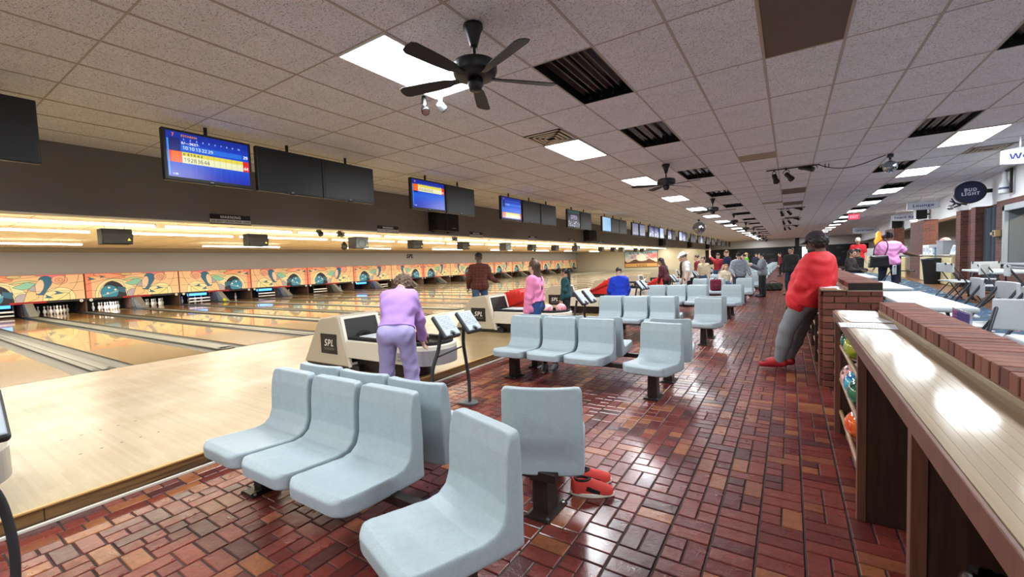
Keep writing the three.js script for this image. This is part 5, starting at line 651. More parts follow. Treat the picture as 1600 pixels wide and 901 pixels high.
  // handrail post by the counter
  const hr = thing('hand_rail', 'black floor-standing rail with two bars beside the woman in pink', 'rail', [3.35, RAISED, -20.6]); part('upright', bar([0, 0, 0], [0, 0.95, 0], 0.03), M.black, hr); part('bar', bar([0, 0.95, 0], [0.3, 0.95, 0.5], 0.02), M.black, hr); part('bar', bar([0, 0.42, 0], [0.3, 0.42, 0.5], 0.02), M.black, hr);
  // snack bar rear: shelves, lit lamps
  const lampM = glow(new THREE.Color(1, 0.95, 0.82), 2.2);
  for (const [x, y, z, l, r] of [[5.2, 2.7, -27.5, 'glowing oval lamp inside the snack bar left of the pier', 0.4], [5.4, 2.6, -20.6, 'glowing ceiling lamp inside the snack bar above the grey box', 0.3], [5.6, 2.6, -24.5, 'glowing lamp inside the snack bar behind the pier', 0.3], [5.2, 2.75, -12.6, 'glowing ceiling lamp inside the lounge behind the window', 0.3]]) { const t = thing('dome_lamp', l, 'lamp', [x, 2.95, z]); part('shade', lathe([[0, -0.14], [r * 0.6, -0.12], [r * 0.95, -0.06], [r, -0.02], [r, 0], [0, 0]], 28), lampM, t); part('rim', new THREE.TorusGeometry(r, 0.012, 8, 28).rotateX(Math.PI / 2).translate(0, -0.012, 0), M.white, t); const P = new THREE.PointLight(0xfff0d0, 9, 0, 2); P.position.set(0, -0.3, 0); P.castShadow = true; t.add(P); }
  const sh = thing('wall_shelf', 'dark shelving with supplies inside the snack bar', 'shelf', [6.6, RAISED, -20.5]); for (let i = 0; i < 4; i++) part('board', rbox(0.45, 0.03, 5.5, 0, 0.6 + i * 0.5, 0, 0.004), std(0x3a3028, 0.6), sh); for (const z of [-2.7, 0, 2.7]) part('upright', rbox(0.45, 2.2, 0.04, 0, 1.1, z, 0.004), std(0x2c241f, 0.6), sh);
  for (let i = 0; i < 16; i++) { const t = thing('supply_tub', `tub of supplies on the dark snack bar shelving`, 'tub', [6.5, RAISED + 0.615 + (i % 3) * 0.5, -18.2 - i * 0.3], 0, 'tubs on the snack bar shelving'); part('tub_body', cyl(0.09, 0.075, 0.2, 0, 0.1, 0, 14), std(pick([0xd8d8d4, 0xb9c4cc, 0xcfc3a6, 0x9aa2aa]), 0.6), t); part('lid', cyl(0.094, 0.094, 0.02, 0, 0.21, 0, 14), std(0xe4e4e0, 0.6), t); }
  const mt = thing('amber_lantern', 'orange glowing hanging decoration behind the man in the red polo', 'decoration', [3.8, 2.05, -28.5]); part('flame_shape', lathe([[0, -0.45], [0.12, -0.3], [0.18, 0], [0.1, 0.2], [0.13, 0.35], [0, 0.5]], 12), std(0xd98a2a, 0.5, { emissive: 0xc06a10, emissiveIntensity: 0.5 }), mt); part('hanger', bar([0, 0.5, 0], [0, 0.62, 0], 0.012), M.black, mt);
  // hanging signs
  const sign = (txt, l, pos, wd, hgt, ry, rod) => { const t = thing('hanging_sign', l, 'sign', pos, ry); const o = [], n = 10; for (let i = 0; i <= n; i++) { const u = i / n * 2 - 1; o.push([u * wd / 2, -hgt / 2 + 0.12 * hgt * u * u]); } for (let i = n; i >= 0; i--) { const u = i / n * 2 - 1; o.push([u * wd / 2, hgt / 2 - 0.12 * hgt * u * u]); } part('board', extr(o, 0.05, 0.01), std(0xbcc4d0, 0.5), t); const m = std(0xffffff, 0.5, { map: canvasTex(512, 160, (g, w, h) => { g.fillStyle = '#c3cad6'; g.fillRect(0, 0, w, h); g.fillStyle = '#161d74'; g.font = 'bold 112px sans-serif'; g.textAlign = 'center'; g.fillText(txt, w / 2, 118, 480); }, { clamp: true }) }); part('lettering', new THREE.PlaneGeometry(wd * 0.86, hgt * 0.62).translate(0, 0, 0.0265), m, t); for (const x of rod) part('rod', bar([x, hgt / 2, 0], [x, CEIL - pos[1], 0], 0.012), M.white, t); };
  sign('Womens', 'white hanging sign lettered Womens at the right edge', [3.5, 3.06, -10.95], 0.86, 0.3, 0, [-0.2, 0.3]); sign('Lounge', 'white hanging sign lettered Lounge farther along the bulkhead', [3.9, 3.05, -20.4], 0.85, 0.3, 0, [-0.05, 0.3]); sign('Snack Bar', 'white hanging sign lettered Snack Bar before the bulkhead', [4.5, 3.04, -26.8], 0.95, 0.32, 0, [-0.3, 0.3]); sign('Control Counter', 'pale far hanging sign with blue letters past the exit sign', [4.4, 3.0, -38.5], 1.3, 0.5, 0, [-0.5, 0.5]);
  // beer sign and bottle lamp on the bulkhead
  const zb = -16.6, bs = thing('round_beer_sign', 'dark blue bottle-cap shaped beer sign projecting from the bulkhead', 'sign', [sx(zb) - 0.42, 3.02, zb]); part('disc', extr(Array.from({ length: 48 }, (_, i) => { const a = i / 48 * Math.PI * 2; return [0.32 * Math.cos(a), 0.3 * Math.sin(a)]; }), 0.12, 0.02), std(0x10131f, 0.4), bs); part('face', new THREE.CircleGeometry(0.27, 36).translate(0, 0, 0.0615), std(0xffffff, 0.4, { map: canvasTex(256, 256, (g, w, h) => { g.fillStyle = '#141b44'; g.fillRect(0, 0, w, h); g.fillStyle = '#dfe3f2'; g.font = 'bold 58px sans-serif'; g.textAlign = 'center'; g.fillText('BUD', w / 2, 118); g.fillText('LIGHT', w / 2, 168); }, { clamp: true }) }), bs); part('mount_arm', rbox(0.22, 0.1, 0.08, 0.38, 0, 0, 0.01), M.black, bs); part('mount_plate', rbox(0.03, 0.22, 0.2, 0.47, 0, 0, 0.006), M.black, bs);
  const bl = thing('bottle_lamp', 'white bottle-shaped neon lamp with black frame on the bulkhead', 'sign', [sx(-15.2) - 0.14, 2.78, -15.1]); part('bottle', lathe([[0, 0], [0.09, 0], [0.1, 0.04], [0.1, 0.2], [0.06, 0.3], [0.045, 0.36], [0.05, 0.46], [0.03, 0.52], [0, 0.52]], 22), std(0xe3e8ec, 0.3), bl); part('frame', [rbox(0.05, 0.56, 0.05, 0.06, 0.28, 0.16, 0.01), rbox(0.05, 0.06, 0.3, 0.06, 0.55, 0.03, 0.01)], M.black, bl); part('band', cyl(0.102, 0.102, 0.05, 0, 0.13, 0, 22), std(0x3b4a6e, 0.4), bl);
  const an = thing('wall_antler', 'dark antler-like bracket lamp on the bulkhead right of the Lounge sign', 'decoration', [sx(-19) - 0.2, 2.86, -18.9]); for (const [a, b] of [[[0.2, 0, 0], [-0.1, 0.05, 0.1]], [[-0.1, 0.05, 0.1], [-0.22, 0.2, 0.25]], [[-0.1, 0.05, 0.1], [-0.25, -0.06, 0.3]], [[0, 0.03, 0], [-0.15, 0.16, -0.2]], [[0.05, 0, 0], [-0.2, -0.1, -0.12]]]) part('branch', bar(a, b, 0.03, 0.015), M.black, an); part('shade', sph(0.08, -0.26, -0.08, 0.34, 14, 10), M.chrome, an); part('wall_plate', rbox(0.03, 0.3, 0.3, 0.19, 0, 0, 0.01), M.white, an);
  for (const [z, l, s] of [[-24.5, 'black camera box bracket above the Snack Bar sign', 0.34], [-31.5, 'white and black speaker box on the bulkhead left of the Snack Bar sign', 0.42]]) { const t = thing('bracket_speaker', l, 'speaker', [sx(z) - 0.28, 2.98, z]); part('cabinet', rbox(s, s * 1.1, s * 1.3, 0, 0, 0, 0.02), M.black, t); part('grille', rbox(0.02, s, s * 1.1, -s / 2, 0, 0, 0.006), std(0xb9c2cc, 0.5), t); part('bracket', bar([s / 2 - 0.05, 0, 0], [0.3, 0.0, 0], 0.03), M.black, t); }
  // folding tables and chairs
  const top = std(0xa9b0b5, 0.45), legM = std(0x4c5054, 0.4, { metalness: 0.5 }), H = 0.68;
  const table = (l, x, z, wx, wz, g) => { const t = thing('folding_table', l, 'table', [x, RAISED, z], 0, g); part('table_top', rbox(wx, 0.045, wz, 0, H - 0.022, 0, 0.02, 3), top, t); const long = wz > wx; for (const s of [1, -1]) { const a = (wz > wx ? wz : wx) / 2 - 0.28; const P = (u, v, y) => long ? [u, y, s * v] : [s * v, y, u]; const hw = (long ? wx : wz) / 2 - 0.1; part('leg', tube([P(-hw, a + 0.1, 0.0), P(-hw, a + 0.05, 0.35), P(-hw + 0.04, a, H - 0.05)], 0.014, 10, 8), legM, t); part('leg', tube([P(hw, a + 0.1, 0.0), P(hw, a + 0.05, 0.35), P(hw - 0.04, a, H - 0.05)], 0.014, 10, 8), legM, t); part('cross_bar', bar(P(-hw, a + 0.08, 0.15), P(hw, a + 0.08, 0.15), 0.012), legM, t); } return t; };
  const G = 'white tables behind the knee wall'; table('white folding table right behind the brick coping, past its far end', 1.085, -5.93, 0.45, 1.9, G); 
  table('white folding table behind the second counter, in front of the woman in pink', 1.12, -8.3, 0.46, 1.7, G); table('white folding table behind the leaning man, farthest of the row', 1.16, -11.5, 0.5, 1.8, G); table('white folding table corner at the right edge behind the coping', 1.26, -2.6, 0.5, 1.85, G);
  const wallT = table('long white folding table before the brick wall', 3.66, -12.85, 0.74, 1.85, undefined);
  const seatShapeC = extr([[-0.2, -0.2], [0.2, -0.2], [0.21, 0.16], [0.15, 0.21], [-0.15, 0.21], [-0.21, 0.16]], 0.025, 0.008).rotateX(-Math.PI / 2), backC = (() => { const g = new THREE.CylinderGeometry(0.55, 0.55, 0.3, 20, 1, true, -0.4, 0.8), o = new THREE.CylinderGeometry(0.57, 0.57, 0.3, 20, 1, true, -0.4, 0.8); return extr(Array.from({ length: 21 }, (_, i) => { const a = -0.4 + i * 0.04; return [0.55 * Math.sin(a), 0.55 * Math.cos(a) - 0.55]; }).concat(Array.from({ length: 21 }, (_, i) => { const a = 0.4 - i * 0.04; return [0.575 * Math.sin(a), 0.575 * Math.cos(a) - 0.55]; })), 0.2, 0.008).rotateX(-Math.PI / 2); })();
  let fc; const chairM = std(0xb4bbc0, 0.5), pipe = std(0x3a3e42, 0.4, { metalness: 0.4 });
  const chair = (l, x, z, ry, g) => {
    if (fc) return copyThing(fc, l, [x, RAISED, z], ry, g);
    fc = thing('folding_chair', l, 'chair', [x, RAISED, z], ry, g); part('seat', seatShapeC.translate(0, 0.43, 0.02), chairM, fc); part('backrest', backC.translate(0, 0.74, -0.215).rotateX(0), chairM, fc);
    for (const s of [1, -1]) { part('leg', tube([[s * 0.22, 0, 0.26], [s * 0.215, 0.42, 0.03], [s * 0.2, 0.84, -0.22]], 0.012, 12, 8), pipe, fc); part('leg', tube([[s * 0.2, 0, -0.26], [s * 0.195, 0.42, 0.06]], 0.012, 8, 8), pipe, fc); part('rubber_foot', cyl(0.016, 0.018, 0.03, s * 0.22, 0.015, 0.26, 10), M.rubber, fc); }
    part('stretcher', bar([-0.2, 0.12, -0.19], [0.2, 0.12, -0.19], 0.009), pipe, fc); part('stretcher', bar([-0.22, 0.15, 0.18], [0.22, 0.15, 0.18], 0.009), pipe, fc); return fc;
  };
  const g2 = 'chairs at the table by the brick wall', g3 = 'chairs at the tables behind the knee wall';
  chair('white folding chair at the far left corner of the table by the brick wall', 3.14, -13.75, 1.75, g2); chair('second white folding chair overlapping the leftmost one at the brick-wall table', 3.16, -13.15, 1.6, g2); chair('white folding chair behind the table by the brick wall', 3.75, -14.15, 0.15, g2); chair('white folding chair at the right edge, turned to the brick-wall table', 3.3, -11.75, 2.1, g2); chair('rightmost white folding chair half outside the picture', 3.45, -11.15, 1.8, g2);
  chair('grey-white chair pushed to the right side of the nearest white table', 1.42, -5.05, -1.5, g3); chair('pale chair top showing past the nearest white table, left of two', 1.52, -5.85, -1.6, g3); chair('chair top right of two past the nearest white table', 1.52, -6.65, -1.5, g3); chair('white chair top showing at the right edge behind the coping', 1.2, -3.75, -2.6, g3); chair('white chair beside the farthest white table behind the leaning man', 1.75, -12.6, -1.4, g3);
  const card = thing('table_sign', 'small purple card in a clear stand behind the brick coping', 'sign', [0.97, 0.92, -4.03], Math.PI / 2 - 3.14159); part('clear_holder', rbox(0.36, 0.2, 0.012, 0, 0.1, 0, 0.003), phys(0xd9dde6, 0.1, { transmission: 0.7, thickness: 0 }), card); part('card', box(0.33, 0.175, 0.003, 0, 0.1, 0.0075), std(0xffffff, 0.6, { map: canvasTex(128, 96, (g, w, h) => { g.fillStyle = '#4a3f86'; g.fillRect(0, 0, w, h); g.fillStyle = '#9c5a86'; g.fillRect(0, 0, 40, h); g.fillStyle = '#2b2a66'; for (let i = 0; i < 7; i++) g.fillRect(14, 12 + i * 11, 50 + rnd() * 40, 4); }, { clamp: true }) }), card); part('pole', cyl(0.012, 0.012, 0.56, 0, -0.28, 0, 10), M.steel, card); part('foot', cyl(0.11, 0.12, 0.015, 0, -0.552, 0, 20), M.steel, card);
  // glass door at the far end with daylight behind
  const door = struct('door_1', null, null); door.userData.label = 'bright glass door at the far end'; part('door_frame', [span(1.15, 1.22, 0, 2.3, ENDZ - 0.1, ENDZ + 0.02), span(2.28, 2.35, 0, 2.3, ENDZ - 0.1, ENDZ + 0.02), span(1.7, 1.78, 0, 2.3, ENDZ - 0.1, ENDZ + 0.02), span(1.15, 2.35, 1.1, 1.16, ENDZ - 0.1, ENDZ + 0.02)], std(0x50545a, 0.5), door); part('daylight', span(1.15, 2.35, 0, 2.3, ENDZ - 0.16, ENDZ - 0.14), glow(new THREE.Color(0.92, 0.96, 1), 1.3), door); part('glass', span(1.2, 2.3, 0.02, 2.28, ENDZ - 0.06, ENDZ - 0.055), phys(0xffffff, 0.03, { transmission: 1, thickness: 0 }), door);
}
// ------------------------------------------------------------------ things on the concourse floor
{
  const shoe = (name, l, pos, ry, c, sole, lace) => {
    const t = thing('shoe', l, 'shoe', pos, ry); t.scale.setScalar(1.0); const sec = (s) => { const p = []; return p; };
    part('upper', surfaceNets((x, y, z) => { const u = z / 0.14, w = 0.046 - 0.012 * u * u * (u < 0 ? 1.1 : 0.5) + (u > 0.3 ? -0.006 * (u - 0.3) : 0), hgt = z < 0.0 ? 0.1 - 0.015 * (z + 0.14) / 0.14 : 0.085 - 0.045 * Math.min(1, z / 0.13); const ex = x / w, ey = (y - 0.022) / hgt; let d = (Math.pow(Math.abs(ex), 2.6) + Math.pow(Math.abs(ey), 2.6) - 1) * 0.03; d = smax(d, Math.abs(z) - 0.138 + 0.02 * ex * ex, 0.02); d = smax(d, 0.018 - y, 0.004); const mo = Math.hypot(x / 0.7, (z + 0.065) / 1.3, (y - 0.125) / 1) - 0.045; return smax(d, -mo, 0.01); }, [-0.07, 0, -0.16], [0.07, 0.14, 0.16], 0.005), c, t);
    part('sole', extr(Array.from({ length: 30 }, (_, i) => { const a = i / 30 * 6.283, q = Math.sin(a); return [(0.052 - 0.009 * (q < 0 ? -q : 0)) * Math.cos(a) * (1 - 0.15 * q * q), 0.147 * q]; }), 0.028, 0.006).rotateX(-Math.PI / 2).translate(0, 0.014, 0), sole, t);
    for (let i = 0; i < 4; i++) part('lace', bar([-0.024, 0.098 - i * 0.011, 0.0 + i * 0.022], [0.024, 0.098 - i * 0.011, 0.006 + i * 0.022], 0.0035), lace, t); part('heel_patch', rbox(0.062, 0.035, 0.03, 0, 0.05, -0.112, 0.01, 2), M.matteBlack, t); for (const q of [1, -1]) part('side_stripe', rbox(0.006, 0.03, 0.09, q * 0.043, 0.045, -0.01, 0.002).rotateX(0.35), M.matteBlack, t); part('collar', new THREE.TorusGeometry(0.032, 0.008, 8, 20).rotateX(Math.PI / 2).scale(0.9, 1, 1.5).translate(0, 0.105, -0.065), M.matteBlack, t);
  };
  const redF = std(0xd24038, 0.7), sl = std(0xe2ddd0, 0.6);
  shoe('', 'red and black sneaker with white sole showing its side beside the bench foot', [-1.1, 0.0, -2.56], 2.0, redF, sl, M.black); shoe('', 'red sneaker partly behind the other, nearer the bench foot', [-1.16, 0.0, -2.69], 2.25, redF, sl, M.black);
  shoe('', 'grey shoe left of two under the second bench', [-2.95, 0, -5.3], 0.4, std(0x55565a, 0.7), std(0x8f9092, 0.6), M.white); shoe('', 'grey shoe right of two under the second bench', [-2.83, 0, -5.36], 0.2, std(0x55565a, 0.7), std(0x8f9092, 0.6), M.white);
  const bp = thing('backpack', 'black backpack with red tab on the floor behind the nearest single seat', 'backpack', [-1.5, 0, -2.66], 0.3); part('body', surfaceNets((x, y, z) => { const d = Math.max(Math.abs(x) - 0.12, Math.abs(y - 0.19) - 0.17, Math.abs(z) - 0.08); return Math.hypot(Math.max(0, Math.abs(x) - 0.09 + 0.02 * y), Math.max(0, Math.abs(y - 0.18) - 0.13), Math.max(0, Math.abs(z) - 0.05)) - 0.045 - 0.006 * Math.sin(y * 50 + x * 20); }, [-0.17, -0.01, -0.13], [0.17, 0.38, 0.13], 0.01), std(0x121316, 0.8), bp); part('front_pocket', rbox(0.18, 0.16, 0.05, 0, 0.11, 0.09, 0.02, 3), std(0x1a1b1f, 0.8), bp); part('zipper', tube([[-0.1, 0.1, 0.118], [-0.09, 0.28, 0.1], [0, 0.33, 0.09], [0.09, 0.28, 0.1], [0.1, 0.1, 0.118]], 0.004, 20, 6), M.steel, bp); part('strap', tube([[0.08, 0.34, 0], [0.13, 0.3, 0.08], [0.12, 0.12, 0.12]], 0.012, 14, 8), M.matteBlack, bp); part('tab', rbox(0.012, 0.06, 0.004, 0.075, 0.12, 0.118, 0.001), std(0xc03028, 0.5), bp);
  const floorGrate = thing('floor_grate', 'small grey floor socket plate under the nearest benches', 'floor plate', [-1.72, 0.0, -1.95]); part('plate', rbox(0.2, 0.008, 0.12, 0, 0.004, 0, 0.002), M.steel, floorGrate); for (const s of [-0.05, 0.05]) part('cap', cyl(0.025, 0.025, 0.006, s, 0.01, 0, 16), M.darkGrey, floorGrate);
}
// ------------------------------------------------------------------ people: one continuous body each, clothes and hair as its children
{
  // prims: {a, b, ra, rb, ax?, fl?}: tapered capsules, optionally flattened along ax; joined by a smooth minimum
  function capMesh(prims, cell, k, o = {}) {
    const lo = [1e9, 1e9, 1e9], hi = [-1e9, -1e9, -1e9], M0 = cell * 3 + k * 1.5;
    for (const p of prims) for (let i = 0; i < 3; i++) { const r = Math.max(p.ra, p.rb) * Math.max(1, p.fl ?? 1); lo[i] = Math.min(lo[i], p.a.getComponent(i) - r - M0, p.b.getComponent(i) - r - M0); hi[i] = Math.max(hi[i], p.a.getComponent(i) + r + M0, p.b.getComponent(i) + r + M0); }
    const n = [0, 1, 2].map((i) => Math.max(2, Math.ceil((hi[i] - lo[i]) / cell) + 1)), F = new Float32Array(n[0] * n[1] * n[2]);
    for (const p of prims) {
      const r = Math.max(p.ra, p.rb), m = r * Math.max(1, p.fl ?? 1) + k * 4 + cell * 2, L = [0, 1, 2].map((i) => Math.max(0, Math.floor((Math.min(p.a.getComponent(i), p.b.getComponent(i)) - m - lo[i]) / cell))), H = [0, 1, 2].map((i) => Math.min(n[i] - 1, Math.ceil((Math.max(p.a.getComponent(i), p.b.getComponent(i)) + m - lo[i]) / cell)));
      const bx = p.b.x - p.a.x, by = p.b.y - p.a.y, bz = p.b.z - p.a.z, bb = bx * bx + by * by + bz * bz || 1e-9;
      for (let z = L[2]; z <= H[2]; z++) for (let y = L[1]; y <= H[1]; y++) for (let x = L[0]; x <= H[0]; x++) {
        const px = lo[0] + x * cell - p.a.x, py = lo[1] + y * cell - p.a.y, pz = lo[2] + z * cell - p.a.z, t = Math.max(0, Math.min(1, (px * bx + py * by + pz * bz) / bb)); let vx = px - bx * t, vy = py - by * t, vz = pz - bz * t;
        if (p.ax) { const s = (vx * p.ax.x + vy * p.ax.y + vz * p.ax.z) * (1 / p.fl - 1); vx += p.ax.x * s; vy += p.ax.y * s; vz += p.ax.z * s; }
        const d = Math.sqrt(vx * vx + vy * vy + vz * vz) - (p.ra + (p.rb - p.ra) * t); F[x + n[0] * (y + n[1] * z)] += Math.exp(-d / k);
      }
    }
    let i = 0; for (let z = 0; z < n[2]; z++) for (let y = 0; y < n[1]; y++) for (let x = 0; x < n[0]; x++, i++) {
      let d = F[i] > 1e-12 ? -k * Math.log(F[i]) : 0.3; if ((o.fold || o.cut) && d < 0.05) { const X = lo[0] + x * cell, Y = lo[1] + y * cell, Z = lo[2] + z * cell; if (o.fold) d -= o.fold * (Math.sin(Y * 46 + 5 * Math.sin(X * 9 + 1) + 4 * Math.sin(Z * 11)) * 0.5 + Math.sin((X + Z) * 38 + Y * 21 + 3 * Math.sin(Y * 13)) * 0.5) * (o.foldAt ? o.foldAt(X, Y, Z) : 1); if (o.cut) for (const c of o.cut) d = c(d, X, Y, Z); } F[i] = d;
    }
    return surfaceNets(F, lo, hi.map((h, q) => lo[q] + (n[q] - 1) * cell), cell);
  }
  const paint = (g, f) => { const p = g.attributes.position, c = new Float32Array(p.count * 3); for (let i = 0; i < p.count; i++) { const q = f(p.getX(i), p.getY(i), p.getZ(i)); c[3 * i] = q[0]; c[3 * i + 1] = q[1]; c[3 * i + 2] = q[2]; } g.setAttribute('color', new THREE.BufferAttribute(c, 3)); return g; };
  const ell = (x, y, z, a, b, c) => { const k = Math.hypot(x / a, y / b, z / c); return (k - 1) * Math.min(a, b, c); };
  // head around its centre: x to the person's right, y up, z forward; 0.23 m tall
  const headF = (x, y, z) => {
    const X = Math.abs(x); let d = ell(x, y - 0.022, z + 0.012, 0.076, 0.092, 0.096); d = smin(d, ell(x, y + 0.045, z - 0.022, 0.056, 0.07, 0.066), 0.04); d = smin(d, ell(x, y + 0.092, z - 0.058, 0.024, 0.022, 0.024), 0.025);
    d = smin(d, ell(x, y + 0.018, z - 0.098, 0.012, 0.026, 0.018), 0.016); d = smin(d, ell(x, y + 0.034, z - 0.102, 0.018, 0.011, 0.014), 0.01); d = smax(d, -ell(X - 0.032, y - 0.006, z - 0.1, 0.02, 0.012, 0.018), 0.012); d = smin(d, ell(X - 0.031, y - 0.005, z - 0.078, 0.014, 0.012, 0.012), 0.004);
    d = smin(d, ell(X - 0.03, y - 0.026, z - 0.082, 0.026, 0.008, 0.012), 0.012); d = smin(d, ell(x, y + 0.061, z - 0.084, 0.024, 0.006, 0.012), 0.006); d = smin(d, ell(x, y + 0.073, z - 0.08, 0.02, 0.007, 0.012), 0.006); d = smax(d, -ell(x, y + 0.0665, z - 0.096, 0.024, 0.002, 0.008), 0.003);
    d = smin(d, ell(X - 0.08, y + 0.004, z + 0.008, 0.012, 0.034, 0.02), 0.008); return smin(d, Math.hypot(x, z + 0.02) - 0.052 + Math.max(0, y + 0.06) * 2, 0.03);
  };
  const headC = (skin) => (x, y, z) => { const X = Math.abs(x); if (z > 0.07 && Math.hypot(X - 0.031, (y - 0.005) * 1.2) < 0.0055) return [0.02, 0.012, 0.008]; if (z > 0.076 && Math.hypot((X - 0.031) / 1.4, y - 0.005) < 0.008) return [0.75, 0.73, 0.7]; if (z > 0.05 && Math.abs(y - 0.03) < 0.006 && X > 0.012 && X < 0.05) return [skin[0] * 0.25, skin[1] * 0.2, skin[2] * 0.2]; if (z > 0.07 && y < -0.054 && y > -0.08 && X < 0.024) return [skin[0] * 0.8, skin[1] * 0.5, skin[2] * 0.5]; return skin; };
  const headLOD = {}, getHead = (c) => headLOD[c] ??= surfaceNets(headF, [-0.105, -0.14, -0.125], [0.105, 0.13, 0.135], c);
  // right hand hanging down -y, back of the hand to +z, thumb to -x
  const handLOD = {}, getHand = (c) => {
    if (handLOD[c]) return handLOD[c]; const P = [], cap = (a, b, ra, rb) => P.push({ a: V(...a), b: V(...b), ra, rb });
    cap([0, 0.01, 0], [0, -0.03, 0], 0.024, 0.026); for (const x of [-0.024, -0.008, 0.008, 0.023]) cap([x * 0.7, -0.02, 0], [x, -0.08, 0], 0.014, 0.0125);
    [[-0.027, 0.068], [-0.009, 0.078], [0.009, 0.073], [0.026, 0.056]].forEach(([x, l], i) => { const y0 = -0.086, a = [x, y0, 0.0], b = [x * 1.08, y0 - l * 0.42, -0.006], d = [x * 1.1, y0 - l * 0.72, -0.02], e = [x * 1.1, y0 - l * 0.9, -0.036]; cap([x * 0.95, -0.072, 0], a, 0.0105, 0.0098); cap(a, b, 0.0096, 0.009); cap(b, d, 0.009, 0.0083); cap(d, e, 0.0082, 0.0072); });
    cap([-0.02, -0.022, -0.004], [-0.045, -0.05, -0.016], 0.015, 0.0118); cap([-0.045, -0.05, -0.016], [-0.054, -0.08, -0.024], 0.0112, 0.01); cap([-0.054, -0.08, -0.024], [-0.053, -0.102, -0.031], 0.0098, 0.008);
    return handLOD[c] = capMesh(P, c, 0.0028);
  };
  const flipGeo = (g) => { g = g.clone(); const p = g.attributes.position, n = g.attributes.normal; for (let i = 0; i < p.count; i++) { p.setX(i, -p.getX(i)); n.setX(i, -n.getX(i)); } const id = Array.from(g.index.array); for (let i = 0; i < id.length; i += 3) { const t = id[i]; id[i] = id[i + 1]; id[i + 1] = t; } g.setIndex(id); return g; };
  const skinM = new THREE.MeshPhysicalMaterial({ vertexColors: true, roughness: 0.55, sheen: 0.15 });
  const weave = dataTex(128, 128, (x, y) => 0.5 + 0.25 * Math.sin(x * Math.PI / 2) * Math.sin(y * Math.PI / 2) + 0.25 * hash(x, y, 5), { data: true, rep: [40, 40] });
  const cloth = (c, o = {}) => std(c, 0.9, { bumpMap: weave, bumpScale: 0.0006, ...o });
  const SK = { pale: [0.62, 0.4, 0.3], mid: [0.42, 0.24, 0.16], dark: [0.11, 0.055, 0.035] };
  const strands = dataTex(128, 128, (x, y) => 0.5 + 0.5 * hash(x, y >> 5, 3), { data: true, rep: [12, 3] }), hairMat = (c) => std(c, 0.55, { bumpMap: strands, bumpScale: 0.002 });
  function person(label, o) {
    const h = o.h, s = h / 1.72, B = o.build ?? 1, cell = o.cell ?? 0.02, near = cell < 0.015, th = o.face, f = V(Math.sin(th), 0, Math.cos(th)), r = V(-Math.cos(th), 0, Math.sin(th)), up = V(0, 1, 0);
    const D = (v) => V(0, 0, 0).addScaledVector(r, v[0]).addScaledVector(up, v[1]).addScaledVector(f, v[2]).normalize();
    const P = V(0, o.pelvis ?? 0.53 * h, 0), T = D(o.torso ?? [0, 1, 0.03]), tw = o.twist ?? 0, Rt = r.clone().applyAxisAngle(up, tw).addScaledVector(T, -r.clone().applyAxisAngle(up, tw).dot(T)).normalize(), Ft = new THREE.Vector3().crossVectors(T, Rt).multiplyScalar(1);   // front of the chest
    const front = Ft.dot(f) < 0 ? Ft.negate() : Ft, neck = P.clone().addScaledVector(T, 0.295 * h), hd = D(o.neck ?? [0, 1, 0.2]), headC0 = neck.clone().addScaledVector(hd, 0.098 * h), hf0 = D(o.look ?? [0, 0, 1]), hu = hd.clone(), hz = hf0.addScaledVector(hu, -hf0.dot(hu)).normalize(), hx = new THREE.Vector3().crossVectors(hu, hz);
    const sh = [1, -1].map((q) => neck.clone().addScaledVector(T, -0.032 * h).addScaledVector(Rt, q * 0.1 * h * (0.75 + 0.25 * B) * (o.shw ?? 1))), hip = [1, -1].map((q) => P.clone().addScaledVector(r, q * 0.05 * h * B));
    const leg = [o.legR, o.legL].map((L, i) => { const d = L ?? [[0.02 * (i ? -1 : 1), -1, 0.02], [0, -1, -0.04]], K = hip[i].clone().addScaledVector(D(d[0]), 0.247 * h), A = K.clone().addScaledVector(D(d[1]), 0.24 * h), fd = D(d[2] ?? [0.12 * (i ? -1 : 1), -0.05, 1]); return { K, A, fd }; });
    const arm = [o.armR, o.armL].map((L, i) => { const d = L ?? [[0.18 * (i ? -1 : 1), -1, 0.02], [0.05 * (i ? -1 : 1), -1, 0.25]], E = sh[i].clone().addScaledVector(D(d[0]), 0.17 * h), W = E.clone().addScaledVector(D(d[1]), 0.145 * h), hdv = D(d[2] ?? d[1]); return { E, W, hdv }; });
    const torsoP = (e, b = 1) => { const w = 0.062 * h * B, q = []; const at = (t) => P.clone().addScaledVector(T, t * h), C = (t, x, rad, fl) => q.push({ a: at(t).addScaledVector(Rt, x), b: at(t).addScaledVector(Rt, -x), ra: rad + e, rb: rad + e, ax: front, fl }); C(0.0, 0.038 * h * B, 0.06 * h * B, 1.0); C(0.07, 0.03 * h * B, 0.058 * h * B, 1.0 + (o.belly ?? 0)); C(0.14, 0.035 * h * B, 0.056 * h * B, 1.0 + (o.belly ?? 0)); C(0.2, 0.045 * h * B, 0.056 * h * B, 1.0); C(0.25, 0.058 * h * (o.shw ?? 1), 0.048 * h * B, 0.95); q.push({ a: at(0.27), b: neck.clone().addScaledVector(hd, 0.02 * h), ra: 0.034 * h + e, rb: 0.03 * h + e * 0.6 }); return q; };
    const armP = (i, e, t1 = 1, flare = 0) => { const A = arm[i], q = [{ a: sh[i].clone(), b: A.E, ra: 0.033 * h * (0.6 + 0.4 * B) + e, rb: 0.026 * h * (0.7 + 0.3 * B) + e }]; if (t1 > 0) q.push({ a: A.E, b: A.E.clone().lerp(A.W, t1), ra: 0.0255 * h * (0.7 + 0.3 * B) + e, rb: (0.0185 + 0.006 * (1 - t1)) * h + e + flare }); return q; };
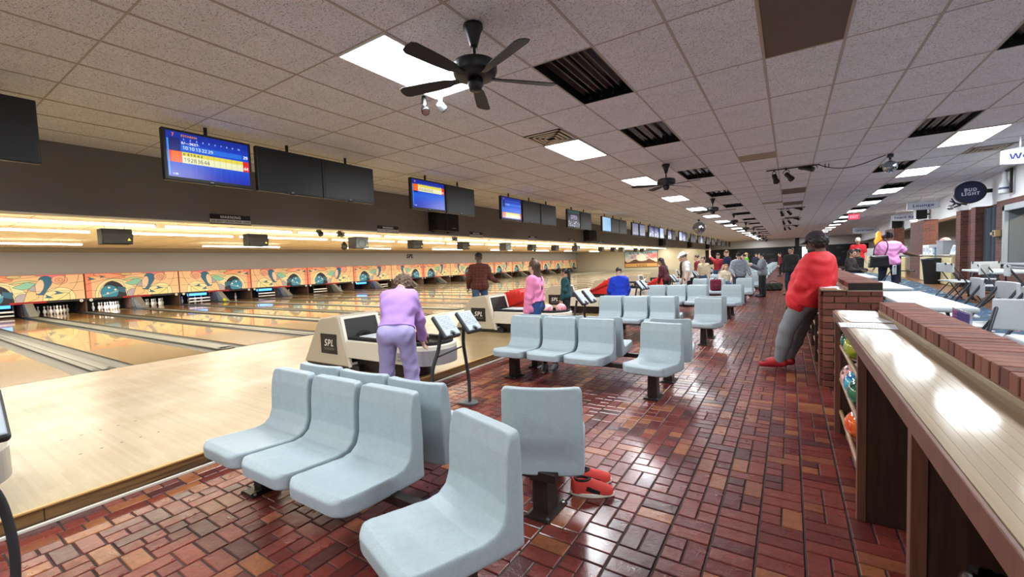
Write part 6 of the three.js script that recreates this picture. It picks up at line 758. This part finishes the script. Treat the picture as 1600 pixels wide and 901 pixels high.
    const legP = (i, e, t1 = 1, wide = 0) => { const L = leg[i], q = [{ a: hip[i], b: L.K, ra: 0.052 * h * (0.5 + 0.5 * B) + e, rb: 0.034 * h * (0.7 + 0.3 * B) + e + wide * 0.5 }]; q.push({ a: L.K, b: L.K.clone().lerp(L.A, t1 * 0.45), ra: 0.034 * h * (0.7 + 0.3 * B) + e + wide * 0.5, rb: 0.033 * h + e + wide }); q.push({ a: L.K.clone().lerp(L.A, t1 * 0.4), b: L.K.clone().lerp(L.A, t1), ra: 0.033 * h + e + wide, rb: 0.021 * h + e + wide }); return q; };
    const t = thing('person', label, 'person', o.pos, 0, o.group);
    // body
    const bp = [...torsoP(0), ...armP(0, 0), ...armP(1, 0), ...legP(0, 0), ...legP(1, 0)]; for (const L of leg) bp.push({ a: L.A, b: L.A.clone().addScaledVector(L.fd, 0.1 * h).setY(Math.max(L.A.y - 0.02 * h, 0.03)), ra: 0.024 * h, rb: 0.018 * h });
    bp.push({ a: neck.clone(), b: neck.clone().addScaledVector(hd, 0.05 * h), ra: 0.033 * h, rb: 0.031 * h });
    const skin = SK[o.skin ?? 'pale'], parts = [paint(capMesh(bp, near ? 0.013 : cell * 1.2, 0.012), () => skin)];
    const hm = new THREE.Matrix4().makeBasis(hx, hu, hz).scale(V(s, s, s)).setPosition(headC0.x, headC0.y, headC0.z); const hg = paint(getHead(near ? 0.0045 : 0.009).clone(), headC(skin)); parts.push(hg.applyMatrix4(hm));
    arm.forEach((A, i) => { const y = A.hdv.clone().negate(), side = (o.thumb?.[i] ? D(o.thumb[i]) : f.clone()); let xx = side.addScaledVector(y, -side.dot(y)).normalize().negate(); if (i === 1) xx = xx.negate(); const zz = new THREE.Vector3().crossVectors(xx, y); const g = (i ? flipGeo(getHand(near ? 0.0036 : 0.008)) : getHand(near ? 0.0036 : 0.008).clone()); g.applyMatrix4(new THREE.Matrix4().makeBasis(xx, y, zz).scale(V(s, s, s)).setPosition(A.W.x, A.W.y, A.W.z)); parts.push(paint(g, () => skin)); });
    part('body', parts, skinM, t);
    // shirt, trousers, shoes
    const E = o.loose ?? 0.014, sl = o.sleeve ?? 0.97, sp = [...torsoP(E)]; if (o.hem) sp.push({ a: P.clone().addScaledVector(T, 0.0).addScaledVector(r, 0.045 * h * B), b: P.clone().addScaledVector(r, -0.045 * h * B), ra: 0.064 * h * B + E, rb: 0.064 * h * B + E, ax: front, fl: 1 }); for (const i of [0, 1]) sp.push(...(sl > 0 ? armP(i, E, sl, o.flare ?? 0.004) : [{ a: sh[i].clone(), b: sh[i].clone().lerp(arm[i].E, 0.7), ra: 0.035 * h + E, rb: 0.033 * h + E }]));
    if (o.hood) sp.push({ a: neck.clone().addScaledVector(front, -0.035 * h).addScaledVector(Rt, 0.03 * h), b: neck.clone().addScaledVector(front, -0.035 * h).addScaledVector(Rt, -0.03 * h), ra: 0.036 * h, rb: 0.036 * h });
    const hemAt = o.hemT ?? 0.0, cutHem = (d, X, Y, Z) => { const q = (X - P.x) * T.x + (Y - P.y) * T.y + (Z - P.z) * T.z, dist = Math.hypot(X - P.x, Z - P.z); const arms = Math.min(...arm.map((A) => Math.hypot(X - A.W.x, Y - A.W.y, Z - A.W.z)), ...arm.map((A) => Math.hypot(X - A.E.x, Y - A.E.y, Z - A.E.z))); return arms < 0.14 * s && q < hemAt * h + 0.02 ? d : Math.max(d, hemAt * h - q); };
    const nc = neck.clone().addScaledVector(hd, 0.028 * h), cutNeck = (d, X, Y, Z) => { const q = (X - nc.x) * hd.x + (Y - nc.y) * hd.y + (Z - nc.z) * hd.z; return Math.hypot(X - nc.x, Y - nc.y, Z - nc.z) < 0.085 * h ? Math.max(d, q) : d; };
    const UV = (g) => cell < 0.017 ? triUV(g) : g; part(o.shirtName ?? 'shirt', UV(capMesh(sp, cell, 0.014, { fold: o.fold ?? 0.006, cut: [cutHem, cutNeck] })), o.shirt, t);
    const tp = [...legP(0, 0.012, o.legCut ?? 0.96, o.wide ?? 0.004), ...legP(1, 0.012, o.legCut ?? 0.96, o.wide ?? 0.004), { a: P.clone().addScaledVector(r, 0.04 * h * B), b: P.clone().addScaledVector(r, -0.04 * h * B), ra: 0.06 * h * B + 0.008, rb: 0.06 * h * B + 0.008, ax: front, fl: 1 }, { a: P.clone().addScaledVector(T, 0.05 * h).addScaledVector(Rt, 0.03 * h * B), b: P.clone().addScaledVector(T, 0.05 * h).addScaledVector(Rt, -0.03 * h * B), ra: 0.056 * h * B + 0.006, rb: 0.056 * h * B + 0.006, ax: front, fl: 1 }];
    if (o.seatOut) for (const q of [1, -1]) tp.push({ a: hip[q > 0 ? 0 : 1].clone().addScaledVector(f, -o.seatOut).add(V(0, 0.01, 0)), b: hip[q > 0 ? 0 : 1].clone().addScaledVector(f, -o.seatOut).add(V(0, -0.03, 0)), ra: 0.052 * h * B, rb: 0.05 * h * B });
    part('trousers', UV(capMesh(tp, cell, 0.012, { fold: (o.fold ?? 0.006) * 0.6, cut: [(d, X, Y, Z) => Math.max(d, (X - P.x) * T.x + (Y - P.y) * T.y + (Z - P.z) * T.z - 0.075 * h)] })), o.trousers, t);
    leg.forEach((L) => { const tip = L.A.clone().addScaledVector(L.fd, 0.115 * h), y0 = Math.max(0.0, Math.min(L.A.y, tip.y) - 0.035 * h), heel = L.A.clone().addScaledVector(L.fd, -0.025 * h); const hy = Math.max(heel.y - 0.022 * h, 0.03); part('shoe', capMesh([{ a: V(heel.x, hy, heel.z), b: V(tip.x, Math.max(tip.y - 0.03 * h, 0.026), tip.z), ra: 0.028 * h, rb: 0.022 * h }, { a: L.A.clone(), b: V(tip.x, Math.max(tip.y - 0.028 * h, 0.03), tip.z).lerp(L.A, 0.45), ra: 0.03 * h, rb: 0.03 * h }], near ? 0.009 : cell, 0.01), o.shoes ?? M.darkGrey, t); });
    // hair and headgear in head space
    const inHead = (g) => g.applyMatrix4(hm);
    if (o.hair) {
      const st = o.hair, base = (x, y, z) => { let d = ell(x, y - 0.03, z + 0.02, 0.088, 0.1, 0.108); const faceCut = Math.max(0.055 + (st === 'bald' ? 1 : 0) - z + Math.max(0, y - 0.05) * 0.6, y - 0.085); d = smax(d, -Math.min(1, Math.max(-z + 0.05, y - 0.07)) * 1 < 0 ? d : d, 0.01); return d; };
      const cutFace = (d, x, y, z) => smax(d, Math.min(z - 0.045 + Math.max(0, 0.02 - y) * 0.5, 0.068 - y), 0.012);
      let fn, bb = [[-0.13, -0.12, -0.16], [0.13, 0.16, 0.13]];
      if (st === 'capped' || (st === 'curly' && o.cap)) fn = (x, y, z) => smax(cutFace(ell(x, y - 0.02, z + 0.03, 0.1, 0.115, 0.108) - 0.008 * Math.sin(x * 95) * Math.sin(y * 88 + 1) * Math.sin(z * 92 + 2), x, y, z), y - 0.05, 0.01); if (st === 'short') fn = (x, y, z) => smax(cutFace(ell(x, y - 0.03, z + 0.02, 0.084, 0.096, 0.104), x, y, z), -0.035 - y - z * 0.4, 0.015);
      if (st === 'curly' && !o.cap) { bb = [[-0.17, -0.17, -0.2], [0.17, 0.2, 0.16]]; fn = (x, y, z) => { const n = 0.012 * (Math.sin(x * 95) * Math.sin(y * 88 + 1) * Math.sin(z * 92 + 2)) + 0.006 * Math.sin(x * 190 + y * 170); return cutFace(ell(x, y - 0.015, z + 0.025, 0.118, 0.125, 0.13) - n, x, y, z); }; }
      if (st === 'long') { bb = [[-0.14, -0.46, -0.2], [0.14, 0.2, 0.14]]; fn = (x, y, z) => { let d = cutFace(ell(x, y - 0.03, z + 0.02, 0.09, 0.102, 0.11), x, y, z); const q = { y: Math.max(-0.38, Math.min(0.02, y)) }, w = 0.085 + 0.02 * (y < 0 ? Math.min(1, -y * 4) : 0) - Math.max(0, -y - 0.24) * 0.35, yy = y - q.y, zz = z + 0.075 + 0.02 * Math.sin(y * 9); d = smin(d, Math.hypot(x / (w / 0.042), yy, zz) - 0.042 - 0.003 * Math.sin(x * 160 + y * 12), 0.02); return o.topknot ? smin(d, ell(x, y - 0.145, z + 0.02, 0.035, 0.03, 0.035), 0.012) : d; }; }
      if (st === 'ponytail') { bb = [[-0.13, -0.36, -0.24], [0.13, 0.16, 0.13]]; fn = (x, y, z) => { let d = smax(cutFace(ell(x, y - 0.03, z + 0.02, 0.086, 0.098, 0.106), x, y, z), -0.06 - y - z * 0.3, 0.02); const q = Math.max(-0.28, Math.min(0.03, y)); return smin(d, Math.hypot(x, y - q, z + 0.14 + 0.15 * q) - 0.042 - 0.1 * Math.max(0, -0.05 - q) * -0.3, 0.02); }; }
      if (st === 'bun') fn = (x, y, z) => smin(cutFace(ell(x, y - 0.03, z + 0.02, 0.09, 0.1, 0.108), x, y, z), ell(x, y - 0.07, z + 0.115, 0.05, 0.05, 0.045), 0.02);
      part('hair', inHead(surfaceNets(fn, bb[0], bb[1], near ? 0.007 : 0.012)), hairMat(o.hairColor ?? 0x2a1a12), t);
    }
    if (o.beard) part('beard', inHead(surfaceNets((x, y, z) => smax(smax(ell(x, y + 0.075, z - 0.03, 0.068, 0.075, 0.078), y + 0.04, 0.01), -(z + 0.0), 0.02), [-0.1, -0.18, -0.04], [0.1, 0.0, 0.14], 0.009)), hairMat(0x15100d), t);
    if (o.cap) { const c = part('cap', inHead(merge([surfaceNets((x, y, z) => smax(Math.abs(ell(x, y - 0.04, z + 0.012, 0.092, 0.1, 0.108)) - 0.004, 0.045 - y, 0.004), [-0.12, 0.0, -0.15], [0.12, 0.17, 0.13], near ? 0.006 : 0.01), sph(0.008, 0, 0.143, -0.012, 8, 6)])), o.cap, t); part('cap_brim', inHead(surfaceNets((x, y, z) => smax(Math.abs(y - 0.048 + 0.9 * x * x * 4 + 0.12 * (z - 0.08)) - 0.005, Math.max(Math.hypot(x / 0.085, (z - 0.08) / 0.095) * 0.085 - 0.085, 0.06 - z), 0.004), [-0.11, -0.03, 0.04], [0.11, 0.09, 0.2], near ? 0.006 : 0.01)), o.brim ?? o.cap, c); }
    if (o.cowboy) { part('hat', inHead(merge([lathe([[0.078, 0.05], [0.084, 0.1], [0.078, 0.15], [0.05, 0.17], [0.0, 0.155]], 24).scale(0.95, 1, 1.15), lathe([[0.07, 0.055], [0.13, 0.05], [0.165, 0.062], [0.17, 0.068], [0.13, 0.058], [0.07, 0.06]], 32).scale(0.9, 1, 1.15), ...[1, -1].map((q) => mv(rotZ(rbox(0.06, 0.012, 0.2, 0, 0, 0, 0.005), q * 0.7), q * 0.155, 0.082, 0))])), o.cowboy, t); part('hat_band', inHead(lathe([[0.081, 0.062], [0.086, 0.08]], 24).scale(0.95, 1, 1.15)), M.darkGrey, t); }
    if (o.glasses) part('glasses', inHead(merge([...[1, -1].map((q) => new THREE.TorusGeometry(0.02, 0.003, 6, 18).scale(1.1, 0.85, 1).translate(q * 0.032, 0.006, 0.1)), bar([-0.012, 0.008, 0.104], [0.012, 0.008, 0.104], 0.0025), bar([0.054, 0.01, 0.098], [0.08, 0.01, 0.0], 0.0025), bar([-0.054, 0.01, 0.098], [-0.08, 0.01, 0.0], 0.0025)])), M.black, t);
    return { t, arm, leg, neck, P, sh, T, front };
  }
  const heading = (x, z) => Math.atan2(x, z);
  const lilac = cloth(0xa884c4), plaid = std(0xffffff, 0.9, { map: canvasTex(128, 128, (g, w, h) => { g.fillStyle = '#2a1d1a'; g.fillRect(0, 0, w, h); g.fillStyle = 'rgba(150,60,40,.55)'; for (let i = 0; i < 128; i += 32) { g.fillRect(i, 0, 12, h); g.fillRect(0, i, w, 10); } g.fillStyle = 'rgba(210,170,130,.5)'; for (let i = 20; i < 128; i += 64) { g.fillRect(i, 0, 2, h); g.fillRect(0, i, w, 2); } }, { rep: [7, 7] }) });
  const denim = cloth(0x3d5878), grey = cloth(0x84868a), navy = cloth(0x1c2438), blackC = cloth(0x141416);
  // foreground and middle ground
  person('person in lilac top and pale lilac trousers with curly hair, bending over the ball return', { h: 1.64, pos: [-3.5, 0, -3.08], face: heading(-0.5, -0.87), pelvis: 0.85, torso: [-0.02, 0.9, 0.44], neck: [-0.05, 0.3, 0.95], look: [-0.1, -0.9, 0.4], build: 1.14, shw: 0.82, cell: 0.01, loose: 0.014, seatOut: 0.035, shirt: lilac, trousers: cloth(0x9d95c2), hair: 'curly', hairColor: 0x5a4636, shoes: M.white, hem: 1, hemT: 0.04, fold: 0.007, wide: 0.012, armR: [[0.2, -0.95, 0.2], [0.0, -0.93, 0.35]], armL: [[-0.2, -0.85, 0.5], [0.2, -0.6, 0.8]], legR: [[0.1, -1, 0.1], [0.02, -1, -0.05]], legL: [[-0.1, -1, 0.08], [-0.02, -1, -0.05]] });
  person('person in red jacket, grey sweatpants and dark cap leaning back on the second counter', { h: 1.83, pos: [0.2, 0, -6.62], face: heading(-0.93, -0.36), pelvis: 0.97, torso: [0.0, 0.97, -0.24], neck: [0, 1, 0.28], look: [0.1, -0.1, 1], build: 1.5, belly: 0.2, cell: 0.011, loose: 0.024, shirt: cloth(0xd0202a, { roughness: 0.7 }), shirtName: 'jacket', trousers: cloth(0x7c7f84), skin: 'dark', hair: 'curly', hairColor: 0x14100e, beard: 1, cap: std(0xffffff, 0.8, { map: canvasTex(64, 64, (g) => { g.fillStyle = '#241a20'; g.fillRect(0, 0, 64, 64); for (let i = 0; i < 40; i++) { g.fillStyle = pick(['#5a1c22', '#3a2440', '#141014', '#6a4a3a']); g.beginPath(); g.arc(rnd() * 64, rnd() * 64, 4 + rnd() * 5, 0, 7); g.fill(); } }, { rep: [6, 6] }) }), brim: M.matteBlack, shoes: std(0xa81c26, 0.6), hem: 1, hemT: -0.035, fold: 0.005, wide: 0.018, armL: [[-0.2, -0.92, 0.3], [0.3, -0.85, 0.4]], armR: [[0.2, -0.95, 0.2], [-0.1, -0.7, 0.65]], legL: [[-0.02, -0.9, 0.42], [0.1, -0.96, 0.24], [-0.2, -0.1, 1]], legR: [[0.02, -0.93, 0.34], [-0.06, -0.97, 0.3], [0.35, -0.1, 1]] });
  person('person with long brown hair in a pink sweatshirt and jeans by the second ball return', { h: 1.6, pos: [-3.42, 0, -5.95], face: heading(-0.98, 0.1), pelvis: 0.86, torso: [0.03, 1, 0.05], neck: [0, 1, 0.1], look: [0.25, 0, 1], build: 0.98, cell: 0.015, loose: 0.024, shirt: cloth(0xe887b0), trousers: cloth(0x274a7c), hair: 'long', topknot: 1, hairColor: 0x4a3222, shoes: M.white, hem: 1, hemT: 0.045, fold: 0.007, armL: [[-0.2, -1, 0.1], [0.06, -1, 0.22]], armR: [[0.25, -1, 0.1], [0, -1, 0.3]], legR: [[0.1, -0.75, 0.72], [0, -0.95, -0.1]], legL: [[-0.05, -1, -0.1], [0, -0.9, -0.3]] });
  person('person in a dark plaid shirt, black cap and blue jeans walking towards the lanes', { h: 1.75, pos: [-6.4, LANE_Y, -8.35], face: heading(-0.6, -0.8), torso: [0, 1, 0.05], build: 1.08, cell: 0.016, loose: 0.02, shirt: plaid, trousers: denim, skin: 'dark', hair: 'short', hairColor: 0x14100e, cap: M.matteBlack, hem: 1, hemT: -0.06, shoes: M.darkGrey, wide: 0.012, armR: [[0.35, -0.9, 0.1], [0.5, -0.35, 0.8]], armL: [[-0.3, -0.95, 0.1], [-0.05, -0.8, 0.6]], legR: [[0.05, -0.95, 0.3], [0.02, -0.98, -0.1]], legL: [[-0.05, -0.97, -0.2], [0, -0.9, -0.42]] });
  person('child with dark ponytail in dark green jersey and black trousers by the third return', { h: 1.3, pos: [-4.15, LANE_Y, -8.55], face: heading(-0.95, 0.2), cell: 0.017, loose: 0.02, shirt: cloth(0x123e42), trousers: blackC, skin: 'mid', hair: 'ponytail', hairColor: 0x15100e, hem: 1, hemT: -0.04, shoes: M.white });
  person('child seen from behind in a bright blue hooded sweatshirt by the fourth bay', { h: 1.4, pos: [-3.2, 0, -9.3], face: heading(-0.55, -0.83), build: 1.08, cell: 0.016, loose: 0.026, shirt: cloth(0x1638b8), shirtName: 'hoodie', hood: 1, trousers: navy, hair: 'short', hairColor: 0x1a1310, hem: 1, hemT: -0.05, shoes: M.darkGrey, armR: [[0.25, -1, 0.15], [-0.05, -0.9, 0.5]], armL: [[-0.25, -1, 0.15], [0.05, -0.9, 0.5]] });
  person('person with dark hair in a maroon top leaning over a far ball return', { h: 1.62, pos: [-3.35, 0, -14.4], face: heading(-0.95, -0.2), torso: [0, 0.94, 0.3], neck: [0, 0.9, 0.4], cell: 0.024, shirt: cloth(0x4a1420), trousers: blackC, skin: 'mid', hair: 'long', hairColor: 0x120d0b, hem: 1, hemT: -0.04 });
  person('person in a white cowboy hat and white shirt beside the far keypads', { h: 1.72, pos: [-2.68, 0, -14.35], face: heading(-0.85, 0.4), torso: [0, 0.98, 0.15], neck: [0, 0.9, 0.4], look: [0, -0.4, 0.9], build: 1.1, cell: 0.022, shirt: cloth(0xe6e4e2), trousers: blackC, hair: 'short', hairColor: 0x3a2c22, cowboy: std(0xece8e2, 0.7), hem: 1, hemT: 0, sleeve: 0 });
  person('person in a black top standing just behind the white cowboy hat', { h: 1.66, pos: [-3.45, 0, -17.4], face: heading(-0.8, 0.2), cell: 0.026, shirt: blackC, trousers: blackC, hair: 'short', hairColor: 0x120d0b });
  person('person in a dark red shirt standing right of the white-hatted one', { h: 1.66, pos: [-3.05, 0, -18.2], face: heading(-0.9, -0.1), cell: 0.026, shirt: cloth(0x6e1218), trousers: denim, hair: 'short', hairColor: 0x2a1a12 });
  person('person in a cream top between the dark red shirt and the hunched figure', { h: 1.58, pos: [-2.72, 0, -17.5], face: heading(-0.3, 0.9), cell: 0.026, shirt: cloth(0xc9b698), trousers: denim, hair: 'long', hairColor: 0x3a261a });
  person('hunched person in dark clothes low behind the far benches', { h: 1.6, pos: [-2.95, 0, -20.4], face: heading(-0.9, 0.2), torso: [0, 0.75, 0.65], neck: [0, 0.6, 0.8], cell: 0.026, shirt: cloth(0x2a2426), trousers: blackC, skin: 'dark', hair: 'short', hairColor: 0x0d0a09 });
  person('person in a red shirt with one arm raised in the distance', { h: 1.72, pos: [-2.72, 0, -21.2], face: heading(0.3, -0.9), cell: 0.026, shirt: cloth(0x8e1a26), trousers: denim, hair: 'short', hairColor: 0x2a1a12, sleeve: 0, armL: [[-0.6, 0.5, 0.2], [-0.1, 1, 0.1]] });
  person('person in a navy T-shirt and blue jeans standing in the distance', { h: 1.82, pos: [-2.25, 0, -20.6], face: heading(-0.8, -0.3), cell: 0.024, shirt: cloth(0x141f3c), trousers: cloth(0x3a6296), hair: 'short', hairColor: 0x6a4a30, sleeve: 0, hem: 1, hemT: -0.02, armL: [[-0.2, -1, 0.1], [-0.05, -0.9, 0.5]] });
  person('person in a pale top seated facing the photographer on a far bench', { h: 1.6, pos: [-2.1, 0, -18.75], face: heading(0.1, 1), pelvis: 0.5, cell: 0.024, shirt: cloth(0xc8b9a0), trousers: denim, hair: 'long', hairColor: 0x8a5a34, legR: [[0.1, -0.1, 1], [0, -1, 0.05]], legL: [[-0.1, -0.1, 1], [0, -1, 0.05]], armR: [[0.2, -1, 0.2], [-0.2, -0.3, 0.9]], armL: [[-0.2, -1, 0.2], [0.2, -0.3, 0.9]] });
  person('person in a bright lime green top far back before the black wall', { h: 1.72, pos: [-2.1, 0, -28.5], face: heading(-0.9, 0.1), cell: 0.03, shirt: cloth(0x58c21e), trousers: blackC, hair: 'short', hairColor: 0xb58a50, armR: [[0.2, -0.5, 0.8], [0, 0.3, 0.9]] });
  person('person in a grey sweatshirt and black hat beside the far benches', { h: 1.66, pos: [-1.55, 0, -17.45], face: heading(0.2, 0.95), build: 1.25, cell: 0.02, loose: 0.022, shirt: cloth(0x7d858f), shirtName: 'hoodie', trousers: cloth(0x3a4656), hair: 'short', hairColor: 0x14100e, cap: M.matteBlack, hem: 1, hemT: -0.05, armR: [[0.3, -0.9, 0.2], [-0.3, -0.6, 0.7]], armL: [[-0.35, -0.9, 0.2], [-0.3, -0.8, 0.5]] });
  person('person in grey top and wide black trousers standing at the aisle by the far benches', { h: 1.64, pos: [-0.84, 0, -18.2], face: heading(-0.9, 0.3), build: 1.12, cell: 0.02, loose: 0.02, shirt: cloth(0x6f757c), trousers: blackC, wide: 0.03, hair: 'bun', hairColor: 0x1d1512, hem: 1, hemT: -0.05, shoes: M.black, armL: [[-0.2, -0.8, 0.5], [0.1, 0.5, 0.9]], armR: [[0.2, -0.9, 0.3], [0, 0.4, 0.9]] });
  person('person in a pale grey top partly behind the one in wide black trousers', { h: 1.62, pos: [-1.6, 0, -20.6], face: heading(-0.7, 0.5), cell: 0.026, shirt: cloth(0xb5bac0), trousers: denim, hair: 'short', hairColor: 0x2a1d15 });
  person('person in a dark red top far down the aisle by the last benches', { h: 1.66, pos: [-0.55, 0, -35.5], face: heading(-0.9, 0.1), cell: 0.03, shirt: cloth(0x7a1824), trousers: blackC, hair: 'short', hairColor: 0x2a1d15 });
  person('person in dark clothes far down the aisle left of the dark red top', { h: 1.7, pos: [-2.1, 0, -37], face: heading(0, -1), cell: 0.03, shirt: navy, trousers: blackC, hair: 'short', hairColor: 0x2a1d15 });
  person('person with glasses in a black zip jacket and jeans walking in the aisle', { h: 1.8, pos: [0.06, 0, -19.2], face: heading(-0.45, 0.88), build: 1.12, cell: 0.018, loose: 0.024, shirt: cloth(0x17191b), shirtName: 'jacket', trousers: cloth(0x1f2c44), skin: 'mid', hair: 'short', hairColor: 0x17110e, glasses: 1, hem: 1, hemT: -0.06, shoes: M.black, legR: [[0.06, -1, 0.12], [0, -1, -0.1]], legL: [[-0.06, -1, -0.1], [0, -0.95, -0.25]] });
  person('person with dark upswept hair in a pink T-shirt walking beyond the tables', { h: 1.66, pos: [2.15, RAISED, -14.6], face: heading(0.3, -0.95), build: 1.22, cell: 0.015, loose: 0.02, shirt: cloth(0xd98fc4), trousers: cloth(0x161a30), skin: 'dark', hair: 'bun', hairColor: 0x100c0b, sleeve: 0, hem: 1, hemT: -0.05, shoes: M.black, armR: [[0.45, -0.75, 0.35], [0.75, -0.3, 0.6]], armL: [[-0.3, -0.95, 0.05], [-0.1, -1, 0.15]], legR: [[0.04, -1, 0.25], [0, -1, -0.05]], legL: [[-0.04, -1, -0.15], [0, -0.95, -0.3]] });
  person('person with a cap in a red polo shirt standing before the far snack counter', { h: 1.74, pos: [2.35, RAISED, -22.4], face: heading(-0.2, 0.95), build: 1.15, cell: 0.02, loose: 0.018, shirt: cloth(0xa8121e), trousers: blackC, skin: 'mid', hair: 'short', hairColor: 0x241a15, cap: std(0xb9b4aa, 0.8), sleeve: 0, hem: 1, hemT: -0.04 });
  person('seated person in black low behind the leaning man, farther up the tables', { h: 1.66, pos: [1.75, RAISED, -16.6], face: heading(-0.8, 0.3), pelvis: 0.5, cell: 0.024, shirt: blackC, trousers: blackC, hair: 'short', hairColor: 0x14100e, skin: 'mid', legR: [[0.1, -0.1, 1], [0, -1, 0.05]], legL: [[-0.1, -0.1, 1], [0, -1, 0.05]], armR: [[0.2, -0.9, 0.3], [-0.1, -0.1, 1]], armL: [[-0.2, -0.9, 0.3], [0.1, -0.1, 1]] });
  person('seated person in a dark top with tan face behind the leaning man', { h: 1.6, pos: [1.45, RAISED, -15.5], face: heading(0.8, 0.4), pelvis: 0.5, cell: 0.024, shirt: cloth(0x2b2528), trousers: denim, hair: 'long', hairColor: 0x2a1c14, skin: 'mid', legR: [[0.1, -0.1, 1], [0, -1, 0.05]], legL: [[-0.1, -0.1, 1], [0, -1, 0.05]], armR: [[0.2, -0.9, 0.3], [-0.1, -0.1, 1]], armL: [[-0.2, -0.9, 0.3], [0.1, -0.1, 1]] });
  // carried and set-down bags
  const hb = thing('handbag', 'black leather shoulder bag hanging at the left side of the person in pink', 'bag', [1.92, RAISED + 0.9, -14.35], 0.25); part('body', surfaceNets((x, y, z) => Math.hypot(Math.max(0, Math.abs(x) - 0.17 + 0.1 * y), Math.max(0, Math.abs(y) - 0.12), Math.max(0, Math.abs(z) - 0.03)) - 0.035, [-0.25, -0.19, -0.1], [0.25, 0.19, 0.1], 0.012), phys(0x101012, 0.35, { clearcoat: 0.3 }), hb); part('strap', tube([[-0.12, 0.13, 0], [-0.05, 0.42, -0.03], [0.14, 0.56, -0.06], [0.2, 0.4, -0.02], [0.13, 0.13, 0]], 0.012, 24, 8), M.matteBlack, hb); part('flap', rbox(0.3, 0.08, 0.02, 0, 0.08, 0.06, 0.01), M.black, hb);
  const rb = thing('backpack', 'maroon backpack lying on a far bench by the grey-sweatshirted person', 'backpack', [-2.02, 0.425, -15.24], 0.4); part('body', surfaceNets((x, y, z) => Math.hypot(Math.max(0, Math.abs(x) - 0.1), Math.max(0, Math.abs(y - 0.2) - 0.13), Math.max(0, Math.abs(z) - 0.05)) - 0.06, [-0.19, -0.03, -0.14], [0.19, 0.42, 0.14], 0.015), std(0x6a1230, 0.8), rb); part('handle', new THREE.TorusGeometry(0.05, 0.012, 8, 16, Math.PI).translate(0, 0.38, 0), M.matteBlack, rb); part('pocket', rbox(0.18, 0.15, 0.05, 0, 0.14, 0.11, 0.02, 3), std(0x57102a, 0.8), rb);
  const db = thing('duffel_bag', 'dark olive bag on the floor at the aisle end of the far benches', 'bag', [-0.62, 0, -21.5], 0.5); part('body', surfaceNets((x, y, z) => Math.hypot(Math.max(0, Math.abs(x) - 0.28), Math.max(0, Math.abs(y - 0.16) - 0.06), Math.max(0, Math.abs(z) - 0.06)) - 0.1 - 0.01 * Math.sin(x * 25 + y * 20), [-0.42, -0.02, -0.2], [0.42, 0.36, 0.2], 0.02), std(0x23261f, 0.9), db); part('strap', tube([[-0.2, 0.3, 0.05], [-0.1, 0.4, 0.08], [0.1, 0.38, 0.08], [0.2, 0.3, 0.05]], 0.014, 16, 8), M.matteBlack, db);
  const gc = solo('draped_jacket', surfaceNets((x, y, z) => Math.hypot(Math.max(0, Math.abs(x) - 0.18), Math.max(0, Math.abs(y) - 0.1), Math.max(0, Math.abs(z) - 0.06)) - 0.05 - 0.012 * Math.sin(x * 22 + y * 30), [-0.28, -0.2, -0.16], [0.28, 0.2, 0.16], 0.02), cloth(0x1f8a3a), 'green jacket draped over a far bench back', 'jacket', [-1.2, 0.75, -26.2]);
}
renderer.render(scene, camera);
